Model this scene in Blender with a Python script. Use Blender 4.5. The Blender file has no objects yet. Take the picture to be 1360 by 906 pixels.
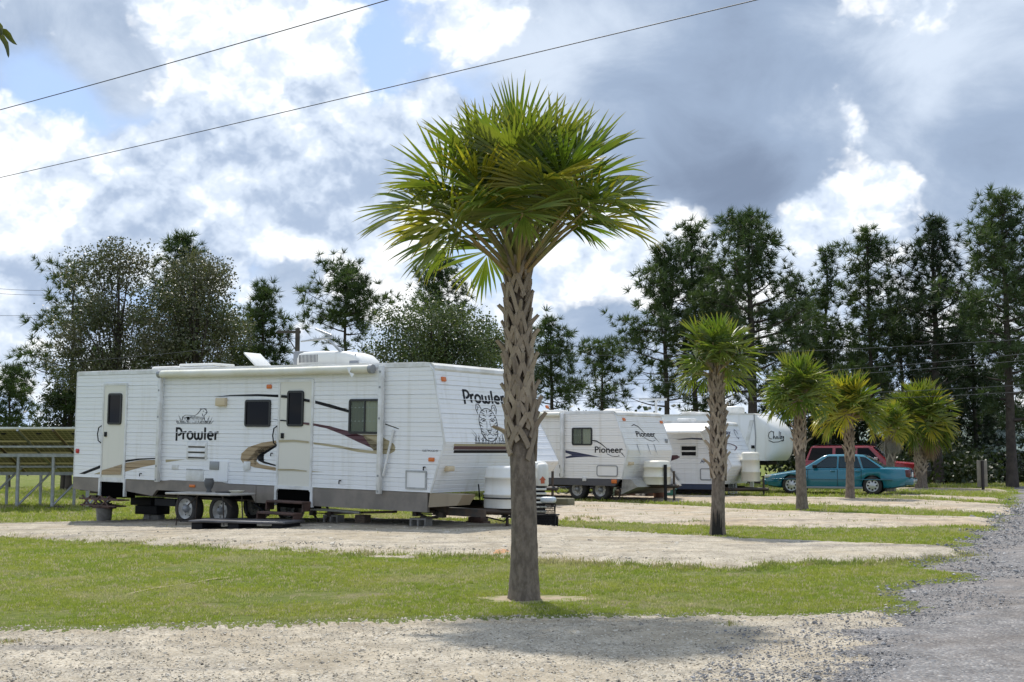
import bpy, bmesh, math, random
import numpy as np
from mathutils import Vector, Matrix, Euler
R = math.radians
S = bpy.context.scene
COL = S.collection

# ------------------------------------------------------------------ camera
F, CX, CY, HZ, CAMH = 1700.0, 680.0, 453.0, 600.0, 1.5
PITCH = math.atan((HZ - CY) / F)
cam = bpy.data.cameras.new('camera'); cam_o = bpy.data.objects.new('camera', cam); COL.objects.link(cam_o)
cam_o.location = (0, 0, CAMH); cam_o.rotation_euler = (math.pi/2 + PITCH, 0, 0)
cam.sensor_width = 36; cam.lens = 36*F/1360; cam.clip_start = .05; cam.clip_end = 5000
S.camera = cam_o
S.view_settings.view_transform = 'Standard'; S.view_settings.look = 'None'
S.view_settings.gamma = 1; S.view_settings.exposure = 0.45; S.view_settings.use_curve_mapping = False
S.cycles.max_bounces = 6; S.cycles.transparent_max_bounces = 6
S.cycles.caustics_reflective = False; S.cycles.caustics_refractive = False

# ------------------------------------------------------------------ light
SUN_EL, SUN_AZ = R(57), math.atan2(-.27, .96)      # azimuth measured from +Y towards +X: the sun stands beyond the trailers
sun_dir = Vector((math.sin(SUN_AZ)*math.cos(SUN_EL), math.cos(SUN_AZ)*math.cos(SUN_EL), math.sin(SUN_EL)))
sl = bpy.data.lights.new('sun', 'SUN'); sl.energy = 3.0; sl.angle = R(1.4); sl.color = (1, .95, .87)
so = bpy.data.objects.new('sun', sl); COL.objects.link(so)
so.rotation_euler = sun_dir.to_track_quat('Z', 'Y').to_euler(); so.location = (0, 0, 30)

# ------------------------------------------------------------------ node helper
class NT:
    def __init__(s, tree): s.t = tree; s.n = tree.nodes; s.l = tree.links
    def add(s, typ, ins=None, **kw):
        n = s.n.new(typ)
        for k, v in kw.items(): setattr(n, k, v)
        for k, v in (ins or {}).items():
            sock = n.inputs[k]
            if isinstance(v, bpy.types.NodeSocket): s.l.new(v, sock)
            else:
                try: sock.default_value = v
                except Exception: sock.default_value = (*v, 1)
        return n
    def m(s, op, a, b=0.0, c=None, clamp=False):
        d = {0: a, 1: b}
        if c is not None: d[2] = c
        return s.add('ShaderNodeMath', d, operation=op, use_clamp=clamp).outputs[0]
    def vm(s, op, a, b=None, out=0):
        d = {0: a}
        if b is not None: d[1] = b
        return s.add('ShaderNodeVectorMath', d, operation=op).outputs[out]
    def noise(s, vec, scale, detail=4, rough=.55, dist=0.0, lac=2.0):
        return s.add('ShaderNodeTexNoise', {'Vector': vec, 'Scale': scale, 'Detail': detail, 'Roughness': rough, 'Distortion': dist, 'Lacunarity': lac}).outputs[0]
    def mr(s, v, a, b, c=0.0, d=1.0, smooth=True):
        n = s.add('ShaderNodeMapRange', {0: v, 1: a, 2: b, 3: c, 4: d}); n.interpolation_type = 'SMOOTHSTEP' if smooth else 'LINEAR'; n.clamp = True
        return n.outputs[0]
    def mix(s, f, a, b, blend='MIX'):
        n = s.n.new('ShaderNodeMix'); n.data_type = 'RGBA'; n.blend_type = blend
        for i, v in ((0, f), (6, a), (7, b)):
            if isinstance(v, bpy.types.NodeSocket): s.l.new(v, n.inputs[i])
            else: n.inputs[i].default_value = v if i == 0 else (*v, 1)[:4]
        return n.outputs[2]

def pray(u, v):
    a, b = (u-CX)/F, -(v-CY)/F
    c, s_ = math.cos(PITCH), math.sin(PITCH)
    return Vector((a, c - b*s_, s_ + b*c))

# ------------------------------------------------------------------ sky: blue sky with broken cumulus
def make_world():
    w = bpy.data.worlds.new('World'); S.world = w; w.use_nodes = True
    t = NT(w.node_tree); t.n.clear()
    sky = t.add('ShaderNodeTexSky', sky_type='NISHITA', sun_disc=False, sun_elevation=SUN_EL, sun_rotation=SUN_AZ, air_density=1.0, dust_density=1.5, ozone_density=1.5)
    d = t.add('ShaderNodeTexCoord').outputs['Generated']
    def sc3(v, k): return t.add('ShaderNodeVectorMath', {0: v, 'Scale': k}, operation='SCALE').outputs[0]
    def ncol(v, s, det, ro): return t.vm('SUBTRACT', t.add('ShaderNodeTexNoise', {'Vector': v, 'Scale': s, 'Detail': det, 'Roughness': ro}).outputs['Color'], (.5, .5, .5))
    dd = t.vm('NORMALIZE', t.vm('ADD', d, sc3(ncol(d, 11.0, 2.0, .6), .055)))     # ragged outlines for the cloud masses
    def blobs(lst):
        acc = None
        for (u, v, r, a) in lst:
            c = pray(u, v).normalized(); rad = r/F
            dot = t.vm('DOT_PRODUCT', dd, tuple(c), out=1)
            g = t.m('MULTIPLY', t.m('POWER', 2.71828, t.m('MULTIPLY', t.m('SUBTRACT', dot, 1.0), 1.6/(rad*rad))), a)
            acc = g if acc is None else t.m('ADD', acc, g)
        return acc
    def at(off, k=1.2): return t.add('ShaderNodeMapping', {'Vector': d, 'Location': off, 'Scale': (1.0, 1.0, k)}).outputs[0]
    def cumulus(off):
        v = at(off); v = t.vm('ADD', v, sc3(ncol(v, 22.0, 4.0, .62), .040))
        vo = t.add('ShaderNodeTexVoronoi', {'Vector': v, 'Scale': 13.0, 'Detail': 3.0, 'Roughness': .56, 'Lacunarity': 2.3 }, feature='F1', normalize=True).outputs['Distance']
        n = t.noise(v, 7.5, 5, .55, .0)
        return t.m('ADD', t.m('MULTIPLY', n, .62), t.m('MULTIPLY', t.m('SUBTRACT', .42, vo), .62))
    fB0 = cumulus((3.1, 1.7, .4)); fB1 = cumulus((3.1, 1.7, .4 - .020))
    fB = t.m('ADD', fB0, blobs(BRIGHT))
    dB = t.mr(fB, .325, .44)
    low = t.noise(at((9.2, 4.3, 2.0)), 7.0, 5, .55, .2)
    relief = t.m('ADD', t.m('MULTIPLY', t.m('SUBTRACT', fB1, fB0), 5.5), .10)
    shB = t.m('ADD', t.m('ADD', t.m('MULTIPLY', t.m('SUBTRACT', low, .5), 2.2), relief), blobs(SHADE))
    shB = t.mr(shB, -1.15, 1.0)
    cB = t.mix(t.mr(shB, .22, .62), (.87, .885, .90), (.57, .645, .755)); cB = t.mix(t.mr(shB, .55, 1), cB, (.33, .41, .545))
    nA = t.noise(at((1.3, 7.7, 5.1), 1.5), 4.6, 8, .55, .3)
    fA = t.m('ADD', nA, blobs(GREY)); dA = t.mr(fA, .46, .70)
    nA2 = t.noise(at((4.3, 2.7, 1.1), 1.6), 9.0, 7, .58, .4)
    shA = t.m('ADD', t.m('MULTIPLY', t.m('SUBTRACT', nA2, .5), 1.5), blobs(DARK))
    cA = t.mix(t.mr(shA, -.35, .35), (.53, .605, .715), (.275, .35, .475)); cA = t.mix(t.mr(shA, .25, 1.0), cA, (.175, .225, .32))
    skyc = sc3(sky.outputs[0], SKY_STRENGTH)
    veil = t.mr(t.noise(at((5, 5, 5)), 3.5, 5, .55), .3, .7, .35, .85)
    skyc = t.mix(veil, skyc, (.33, .49, .80))
    # the lowest band of sky is paler
    z = t.add('ShaderNodeSeparateXYZ', {0: d}).outputs[2]
    skyc = t.mix(t.mr(z, .16, .0, 0, .75), skyc, (.52, .65, .86))
    col = t.mix(dA, skyc, cA); col = t.mix(dB, col, cB)
    bg = t.add('ShaderNodeBackground', {'Color': col, 'Strength': 1.0})
    out = t.add('ShaderNodeOutputWorld'); t.l.new(bg.outputs[0], out.inputs[0])
    w.cycles.sampling_method = 'MANUAL'; w.cycles.sample_map_resolution = 512
SKY_STRENGTH = .10
# cloud masses by direction: (pixel u, v, radius, strength)
BRIGHT = [(285, 40, 45, .18), (385, 50, 80, .13), (320, 110, 70, .12), (440, 150, 90, .10), (240, 230, 70, .10), (60, 215, 40, .12), (12, 225, 45, .15), (25, 290, 55, .12), (110, 300, 70, .10), (200, 270, 70, .10), (490, 290, 80, .10), (560, 350, 45, .18), (600, 400, 40, .12), (640, 30, 50, .12), (510, 390, 40, .10), (300, 320, 60, .08), (160, 220, 60, .08),
          (590, 150, 50, .08), (540, 200, 60, .06), (1085, 92, 24, .17), (1105, 120, 30, .20), (1130, 150, 30, .20), (1145, 185, 24, .16), (1195, 225, 30, .20), (1205, 262, 26, .16), (1160, 270, 30, .14), (880, 290, 50, .12), (770, 330, 60, .18), (820, 290, 40, .14), (960, 305, 60, .17), (1100, 295, 50, .16), (740, 270, 40, .08), (1280, 20, 50, .05), (640, 430, 40, .12), (1000, 430, 200, .06), (400, 470, 100, .06), (60, 400, 80, .06),
          (505, 95, 40, -.17), (170, 90, 55, -.10), (60, 140, 55, -.12), (645, 365, 45, -.18), (640, 270, 35, -.08), (960, 130, 130, -.34), (870, 190, 100, -.28), (1010, 230, 60, -.22), (1280, 140, 110, -.26), (760, 90, 70, -.12), (800, 430, 60, -.22), (1330, 250, 90, -.22), (1000, 40, 110, -.24), (360, 390, 60, -.08), (100, 40, 60, -.04), (420, 330, 50, -.06), (720, 190, 50, -.08)]
SHADE = [(400, 320, 80, .40), (350, 260, 50, .2), (140, 60, 110, .1), (250, 330, 60, .1), (1120, 150, 80, -.2), (320, 60, 100, -.25), (560, 370, 70, -.4), (30, 240, 70, -.25), (790, 310, 110, -.2), (1190, 240, 70, -.3), (960, 320, 80, -.2)]
GREY = [(960, 120, 170, .42), (860, 190, 110, .34), (1030, 230, 100, .34), (1280, 110, 170, .36), (1330, 260, 110, .26), (740, 80, 90, .20), (1180, 40, 90, .22), (400, 340, 110, .2), (150, 60, 120, .12), (1150, 330, 60, .1), (790, 420, 60, .24), (520, 100, 50, -.25), (650, 390, 60, -.2), (330, 200, 120, -.1), (60, 130, 60, -.2)]
DARK = [(1010, 60, 90, .55), (1030, 245, 80, .5), (960, 255, 80, .35), (870, 215, 70, .35), (900, 130, 100, .2), (1330, 230, 90, .35), (1270, 70, 90, -.05), (720, 80, 90, -.2), (1200, 60, 60, -.3), (790, 430, 60, .25)]
make_world()
# ------------------------------------------------------------------ materials
def mat(name, col, rough=.6, metal=0.0, spec=.5, col2=None, vs=3.0, vdet=5, lo=.35, hi=.65, bump=0.0, bs=40.0, stretch=None, trans=0.0, tcol=None, coat=0.0, streak=None):
    """plain principled surface; col2 = second real colour mixed in by noise; streak = colour of dirt running down"""
    m = bpy.data.materials.new(name); m.use_nodes = True
    t = NT(m.node_tree); p = t.n['Principled BSDF']
    p.inputs['Base Color'].default_value = (*col, 1); p.inputs['Roughness'].default_value = rough
    p.inputs['Metallic'].default_value = metal; p.inputs['Specular IOR Level'].default_value = spec
    p.inputs['Coat Weight'].default_value = coat
    co = t.add('ShaderNodeTexCoord').outputs['Object']
    if stretch: co = t.add('ShaderNodeMapping', {'Vector': co, 'Scale': stretch}).outputs[0]
    c = None
    if col2 is not None:
        c = t.mix(t.mr(t.noise(co, vs, vdet, .6), lo, hi), col, col2)
    if streak is not None:
        sv = t.add('ShaderNodeMapping', {'Vector': t.add('ShaderNodeTexCoord').outputs['Object'], 'Scale': (5, 5, .35)}).outputs[0]
        c = t.mix(t.mr(t.noise(sv, .9, 3, .6), .50, .85, 0, .45), c if c is not None else col, streak)
    if c is not None: t.l.new(c, p.inputs['Base Color'])
    if bump:
        b = t.add('ShaderNodeBump', {'Height': t.noise(co, bs, 5, .6), 'Strength': bump, 'Distance': .02})
        t.l.new(b.outputs[0], p.inputs['Normal'])
    if trans:
        tr = t.add('ShaderNodeBsdfTranslucent', {'Color': tcol or col})
        if c is not None and tcol is None: t.l.new(c, tr.inputs[0])
        mx = t.add('ShaderNodeMixShader', {0: trans, 1: p.outputs[0], 2: tr.outputs[0]})
        t.l.new(mx.outputs[0], t.n['Material Output'].inputs[0])
    return m

def leafmat(name, cols, tip=None, trans=.4, rough=.45, vs=1.2, yel=None):
    """leaf: colours mixed by noise over the crown, tips tinted by the 'tip' attribute"""
    m = bpy.data.materials.new(name); m.use_nodes = True
    t = NT(m.node_tree); p = t.n['Principled BSDF']
    co = t.add('ShaderNodeTexCoord').outputs['Object']
    c = t.mix(t.mr(t.noise(co, vs, 3, .6), .35, .65), cols[0], cols[1])
    if len(cols) > 2: c = t.mix(t.mr(t.noise(co, vs*7, 2, .6), .52, .66), c, cols[2])
    if yel is not None: c = t.mix(t.m('MULTIPLY', t.add('ShaderNodeObjectInfo').outputs['Random'], yel[0]), c, yel[1])
    if tip is not None:
        a = t.add('ShaderNodeAttribute', attribute_name='tip').outputs['Fac']
        c = t.mix(a, c, tip)
    t.l.new(c, p.inputs['Base Color']); p.inputs['Roughness'].default_value = rough
    tr = t.add('ShaderNodeBsdfTranslucent', {'Color': c})
    tr2 = t.mix(1.0, c, (1.25, 1.3, .75), 'MULTIPLY'); t.l.new(tr2, tr.inputs[0])
    mx = t.add('ShaderNodeMixShader', {0: trans, 1: p.outputs[0], 2: tr.outputs[0]})
    t.l.new(mx.outputs[0], t.n['Material Output'].inputs[0])
    return m

# ------------------------------------------------------------------ mesh helpers
class MB:
    def __init__(s): s.v = []; s.f = []; s.sm = []; s.mi = []; s.tip = []
    def add(s, vs, fs, smooth=False, mi=0, tip=None):
        o = len(s.v); s.v += [tuple(v) for v in vs]
        s.f += [tuple(i+o for i in f) for f in fs]; s.sm += [smooth]*len(fs); s.mi += [mi]*len(fs)
        s.tip += list(tip) if tip is not None else [0.0]*len(vs)
        return s
    def box(s, lo, hi, M=None, mi=0, taper=None):
        x0, y0, z0 = lo; x1, y1, z1 = hi
        vs = [Vector(p) for p in ((x0,y0,z0),(x1,y0,z0),(x1,y1,z0),(x0,y1,z0),(x0,y0,z1),(x1,y0,z1),(x1,y1,z1),(x0,y1,z1))]
        if M is not None: vs = [M @ v for v in vs]
        return s.add(vs, [(0,3,2,1),(4,5,6,7),(0,1,5,4),(1,2,6,5),(2,3,7,6),(3,0,4,7)], False, mi)
    def bbox(s, lo, hi, r=.02, n=2, M=None, mi=0):
        """bevelled box"""
        bm = bmesh.new(); bmesh.ops.create_cube(bm, size=1)
        for v in bm.verts: v.co = Vector([lo[i] + (v.co[i]+.5)*(hi[i]-lo[i]) for i in range(3)])
        bmesh.ops.bevel(bm, geom=bm.edges[:], offset=r, segments=n, profile=.5, affect='EDGES')
        bm.verts.index_update()
        vs = [M @ v.co if M is not None else v.co.copy() for v in bm.verts]
        s.add(vs, [tuple(v.index for v in f.verts) for f in bm.faces], n > 1, mi); bm.free(); return s
    def tube(s, pts, rad, n=8, cap=True, mi=0, smooth=True):
        pts = [Vector(p) for p in pts]
        if not hasattr(rad, '__len__'): rad = [rad]*len(pts)
        vs = []; fs = []; up = None
        for i, p in enumerate(pts):
            d = (pts[min(i+1, len(pts)-1)] - pts[max(i-1, 0)])
            d = d.normalized() if d.length > 1e-9 else Vector((0,0,1))
            if up is None:
                up = Vector((0,0,1)) if abs(d.z) < .9 else Vector((1,0,0))
            a = d.cross(up).normalized(); b = a.cross(d).normalized(); up = b
            for k in range(n):
                t = 2*math.pi*k/n; vs.append(p + (a*math.cos(t) + b*math.sin(t))*rad[i])
        for i in range(len(pts)-1):
            for k in range(n):
                k2 = (k+1) % n; fs.append((i*n+k, i*n+k2, (i+1)*n+k2, (i+1)*n+k))
        s.add(vs, fs, smooth, mi)
        if cap:
            m_ = len(pts)-1
            s.add([vs[k] for k in range(n)], [tuple(range(n))], False, mi)
            s.add([vs[m_*n+k] for k in range(n)], [tuple(reversed(range(n)))], False, mi)
        return s
    def cyl(s, a, b, r, n=16, mi=0): return s.tube([a, b], r, n, True, mi)
    def prism(s, poly, axis, a, b, mi=0, M=None):
        """extrude a 2-D outline along an axis ('x': outline is (y,z); 'y': (x,z); 'z': (x,y))"""
        def P(p, w): return Vector({'x': (w, p[0], p[1]), 'y': (p[0], w, p[1]), 'z': (p[0], p[1], w)}[axis])
        n = len(poly); vs = [P(p, a) for p in poly] + [P(p, b) for p in poly]
        if M is not None: vs = [M @ v for v in vs]
        fs = [tuple(range(n)), tuple(reversed(range(n, 2*n)))] + [(i, i+n, (i+1) % n + n, (i+1) % n) for i in range(n)]
        return s.add(vs, fs, False, mi)
    def lathe(s, c, prof, axis='z', n=24, mi=0, smooth=True):
        """prof = (radius, height) pairs round an axis through c"""
        c = Vector(c); vs = []; fs = []
        for (r, h) in prof:
            for k in range(n):
                t = 2*math.pi*k/n; a, b = r*math.cos(t), r*math.sin(t)
                vs.append(c + Vector({'z': (a, b, h), 'y': (a, h, b), 'x': (h, a, b)}[axis]))
        for i in range(len(prof)-1):
            for k in range(n):
                k2 = (k+1) % n; fs.append((i*n+k, i*n+k2, (i+1)*n+k2, (i+1)*n+k))
        return s.add(vs, fs, smooth, mi)
    def loft(s, rings, cap=True, smooth=True, mi=0):
        n = len(rings[0]); vs = [p for r in rings for p in r]; fs = []
        for i in range(len(rings)-1):
            for k in range(n):
                k2 = (k+1) % n; fs.append((i*n+k, i*n+k2, (i+1)*n+k2, (i+1)*n+k))
        s.add(vs, fs, smooth, mi)
        if cap:
            s.add(rings[0], [tuple(range(n))], False, mi); s.add(rings[-1], [tuple(range(n))], False, mi)
        return s
    def ribbon(s, pts, w, frame, closed=False, mi=0):
        """flat stroke: 2-D pts, width(s) w, frame maps (x, y) to 3-D"""
        n = len(pts); ws = w if hasattr(w, '__len__') else [w]*n; L = []; Rr = []
        for i in range(n):
            a = pts[max(i-1, 0)]; b = pts[min(i+1, n-1)]
            dx, dy = b[0]-a[0], b[1]-a[1]; l = math.hypot(dx, dy) or 1
            nx, ny = -dy/l*ws[i]/2, dx/l*ws[i]/2
            L.append(frame(pts[i][0]+nx, pts[i][1]+ny)); Rr.append(frame(pts[i][0]-nx, pts[i][1]-ny))
        return s.add(L+Rr, [(i, i+1, n+i+1, n+i) for i in range(n-1)], False, mi)
    def mesh(s, name, mats, fix=True):
        me = bpy.data.meshes.new(name); me.from_pydata([tuple(v) for v in s.v], [], s.f)
        for m in (mats if isinstance(mats, (list, tuple)) else [mats]): me.materials.append(m)
        me.polygons.foreach_set('use_smooth', s.sm); me.polygons.foreach_set('material_index', s.mi)
        if any(s.tip):
            a = me.attributes.new('tip', 'FLOAT', 'POINT'); a.data.foreach_set('value', s.tip)
        if fix:
            bm = bmesh.new(); bm.from_mesh(me); bmesh.ops.recalc_face_normals(bm, faces=bm.faces); bm.to_mesh(me); bm.free()
        me.update(); return me
    def build(s, name, mats, parent=None, fix=True, **kw):
        return link(name, s.mesh(name, mats, fix), parent, **kw)

def link(name, data, parent=None, loc=None, M=None, label=None, kind=None, group=None, cat=None):
    o = bpy.data.objects.new(name, data); COL.objects.link(o)
    if parent is not None: o.parent = parent
    if loc is not None: o.location = loc
    if M is not None: o.matrix_local = M
    for k, v in (('label', label), ('kind', kind), ('group', group), ('category', cat)):
        if v: o[k] = v
    return o
def thing(name, label, cat, M=None, group=None):
    o = bpy.data.objects.new(name, None); COL.objects.link(o); o.empty_display_size = .2
    if M is not None: o.matrix_world = M
    o['label'] = label; o['category'] = cat
    if group: o['group'] = group
    return o

def npmesh(name, V, Fc, mats, mi=None, tip=None, smooth=False):
    """fast mesh from numpy arrays; all faces the same size"""
    V = np.asarray(V, np.float32); Fc = np.asarray(Fc, np.int32); k = Fc.shape[1]
    me = bpy.data.meshes.new(name); me.vertices.add(len(V)); me.vertices.foreach_set('co', V.ravel())
    me.loops.add(Fc.size); me.loops.foreach_set('vertex_index', Fc.ravel())
    me.polygons.add(len(Fc)); me.polygons.foreach_set('loop_start', np.arange(0, Fc.size, k, dtype=np.int32))
    for m in (mats if isinstance(mats, (list, tuple)) else [mats]): me.materials.append(m)
    if mi is not None: me.polygons.foreach_set('material_index', np.asarray(mi, np.int32))
    me.polygons.foreach_set('use_smooth', np.full(len(Fc), smooth))
    if tip is not None:
        a = me.attributes.new('tip', 'FLOAT', 'POINT'); a.data.foreach_set('value', np.asarray(tip, np.float32))
    me.update(calc_edges=True); me.validate(); return me

# ------------------------------------------------------------------ where things stand
def gz(x, y):
    t = min(max((-x-2.0)/9.0, 0), 1); t = t*t*(3-2*t)
    return -.19*t*min(max((y-12)/10, 0), 1)
def gpt(u, v):
    """ground point seen at pixel (u, v) of the photograph"""
    d = pray(u, v); z = 0
    for _ in range(8):
        k = (z - CAMH)/d.z; z = gz(d.x*k, d.y*k)
    return Vector((d.x*k, d.y*k, z))
def ptY(u, v, Y):
    d = pray(u, v); k = Y/d.y; return Vector((d.x*k, Y, CAMH + d.z*k))
def rotz(a): return Matrix.Rotation(a, 4, 'Z')
def fr(seed): return random.Random(seed)
def vnoise(a, seed=0):
    """1-D value noise on a numpy array"""
    a = np.asarray(a, float); i = np.floor(a).astype(int); f = a-i; f = f*f*(3-2*f)
    h = lambda k: np.modf(np.abs(np.sin(k*127.1 + seed*311.7)*43758.5453))[0]
    return h(i)*(1-f) + h(i+1)*f - .5

# ------------------------------------------------------------------ ground
def ground_mat():
    m = bpy.data.materials.new('lawn'); m.use_nodes = True
    t = NT(m.node_tree); p = t.n['Principled BSDF']
    co = t.add('ShaderNodeNewGeometry').outputs['Position']
    g = t.mix(t.mr(t.noise(co, .5, 5, .6), .35, .65), (.15, .19, .032), (.215, .235, .055))
    g = t.mix(t.mr(t.noise(co, 9, 6, .7), .35, .7), g, (.115, .145, .03))
    dry = t.mr(t.noise(co, .9, 7, .68, .4), .52, .66)
    g = t.mix(t.m('MULTIPLY', dry, .75), g, (.30, .25, .15))
    t.l.new(g, p.inputs['Base Color']); p.inputs['Roughness'].default_value = .95; p.inputs['Specular IOR Level'].default_value = .15
    b = t.add('ShaderNodeBump', {'Height': t.noise(co, 45, 6, .7), 'Strength': .9, 'Distance': .04}); t.l.new(b.outputs[0], p.inputs['Normal'])
    return m
def gravel_mat(name, c1, c2, c3, dirt, dirt_amt=.5, sc=34, track=None):
    """loose crushed stone: each cell a stone with its own tone, dirt between and in patches"""
    m = bpy.data.materials.new(name); m.use_nodes = True
    t = NT(m.node_tree); p = t.n['Principled BSDF']
    co = t.add('ShaderNodeNewGeometry').outputs['Position']
    vo = t.add('ShaderNodeTexVoronoi', {'Vector': co, 'Scale': sc, 'Randomness': 1.0})
    sp = t.add('ShaderNodeSeparateColor', {0: vo.outputs['Color']})
    c = t.mix(t.mr(sp.outputs[0], .1, .9), c1, c2)
    c = t.mix(t.mr(sp.outputs[1], .86, .94), c, c3)
    gap = t.mr(vo.outputs['Distance'], .35, .75)
    c = t.mix(t.m('MULTIPLY', gap, .45), c, dirt)
    pat = t.mr(t.noise(co, .55, 6, .62, .3), .45, .62)
    c = t.mix(t.m('MULTIPLY', pat, dirt_amt), c, dirt)
    if track:
        tv = t.add('ShaderNodeMapping', {'Vector': co, 'Rotation': (0, 0, -track), 'Scale': (.06, .85, 1)}).outputs[0]
        c = t.mix(t.m('MULTIPLY', t.mr(t.noise(tv, 1.6, 4, .6), .50, .64), .45), c, dirt)
        tv = t.add('ShaderNodeMapping', {'Vector': co, 'Rotation': (0, 0, -track), 'Scale': (.10, 1.3, 1), 'Location': (3, 7, 0)}).outputs[0]
        c = t.mix(t.m('MULTIPLY', t.mr(t.noise(tv, 1.3, 4, .6), .56, .68), .55), c, (.115, .112, .115))
    wide = t.mr(t.noise(co, 2.6, 6, .68), .3, .7, .68, 1.12)
    c = t.mix(1.0, c, t.add('ShaderNodeCombineColor', {0: wide, 1: wide, 2: wide}).outputs[0], 'MULTIPLY')
    t.l.new(c, p.inputs['Base Color']); p.inputs['Roughness'].default_value = .9; p.inputs['Specular IOR Level'].default_value = .25
    h = t.m('ADD', t.m('MULTIPLY', vo.outputs['Distance'], -1.0), t.m('MULTIPLY', t.noise(co, 6, 4, .6), 1.2))
    b = t.add('ShaderNodeBump', {'Height': h, 'Strength': .5, 'Distance': .02}); t.l.new(b.outputs[0], p.inputs['Normal'])
    return m
M_LAWN = ground_mat()
M_GRAVEL = gravel_mat('pale gravel', (.41, .36, .275), (.56, .505, .41), (.22, .19, .15), (.37, .305, .21), .6, 52, R(-9))
M_SANDY = gravel_mat('sandy gravel', (.41, .36, .28), (.55, .49, .395), (.22, .18, .14), (.44, .335, .215), .6, 34, R(-9))
M_ROAD = gravel_mat('grey road gravel', (.145, .143, .147), (.245, .243, .24), (.40, .385, .365), (.235, .20, .17), .40, 52, R(62))
M_CLAY = mat('bare sandy soil', (.38, .30, .20), .95, col2=(.22, .22, .08), vs=7, lo=.42, hi=.6, bump=.6)

def grid_sheet(name, xs, ys, zf, m, kind='structure'):
    X, Y = np.meshgrid(xs, ys); Z = np.vectorize(zf)(X, Y)
    V = np.stack([X, Y, Z], -1).reshape(-1, 3); nx, ny = len(xs), len(ys)
    i, j = np.meshgrid(np.arange(nx-1), np.arange(ny-1)); a = (j*nx+i).ravel()
    return link(name, npmesh(name, V, np.stack([a, a+1, a+nx+1, a+nx], 1), m, smooth=True), kind=kind)
def axis(edge): # fine near the camera, coarse to the horizon
    return np.array(edge)
xs = np.concatenate([[-1500, -600, -250, -120, -70, -45], np.arange(-32, 32.1, 1.0), [45, 70, 120, 250, 600, 1500]])
ys = np.concatenate([[-60, -25, -8], np.arange(0, 84.1, 1.0), [100, 130, 180, 260, 420, 800, 1600, 2500]])
grid_sheet('ground', xs, ys, lambda x, y: gz(x, y), M_LAWN)

def resample(P, n):
    P = np.array([list(p)[:2] for p in P], float); d = np.r_[0, np.cumsum(np.hypot(*np.diff(P, axis=0).T))]
    # smooth the corners a little: linear resample then box filter
    s = np.linspace(0, d[-1], n); Q = np.stack([np.interp(s, d, P[:, 0]), np.interp(s, d, P[:, 1])], 1)
    k = max(3, n//60)|1; pad = np.pad(Q, ((k//2, k//2), (0, 0)), 'edge')
    return np.stack([np.convolve(pad[:, c], np.ones(k)/k, 'valid') for c in range(2)], 1)
PADPOLY = {}
def sheet_between(name, low, up, m, h=.05, jag=.12, seed=0, step=.07, across=22, kind='structure'):
    """a bed of loose material between two edge lines; thicker in the middle, its ragged edges dip into the soil"""
    L = max(np.hypot(*np.diff(np.array([list(p)[:2] for p in low]), axis=0).T).sum(), 1); n = int(min(700, L/step))
    A, B = resample(low, n), resample(up, n); s = np.linspace(0, L, n)
    dirn = (B-A)/np.maximum(np.linalg.norm(B-A, axis=1, keepdims=True), 1e-6)
    ja = sum(jag*w*vnoise(s*f, seed+i) for i, (f, w) in enumerate(((.5, 1.6), (1.7, .9), (5, .6), (13, .4))))
    jb = sum(jag*w*vnoise(s*f, seed+9+i) for i, (f, w) in enumerate(((.5, 1.6), (1.7, .9), (5, .6), (13, .4))))
    A = A + dirn*ja[:, None]; B = B + dirn*jb[:, None]
    key = name
    while key in PADPOLY: key += '+'
    PADPOLY[key] = np.vstack([A, B[::-1]])
    T = np.linspace(0, 1, across); V = np.zeros((n, across, 3)); rs = np.random.RandomState(seed)
    ends = np.clip(np.minimum(s, s[-1]-s)/.6, 0, 1)
    for k, t in enumerate(T):
        P = A*(1-t) + B*t; e = min(t, 1-t)/.16; e = min(e, 1); e = e*e*(3-2*e)
        z = np.array([gz(x, y) for x, y in P]) - .015 + (h+.015)*e*ends - .04*(1-ends) + (rs.rand(n)-.5)*.012*(e > .1) + (.012 if 0 < k < across-1 else 0)
        V[:, k, :2] = P; V[:, k, 2] = z
    a = (np.arange(n-1)[:, None]*across + np.arange(across-1)[None]).ravel()
    return link(name, npmesh(name, V.reshape(-1, 3), np.stack([a, a+1, a+across+1, a+across], 1), m, smooth=True), kind=kind)
def px(*ps): return [gpt(u, v) for u, v in ps]
E1 = px((-40,833),(0,832),(300,827),(480,822),(640,819),(900,816),(1040,814),(1110,812),(1180,806))
xl = E1[0].x
sheet_between('near_gravel_pad', [(xl-3, 1.5), (1.5, 1.5), (2.9, 8.2), (3.6, 9.8)], [(xl-3, E1[0].y)] + E1, M_GRAVEL, .02, .14, 3, .05, 60)
B_lo = px((-60,713),(0,716),(150,724),(250,730),(450,737),(560,741),(640,744),(760,750),(850,756),(985,757),(1060,750),(1130,752),(1215,748),(1262,744),(1300,742))
B_up = px((-60,699),(0,698),(200,690),(420,688),(600,691),(735,699),(820,706),(900,712),(1000,717),(1100,722),(1200,727),(1262,729.5),(1310,731))
sheet_between('gravel_site_pad', B_lo, B_up, M_GRAVEL, .07, .30, 11, .06, 30)
C_lo = px((560,690),(700,690),(760,693),(900,698),(1000,700.5),(1100,702.5),(1200,702),(1262,699),(1290,699),(1330,700))
C_up = px((560,665),(700,664),(800,667),(900,671),(1000,678),(1086,681),(1192,686),(1309,690),(1314,690),(1345,692))
sheet_between('sandy_site_pad', C_lo, C_up, M_SANDY, .06, .18, 23, .08, 24)
D_lo = px((700,662.5),(800,664.5),(900,668),(1000,671),(1090,671),(1190,675),(1310,682),(1322,684),(1350,686))
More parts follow.
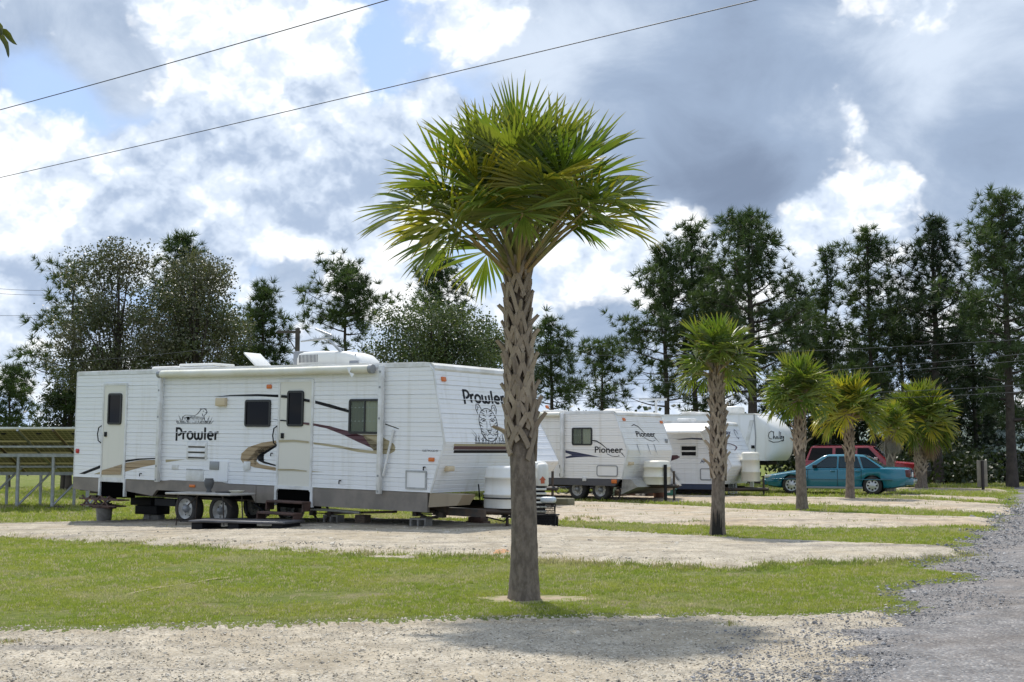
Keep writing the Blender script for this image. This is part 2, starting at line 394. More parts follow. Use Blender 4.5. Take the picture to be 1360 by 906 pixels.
D_up = px((700,655),(850,657),(1000,660),(1100,661.5),(1190,663.5),(1260,666),(1310,669.5),(1334,671),(1360,672))
sheet_between('sandy_site_pad', D_lo, D_up, M_SANDY, .05, .16, 31, .1, 14)
sheet_between('sandy_site_pad', px((1190,659.5),(1260,663),(1336,667.5),(1342,668)), px((1120,656),(1192,657),(1260,659.6),(1340,663)), M_SANDY, .04, .12, 41, .1, 10)
sheet_between('sandy_site_pad', px((1170,651),(1240,652.2),(1330,654.2),(1345,655)), px((1130,648),(1236,648.6),(1300,649.8),(1345,650.6)), M_SANDY, .04, .12, 47, .1, 10)
R_left = [(-1.9, 1.5), (.5, 5.0)] + px((935,930),(968,900),(1030,856),(1078,826),(1160,805),(1232,776),(1226,748),(1258,730),(1283,714),(1300,698),(1314,686),(1330,674),(1339,664),(1340,655),(1341,648.5),(1350,646))
R_right = [(9.5, 1.5), (11.5, 6), (14, 14), (20, 26), (28, 40), (33, 52), (36, 58)]
sheet_between('gravel_road', R_left, R_right, M_ROAD, .05, .55, 57, .07, 40)

def inpoly(P, poly):
    x, y = P[:, 0], P[:, 1]; r = np.zeros(len(P), bool); x0, y0 = poly[-1]
    for x1, y1 in poly[::2]:
        c = ((y1 > y) != (y0 > y)) & (x < (x0-x1)*(y-y1)/((y0-y1) if y0 != y1 else 1e-9)+x1); r ^= c; x0, y0 = x1, y1
    return r

def scatter(name, P, scl, srcs, tilt=.35, seed=0):
    """one object: small source shapes instanced on the given points"""
    rs = np.random.RandomState(seed); n = len(P)
    me = bpy.data.meshes.new(name); me.vertices.add(n); me.vertices.foreach_set('co', np.asarray(P, np.float32).ravel())
    a = me.attributes.new('rot', 'FLOAT_VECTOR', 'POINT')
    a.data.foreach_set('vector', np.stack([(rs.rand(n)-.5)*tilt*2, (rs.rand(n)-.5)*tilt*2, rs.rand(n)*6.283], 1).astype(np.float32).ravel())
    a = me.attributes.new('scl', 'FLOAT', 'POINT'); a.data.foreach_set('value', np.asarray(scl, np.float32))
    o = link(name, me, kind='stuff')
    g = bpy.data.node_groups.new(name+'_spread', 'GeometryNodeTree')
    g.interface.new_socket('Geometry', in_out='INPUT', socket_type='NodeSocketGeometry'); g.interface.new_socket('Geometry', in_out='OUTPUT', socket_type='NodeSocketGeometry')
    t = NT(g); gi = t.n.new('NodeGroupInput'); go = t.n.new('NodeGroupOutput'); J = t.n.new('GeometryNodeJoinGeometry')
    for s in srcs:
        oi = t.n.new('GeometryNodeObjectInfo'); oi.inputs[0].default_value = s; oi.inputs['As Instance'].default_value = True
        t.l.new(oi.outputs['Geometry'], J.inputs[0])
    at = lambda nm, ty: t.add('GeometryNodeInputNamedAttribute', {'Name': nm}, data_type=ty).outputs[0]
    ip = t.n.new('GeometryNodeInstanceOnPoints'); t.l.new(gi.outputs[0], ip.inputs['Points']); t.l.new(J.outputs[0], ip.inputs['Instance'])
    ip.inputs['Pick Instance'].default_value = True
    t.l.new(at('rot', 'FLOAT_VECTOR'), ip.inputs['Rotation']); t.l.new(at('scl', 'FLOAT'), ip.inputs['Scale']); t.l.new(ip.outputs[0], go.inputs[0])
    md = o.modifiers.new('spread', 'NODES'); md.node_group = g
    return o

def tuft_src(seed, m, nb=9, h=.034, spread=.06, w=.005):
    r = fr(seed); V = []; Fc = []
    for i in range(nb):
        a = r.random()*6.283; b = a + r.uniform(-1, 1); x, y = r.gauss(0, spread*.6), r.gauss(0, spread*.6); hh = h*r.uniform(.5, 1.2); ln = hh*r.uniform(.2, .9)
        dx, dy = math.cos(b)*ln, math.sin(b)*ln; wx, wy = -math.sin(a)*w, math.cos(a)*w; o = len(V)
        V += [(x-wx, y-wy, -.01), (x+wx, y+wy, -.01), (x+dx*.4+wx*.8, y+dy*.4+wy*.8, hh*.6), (x+dx*.4-wx*.8, y+dy*.4-wy*.8, hh*.6), (x+dx, y+dy, hh)]
        Fc += [(o, o+1, o+2), (o, o+2, o+3), (o+3, o+2, o+4)]
    return bpy.data.objects.new('tuft', npmesh('tuft', V, Fc, m))
def stone_src(seed, m):
    bm = bmesh.new(); bmesh.ops.create_icosphere(bm, subdivisions=1, radius=.5); r = fr(seed)
    for v in bm.verts: v.co *= r.uniform(.7, 1.25)
    for v in bm.verts: v.co.z *= .62; v.co.x *= 1.2
    me = bpy.data.meshes.new('stone'); bm.to_mesh(me); bm.free(); me.materials.append(m)
    return bpy.data.objects.new('stone', me)
def grassmat(name, a, b, c):
    m = bpy.data.materials.new(name); m.use_nodes = True
    t = NT(m.node_tree); p = t.n['Principled BSDF']
    rnd = t.add('ShaderNodeObjectInfo').outputs['Random']
    co = t.add('ShaderNodeNewGeometry').outputs['Position']
    k = t.mix(t.mr(t.noise(co, .8, 4, .6), .35, .65), a, b); k = t.mix(t.mr(rnd, .80, .84), k, c); k = t.mix(t.m('MULTIPLY', t.mr(t.noise(co, .45, 6, .65, .5), .50, .66), .6), k, c)
    t.l.new(k, p.inputs['Base Color']); p.inputs['Roughness'].default_value = .6; p.inputs['Specular IOR Level'].default_value = .3
    tr = t.add('ShaderNodeBsdfTranslucent'); t.l.new(k, tr.inputs[0])
    t.l.new(t.add('ShaderNodeMixShader', {0: .45, 1: p.outputs[0], 2: tr.outputs[0]}).outputs[0], t.n['Material Output'].inputs[0])
    return m
M_GRASS = grassmat('mown grass', (.275, .355, .045), (.37, .40, .07), (.54, .48, .28))
M_WEED = grassmat('weed', (.20, .25, .05), (.28, .29, .09), (.40, .34, .18))
def stonemat(name, a, b, c):
    m = bpy.data.materials.new(name); m.use_nodes = True
    t = NT(m.node_tree); p = t.n['Principled BSDF']; rnd = t.add('ShaderNodeObjectInfo').outputs['Random']
    k = t.mix(t.mr(rnd, 0, .8), a, b); k = t.mix(t.mr(rnd, .86, .9), k, c); t.l.new(k, p.inputs['Base Color']); p.inputs['Roughness'].default_value = .85
    return m
M_ST1 = stonemat('pale stone', (.42, .37, .285), (.58, .53, .44), (.22, .20, .17))
M_ST2 = stonemat('grey stone', (.14, .14, .145), (.27, .265, .26), (.50, .48, .46))

def frustum_pts(n, y0, y1, seed, power=1.0, margin=.46):
    rs = np.random.RandomState(seed); y = y0*(y1/y0)**(rs.rand(n)**power); x = (rs.rand(n)*2-1)*y*margin
    return np.stack([x, y], 1)
def with_z(P, dz=0.0): return np.array([(x, y, gz(x, y)+dz) for x, y in P])
def n2(P, f, s):
    """cheap 2-D smooth noise"""
    return (np.sin(P[:,0]*f+s)*np.cos(P[:,1]*f*1.3+s*2) + np.sin(P[:,0]*f*2.3+P[:,1]*f*1.1+s*3)*.6 + np.cos(P[:,1]*f*2.9-P[:,0]*f*1.7+s)*.5)/2.1
def near_pad(P, names=None):
    r = np.zeros(len(P), bool)
    for k, poly in PADPOLY.items():
        if names is None or k.rstrip('+') in names: r |= inpoly(P, poly)
    return r
def make_ground_cover():
    tufts = [tuft_src(i, M_GRASS) for i in range(4)]
    P = frustum_pts(88000, 11.0, 30, 1); P = P[~near_pad(P)]
    d = np.hypot(P[:,0]-PALM1.x-.1, (P[:,1]-PALM1.y-.1)*1.4); keep = (d > .48 + .25*np.random.RandomState(4).rand(len(P)) + .12*n2(P, 5, 1)) & (n2(P, 1.1, 4) + .5*n2(P, 3.7, 2) < .75)
    thin = np.random.RandomState(3).rand(len(P)) > np.clip(n2(P, .9, 6)*1.3, 0, .9); P = P[keep & thin]; s = np.clip(P[:,1]/15, .8, 1.9)*np.random.RandomState(5).uniform(.5, 1.0, len(P))
    scatter('lawn_grass', with_z(P), s, tufts, .2, 1)
    P = frustum_pts(26000, 30, 60, 2); P = P[~near_pad(P)]
    scatter('far_lawn_grass', with_z(P), np.clip(P[:,1]/15, 2, 3.4)*np.random.RandomState(6).uniform(.5, 1, len(P)), tufts, .2, 2)
    # weeds on the pads and along their edges
    weeds = [tuft_src(20+i, M_WEED, 14, .07, .10, .006) for i in range(3)]
    P = frustum_pts(52000, 10, 48, 3); a = near_pad(P, [k for k in PADPOLY if 'pad' in k]); P = P[a]
    q = n2(P, 1.7, 8) + .7*n2(P, 5.3, 3); far = P[:,1] > 14.5
    P = P[((q > .62) & far) | ((q > 1.1) & ~far)]
    scatter('pad_weeds', with_z(P, .02), np.random.RandomState(7).uniform(.3, .9, len(P))*np.clip(P[:,1]/20, .7, 1.6), weeds, .3, 3)
    Lw = np.array([list(p)[:2] for p in B_lo + C_lo + D_lo]); rs = np.random.RandomState(12); k = rs.randint(len(B_lo)-1, size=5200); f = rs.rand(5200)[:, None]
    P = Lw[k]*(1-f) + Lw[k+1]*f + rs.normal(size=(5200, 2))*np.array([.1, .30]) + np.array([0, .25]); P = P[n2(P, 2.1, 5) > -.35]
    scatter('pad_weeds', with_z(P, .0), rs.uniform(.5, 1.15, len(P)), tufts + weeds[:1], .3, 13)
    st = [stone_src(i, M_ST1) for i in range(4)]; sg = [stone_src(10+i, M_ST2) for i in range(4)]
    P = frustum_pts(80000, 7.4, 26, 4, 1.3); a = near_pad(P, ['near_gravel_pad', 'gravel_site_pad']) & ~inpoly(P, PADPOLY['gravel_road'])
    up_ = np.array([0, .22]); inner = inpoly(P+up_, PADPOLY['near_gravel_pad']) & inpoly(P-up_, PADPOLY['near_gravel_pad']); up_ = np.array([0, .8]); inner |= inpoly(P+up_, PADPOLY['gravel_site_pad']) & inpoly(P-up_, PADPOLY['gravel_site_pad']); a &= inner
    a |= (np.random.RandomState(1).rand(len(P)) < .004)
    P = P[a]; s = np.random.RandomState(8).lognormal(-4.65, .5, len(P))*np.clip(P[:,1]/12, .9, 1.7)
    dz = np.where(inpoly(P, PADPOLY['near_gravel_pad']), .034, np.where(inpoly(P, PADPOLY['gravel_site_pad']), .075, .0))
    V = with_z(P); V[:,2] += dz; scatter('pale_gravel', V, s, st, .5, 4)
    P = frustum_pts(120000, 7.4, 40, 9, 1.3); P = P[inpoly(P, PADPOLY['gravel_road'])]
    s = np.random.RandomState(9).lognormal(-4.6, .5, len(P))*np.clip(P[:,1]/12, .9, 2.4)
    V = with_z(P, .05); scatter('grey_gravel', V, s, sg, .5, 5)
PALM1 = gpt(694, 797)
make_ground_cover()
# ------------------------------------------------------------------ cabbage palms
M_FROND = leafmat('palm frond', [(.105,.165,.022), (.185,.215,.032)], tip=(.36,.27,.08), trans=.45, rough=.38, vs=1.6)
M_FROND_Y = leafmat('yellowing frond', [(.42,.36,.035), (.28,.29,.035)], tip=(.42,.27,.07), trans=.42, rough=.42, vs=1.6)
M_FROND_D = leafmat('dead frond', [(.36,.24,.13), (.27,.20,.13)], tip=(.42,.34,.25), trans=.25, rough=.8, vs=3)
M_FROND_G = leafmat('grey dead frond', [(.36,.31,.26), (.28,.25,.21)], tip=(.45,.41,.36), trans=.2, rough=.85, vs=3)
M_PETI = mat('palm stalk', (.20,.21,.06), .5, col2=(.30,.20,.10), vs=4)
M_BOOT = mat('dry leaf base', (.44,.36,.27), .85, col2=(.25,.19,.135), vs=7, bump=.5, bs=60, stretch=(1,1,.4), lo=.35, hi=.8)
def vary(m, dark):
    t = NT(m.node_tree); p = t.n['Principled BSDF']; l = p.inputs['Base Color'].links[0].from_socket
    t.l.new(t.mix(t.m('MULTIPLY', t.add('ShaderNodeObjectInfo').outputs['Random'], .75), l, dark), p.inputs['Base Color'])
vary(M_BOOT, (.20, .155, .115))
M_BOOTGAP = mat('palm fibre', (.10,.075,.055), .95, col2=(.17,.13,.10), vs=14, bump=.8, bs=50)
M_TRUNK = mat('palm bark', (.235,.19,.15), .92, col2=(.135,.107,.083), vs=18, vdet=9, lo=.36, hi=.64, bump=1.0, bs=46, stretch=(1.2,1.2,.55))
M_TRUNK_CHAR = mat('charred bark', (.02,.018,.016), .95, bump=.5)

def frond_mesh(seed, az, el, Lp, Rb, droop, m, nseg=38, fold=.85, base_r=.05, spread=2.25):
    """one fan leaf: a stalk rising out of the crown, then a pleated fan, trough-folded along its arching midrib and split into stiff segments"""
    r = fr(seed); h = Vector((math.cos(az), math.sin(az), 0)); up = Vector((0,0,1))
    d = (h*math.cos(el) + up*math.sin(el)).normalized(); p = h*base_r*math.cos(el)
    mb = MB(); path = [p.copy()]; N = 7
    for i in range(N):
        d = (d - up*(.008 + .035*droop)*math.cos(el*.8)).normalized(); p = p + d*(Lp/N); path.append(p.copy())
    mb.tube(path, [.026 - .015*i/N for i in range(N+1)], 5, True, 1)
    s = d.cross(up); s = s.normalized() if s.length > .05 else Vector((-h.y, h.x, 0)); nrm = s.cross(d).normalized()
    roll = r.uniform(-.5, .5); s, nrm = (s*math.cos(roll) + nrm*math.sin(roll)), (nrm*math.cos(roll) - s*math.sin(roll))
    costa = [p.copy()]; dc = d.copy(); K = 6
    for i in range(K):
        dc = (dc - up*(.04 + .15*droop) - nrm*.03).normalized(); costa.append(costa[-1] + dc*(Rb*.30/K))
    ph = fold*(1.05 - .55*min(1, droop)) + r.uniform(-.12, .12)
    for i in range(nseg):
        t = (i+.5)/nseg*2-1; a = t*spread
        k = min(K, int((1-abs(t)**.75)*K+.35)); o = costa[k]; di = (costa[k]-costa[k-1]).normalized() if k else d
        sgn = 1 if a > 0 else -1; sa, ca = abs(math.sin(a)), math.cos(a)
        wing = s*sgn*math.cos(ph) + nrm*math.sin(ph)
        dirv = (di*ca + wing*sa).normalized(); face = (dirv.cross(di.cross(wing))).normalized()
        L = Rb*(1-.22*abs(t)**2)*r.uniform(.90, 1.06)*(1 - .26*k/K)
        wmax = 2*spread/nseg*L*.42*1.30; q = o.copy(); n_st = 7; split = r.uniform(.45, .58)
        sag = (.010 + .045*droop)*r.uniform(.5, 1.6); bend = r.uniform(-.04, .04); V = []; tips = []
        pln = di.cross(wing); pln = pln.normalized() if pln.length > .01 else nrm
        limp = r.random() < .10
        for j in range(n_st+1):
            u = j/n_st; w = wmax*(u/split if u < split else (1-(u-split)/(1-split))**.8)*.5
            side = dirv.cross(pln); side = side.normalized() if side.length > .05 else s
            ridge = side.cross(dirv).normalized()
            V += [q - side*w - ridge*w*.5, q + ridge*w*.5, q + side*w - ridge*w*.5]
            tp = max(0, (u-.74)/.26)**2*.8; tips += [tp]*3
            if j < n_st:
                g = sag*(.35 + 2.6*max(0, u-split+.12))*(4 if limp and u > split else 1)
                dirv = (dirv - up*g + s*bend*.3*u).normalized(); q = q + dirv*(L/n_st)
        F_ = []
        for j in range(n_st):
            F_ += [(j*3, j*3+1, j*3+4, j*3+3), (j*3+1, j*3+2, j*3+5, j*3+4)]
        mb.add(V, F_, False, 0, tips)
    return mb.mesh('frond', [m, M_PETI], fix=False)

def palm(label, base, top_z, boot_z, r0, Rf, Lp, nf, seed, yellow=0.0, dead=0, grey=0, boots=None, char=False, el_min=.4, el_max=1.45, lean=0.0, group='cabbage palms along the road', hero=False):
    r = fr(seed); T = thing('palm_tree', label, 'palm tree', Matrix.Translation(base), group)
    H = top_z - base.z; ctr = lambda z: Vector((lean*z/H + .02*math.sin(z*1.3+seed), .015*math.cos(z*1.1), z))
    def rad(z): return r0*(.80 + .26*math.exp(-z/.30) - .05*z/H) if z < boot_z else r0*.74
    # trunk with uneven surface
    mb = MB(); nr = 40; rings = []; nz = int(boot_z/.05)+6
    for i in range(nz+1):
        z = -.08 + (boot_z+.25)*i/nz; c = ctr(max(z, 0)); R_ = rad(max(z, 0))
        rings.append([c + Vector((math.cos(a)*q, math.sin(a)*q, z - c.z)) for a, q in ((2*math.pi*k/nr, R_*(1 + .03*math.sin(3*2*math.pi*k/nr + z*2) + r.uniform(-.018, .018) + .012*math.sin(z*38 + math.sin(k*1.7)*1.5))) for k in range(nr))])
    mb.loft(rings, True, True); mb.build('trunk', M_TRUNK, T)
    mb = MB(); rings = []
    for i in range(15):
        z = boot_z - .05 + (H - boot_z + .05)*i/14; c = ctr(z); R_ = r0*(.67 - .22*i/14)*(1 - .30*max(0, (i-12)/2))
        rings.append([c + Vector((math.cos(2*math.pi*k/20)*R_, math.sin(2*math.pi*k/20)*R_, 0)) for k in range(20)])
    mb.loft(rings, True, True); mb.build('fibre_core', M_BOOTGAP, T)
    # criss-cross leaf bases: each a split strap whose two legs hug the trunk and join in a stub that points up and out
    nrow = boots or int((H - boot_z - .1)/.128); k = 0; per = 5
    for row in range(nrow):
        for c_ in range(per):
            z = boot_z + .16 + (H - boot_z - .22)*row/max(nrow-1, 1) + r.uniform(-.04, .04)
            if row and r.random() < .05: continue
            a = 2*math.pi*(c_ + .5*(row % 2))/per + r.uniform(-.2, .2) + seed; mb = MB(); Rr = r0*.78*(1 - .32*row/nrow); cz = ctr(z); w = .032*(r0/.163)*(1-.28*row/nrow)
            lg = r.uniform(.20, .33); out = r.uniform(.02, .12); up_ = r.uniform(.10, .19)
            if row == 0: out, up_ = r.uniform(.03, .2), r.uniform(.05, .22)
            for sg in (-1, 1):
                pts = []
                for j in range(6):
                    u = j/5; aa = a + sg*(1-u)*.72; zz = z - lg*(1-u)**1.05; pts.append((aa, zz, Rr*(1 + .02*u) + .012 + .02*u*u, 1-.15*u))
                V = []; 
                for (aa, zz, rr, ww) in pts:
                    for (dn, dr) in ((-1, 0), (-1, .022), (1, .022), (1, 0)):
                        # strap width runs across its slanting direction
                        V.append(Vector((cz.x + math.cos(aa - sg*dn*w*ww*.55/Rr)*(rr+dr), cz.y + math.sin(aa - sg*dn*w*ww*.55/Rr)*(rr+dr), zz - dn*w*ww*.55)))
                n = len(pts); F_ = []
                for j in range(n-1):
                    for q in range(4): F_.append((j*4+q, j*4+(q+1) % 4, j*4+4+(q+1) % 4, j*4+4+q))
                F_ += [(0,1,2,3), (n*4-4, n*4-3, n*4-2, n*4-1)]
                mb.add(V, F_, False)
            ca, sa = math.cos(a), math.sin(a); sx, sy = -sa, ca; tw = r.uniform(-.03, .03)
            st = []
            for (u, wd, th) in ((0, 1.0, .030), (.5, .86, .028), (1, .62, .018)):
                ro = Rr + .018 + out*u**1.4; zz = z - .03 + (up_+.03)*u
                st.append([Vector((cz.x + ca*(ro+dr) + sx*(dn*w*wd+tw*u), cz.y + sa*(ro+dr) + sy*(dn*w*wd+tw*u), zz + dz)) for dn, dr, dz in ((-1,-th,.0),(0,th*.6,-.01),(1,-th,.0),(0,-th*1.2,.012))])
            mb.loft(st, True, False)
            mb.build('leaf_base', M_BOOT, T)
    if char:
        mb = MB(); n = 14; A, B = [], []
        for i in range(n+1):
            a = -math.pi*.80 + 1.25*i/n; hh = .36 + .16*math.sin(i*1.9) + .10*math.sin(i*.8+1)
            A.append(Vector((math.cos(a)*(rad(0)*1.09), math.sin(a)*(rad(0)*1.09), -.02))); B.append(Vector((math.cos(a)*(rad(hh)*1.075), math.sin(a)*(rad(hh)*1.075), hh*.9)))
        mid = [(p*.55+q*.45)*1.0 for p, q in zip(A, B)]
        mb.add(A+mid+B, [(i, i+1, n+2+i, n+1+i) for i in range(n)] + [(n+1+i, n+2+i, 2*n+3+i, 2*n+2+i) for i in range(n)], True); mb.build('charred_patch', M_TRUNK_CHAR, T)
    # crown
    for i in range(nf):
        u = (i+.5)/nf; az = i*2.39996 + r.uniform(-.25, .25); el = el_max + (el_min-el_max)*u**(.75 if hero else .9) + r.uniform(-.1, .1)
        zt = H - .02 - .28*u; old = u > .82
        y = r.random() < yellow*(.4 + 1.2*u)
        me = frond_mesh(seed*100+i, az, el, Lp*r.uniform(.85, 1.12)*((1.0 + .13*u) if hero else (1.06 - .16*u)), Rf*r.uniform(.9, 1.08)*(1.0 - (.07 if hero else .02)*u), (.12 + 1.0*u if hero else .15 + 1.45*u) + r.uniform(-.12, .35), M_FROND_Y if y else M_FROND, 40 if hero else 26)
        link('frond', me, T, loc=ctr(zt))
    for i in range(dead+grey):
        az = r.uniform(0, 6.28) if not hero else 0; az = (-1.2 + 2.6*i/max(1, dead+grey-1)) if dead else (-2.9 + 3.2*i/max(1, grey-1))
        me = frond_mesh(seed*100+60+i, az, r.uniform(-.75, -.5), Lp*.72, Rf*.85, 2.6, M_FROND_D if i < dead else M_FROND_G, 24, .2, spread=1.0)
        link('dead_frond', me, T, loc=ctr(H-.3), label='hanging dry brown frond' if i < dead else 'hanging dry grey frond')
    return T

def make_palms():
    def sc(b): return F/b.y
    palm('tallest palm, standing on the near lawn, with criss-cross trunk and round crown', PALM1, ptY(690, 338, PALM1.y).z, ptY(0, 592, PALM1.y).z, .163, .88, .92, 42, 7, .10, el_min=.68, el_max=1.40, lean=-.03, hero=True)
    def other(label, u, v, top_v, boot_v, r0, Rf, Lp, nf, seed, **k):
        b = gpt(u, v); palm(label, b, ptY(u, top_v, b.y).z, ptY(u, boot_v, b.y).z - b.z, r0, Rf, Lp, nf, seed, **k)
    other('slim palm with a charred black trunk base, in front of the white trailers', 954, 712, 483, 628, .145, .56, .46, 28, 12, char=True, el_min=.45)
    other('palm whose trunk stands in front of the front wheel of the teal sedan', 1065, 678, 523, 598, .16, .72, .50, 34, 15, el_min=.35)
    other('palm whose trunk crosses the middle of the teal sedan, its crown yellowing on one side', 1129, 664, 548, 606, .155, .86, .62, 36, 19, yellow=.35, el_min=.35)
    other('small yellow-green palm with dry grey fronds, behind the boot of the teal sedan', 1184, 655, 566, 608, .19, .62, .42, 24, 23, yellow=.6, grey=6, el_min=.5)
    other('broad bushy palm with hanging brown fronds, furthest along the road', 1224, 650, 560, 628, .26, 1.02, .82, 46, 28, yellow=.1, dead=5, el_min=.1)
    # bare soil round the first trunk
    mb = MB(); n = 40; ring = []; r = fr(3)
    V = [Vector((PALM1.x, PALM1.y+.1, .03))]
    for i in range(n):
        a = 2*math.pi*i/n; q = (.40 + .30*max(0, math.cos(a-.2))**2 + .22*max(0, -math.cos(a))**3)*(1 + .16*math.sin(3*a+1) + .12*math.sin(7*a) + .07*math.sin(13*a+2)); V.append(Vector((PALM1.x + .1 + math.cos(a)*q, PALM1.y + .1 + math.sin(a)*q*.8, -.004)))
    mb.add(V, [(0, i+1, (i+1) % n + 1) for i in range(n)], True); mb.build('bare_soil', M_CLAY, kind='structure')
    P = [gpt(u, v) for u, v in ((170,790),(205,782),(245,777),(285,770),(305,768))]; mb = MB(); n = len(P); r2 = fr(9)
    L_ = [p + Vector((0, r2.uniform(.03, .14), .012)) for p in P]; R_ = [p - Vector((0, r2.uniform(.03, .14), -.012)) for p in P]
    mb.add(L_+R_, [(i, i+1, n+i+1, n+i) for i in range(n-1)]); mb.build('dry_streak', M_CLAY, kind='structure')
    c = gpt(668, 737); mb = MB(); V = [c + Vector((0, 0, .09))]
    for i in range(26):
        a = 2*math.pi*i/26; q = r.uniform(.38, .6); V.append(Vector((c.x+math.cos(a)*q*.8, c.y+math.sin(a)*q, .0)))
    mb.add(V, [(0, i+1, (i+1) % 26 + 1) for i in range(26)], True); mb.build('soil_heap', mat('orange clay', (.50,.27,.13), .95, col2=(.42,.24,.13), vs=9, bump=.6), kind='stuff')
make_palms()
# ------------------------------------------------------------------ travel trailers
M_SIDE = mat('white siding', (.80,.81,.82), .38, spec=.45, streak=(.52,.50,.42))
M_SIDE2 = mat('aged white siding', (.79,.78,.75), .42, spec=.4, streak=(.52,.47,.36))
M_CREAM = mat('cream door', (.71,.695,.62), .5, streak=(.45,.43,.36))
M_TRIM = mat('white metal trim', (.74,.75,.75), .35, spec=.5, col2=(.58,.58,.55), vs=3)
M_ROOF = mat('white roof membrane', (.74,.73,.70), .7, col2=(.58,.56,.50), vs=2)
M_SKIRT = mat('taupe skirt', (.235,.205,.175), .5, col2=(.17,.15,.13), vs=2)
M_SKIRTG = mat('charcoal skirt', (.075,.075,.085), .5)
M_SKIRTB = mat('navy skirt', (.03,.045,.085), .5)
M_BLK = mat('black', (.014,.014,.016), .6, spec=.2)
M_HOLESHADE = mat('recess shade', (.004,.004,.004), 1.0, spec=0)  # near-black that puts the shade of openings into the colour
M_FRAME = mat('window frame black', (.012,.012,.013), .35)
M_DARKM = mat('dark steel', (.03,.028,.026), .6, col2=(.07,.045,.03), vs=6)
M_RUST = mat('brown steel', (.06,.035,.028), .7, col2=(.11,.06,.045), vs=5)
M_GREY = mat('grey metal', (.28,.29,.30), .45, metal=.3)
M_GALV = mat('galvanised steel', (.45,.46,.47), .42, metal=.55, col2=(.33,.34,.35), vs=7)
M_RUBBER = mat('tyre rubber', (.022,.021,.021), .85, col2=(.05,.045,.04), vs=5, bump=.3)
M_RIMW = mat('white wheel', (.62,.62,.60), .45, col2=(.42,.40,.36), vs=6)
M_CONC = mat('concrete', (.30,.29,.27), .95, col2=(.20,.19,.17), vs=7, bump=.5)
M_WOOD = mat('weathered wood', (.20,.15,.11), .9, col2=(.12,.09,.07), vs=5, stretch=(1,8,8), bump=.3)
M_TAN = mat('tan stripe', (.36,.265,.155), .45)
M_OLIVE = mat('khaki stripe', (.40,.345,.215), .45)
M_MAROON = mat('maroon stripe', (.085,.03,.04), .45)
M_NAVY = mat('navy stripe', (.035,.04,.085), .45)
M_AMBER = mat('amber lens', (.62,.16,.03), .25)
M_RED = mat('red lens', (.45,.02,.02), .25)
M_CURT = mat('cream curtain', (.74,.71,.58), .9)
M_CURTD = mat('grey curtain', (.36,.36,.30), .9)
M_BEIGE = mat('beige plastic', (.60,.50,.34), .6)
M_BROWNS = mat('brown siding', (.30,.245,.17), .6, streak=(.2,.16,.12))
M_PLAST = mat('white plastic cover', (.76,.755,.71), .45, streak=(.55,.50,.40))
M_PLASTY = mat('yellowed plastic cover', (.74,.71,.60), .5, streak=(.52,.46,.33))
M_FABR = mat('awning vinyl', (.72,.71,.63), .55, col2=(.62,.60,.48), vs=1.5)
def glassmat(name, c=(.008,.009,.010), rough=.06, tr=0.0, spec=.25):
    m = mat(name, c, rough, spec=spec)
    if tr:
        t = NT(m.node_tree); a = t.add('ShaderNodeBsdfTransparent', {'Color': (.85,.88,.86)})
        t.l.new(t.add('ShaderNodeMixShader', {0: tr, 1: t.n['Principled BSDF'].outputs[0], 2: a.outputs[0]}).outputs[0], t.n['Material Output'].inputs[0])
    return m
M_GLASS = glassmat('dark glass', (.004,.004,.005), .04, 0, .14); M_GLASST = glassmat('tinted glass', (.012,.013,.013), .05, .88)
M_CARGLASS = glassmat('car glass', (.02,.024,.028), .04, .35, .5)

def rrect(x0, z0, x1, z1, r, n=5):
    P = []
    for cx, cz, a0 in ((x1-r, z1-r, 0), (x0+r, z1-r, 90), (x0+r, z0+r, 180), (x1-r, z0+r, 270)):
        for i in range(n+1):
            a = R(a0 + 90*i/n); P.append((cx + r*math.cos(a), cz + r*math.sin(a)))
    return P
def ringprism(mb, out, inn, axis, a, b, mi=0):
    """frame: prism between two outlines with the same number of points"""
    n = len(out); P = lambda p, w: Vector({'x': (w, p[0], p[1]), 'y': (p[0], w, p[1])}[axis])
    vs = [P(p, a) for p in out] + [P(p, a) for p in inn] + [P(p, b) for p in out] + [P(p, b) for p in inn]; f = []
    for i in range(n):
        j = (i+1) % n; f += [(i, j, n+j, n+i), (2*n+i, 2*n+j, 3*n+j, 3*n+i), (i, j, 2*n+j, 2*n+i), (n+i, n+j, 3*n+j, 3*n+i)]
    mb.add(vs, f)

RIB = [(0,-.006), (.045,.018), (.09,.013), (.29,.012), (.325,.003), (.37,.0125), (.62,.012), (.655,.003), (.70,.0125), (.95,.012), (1,-.006)]

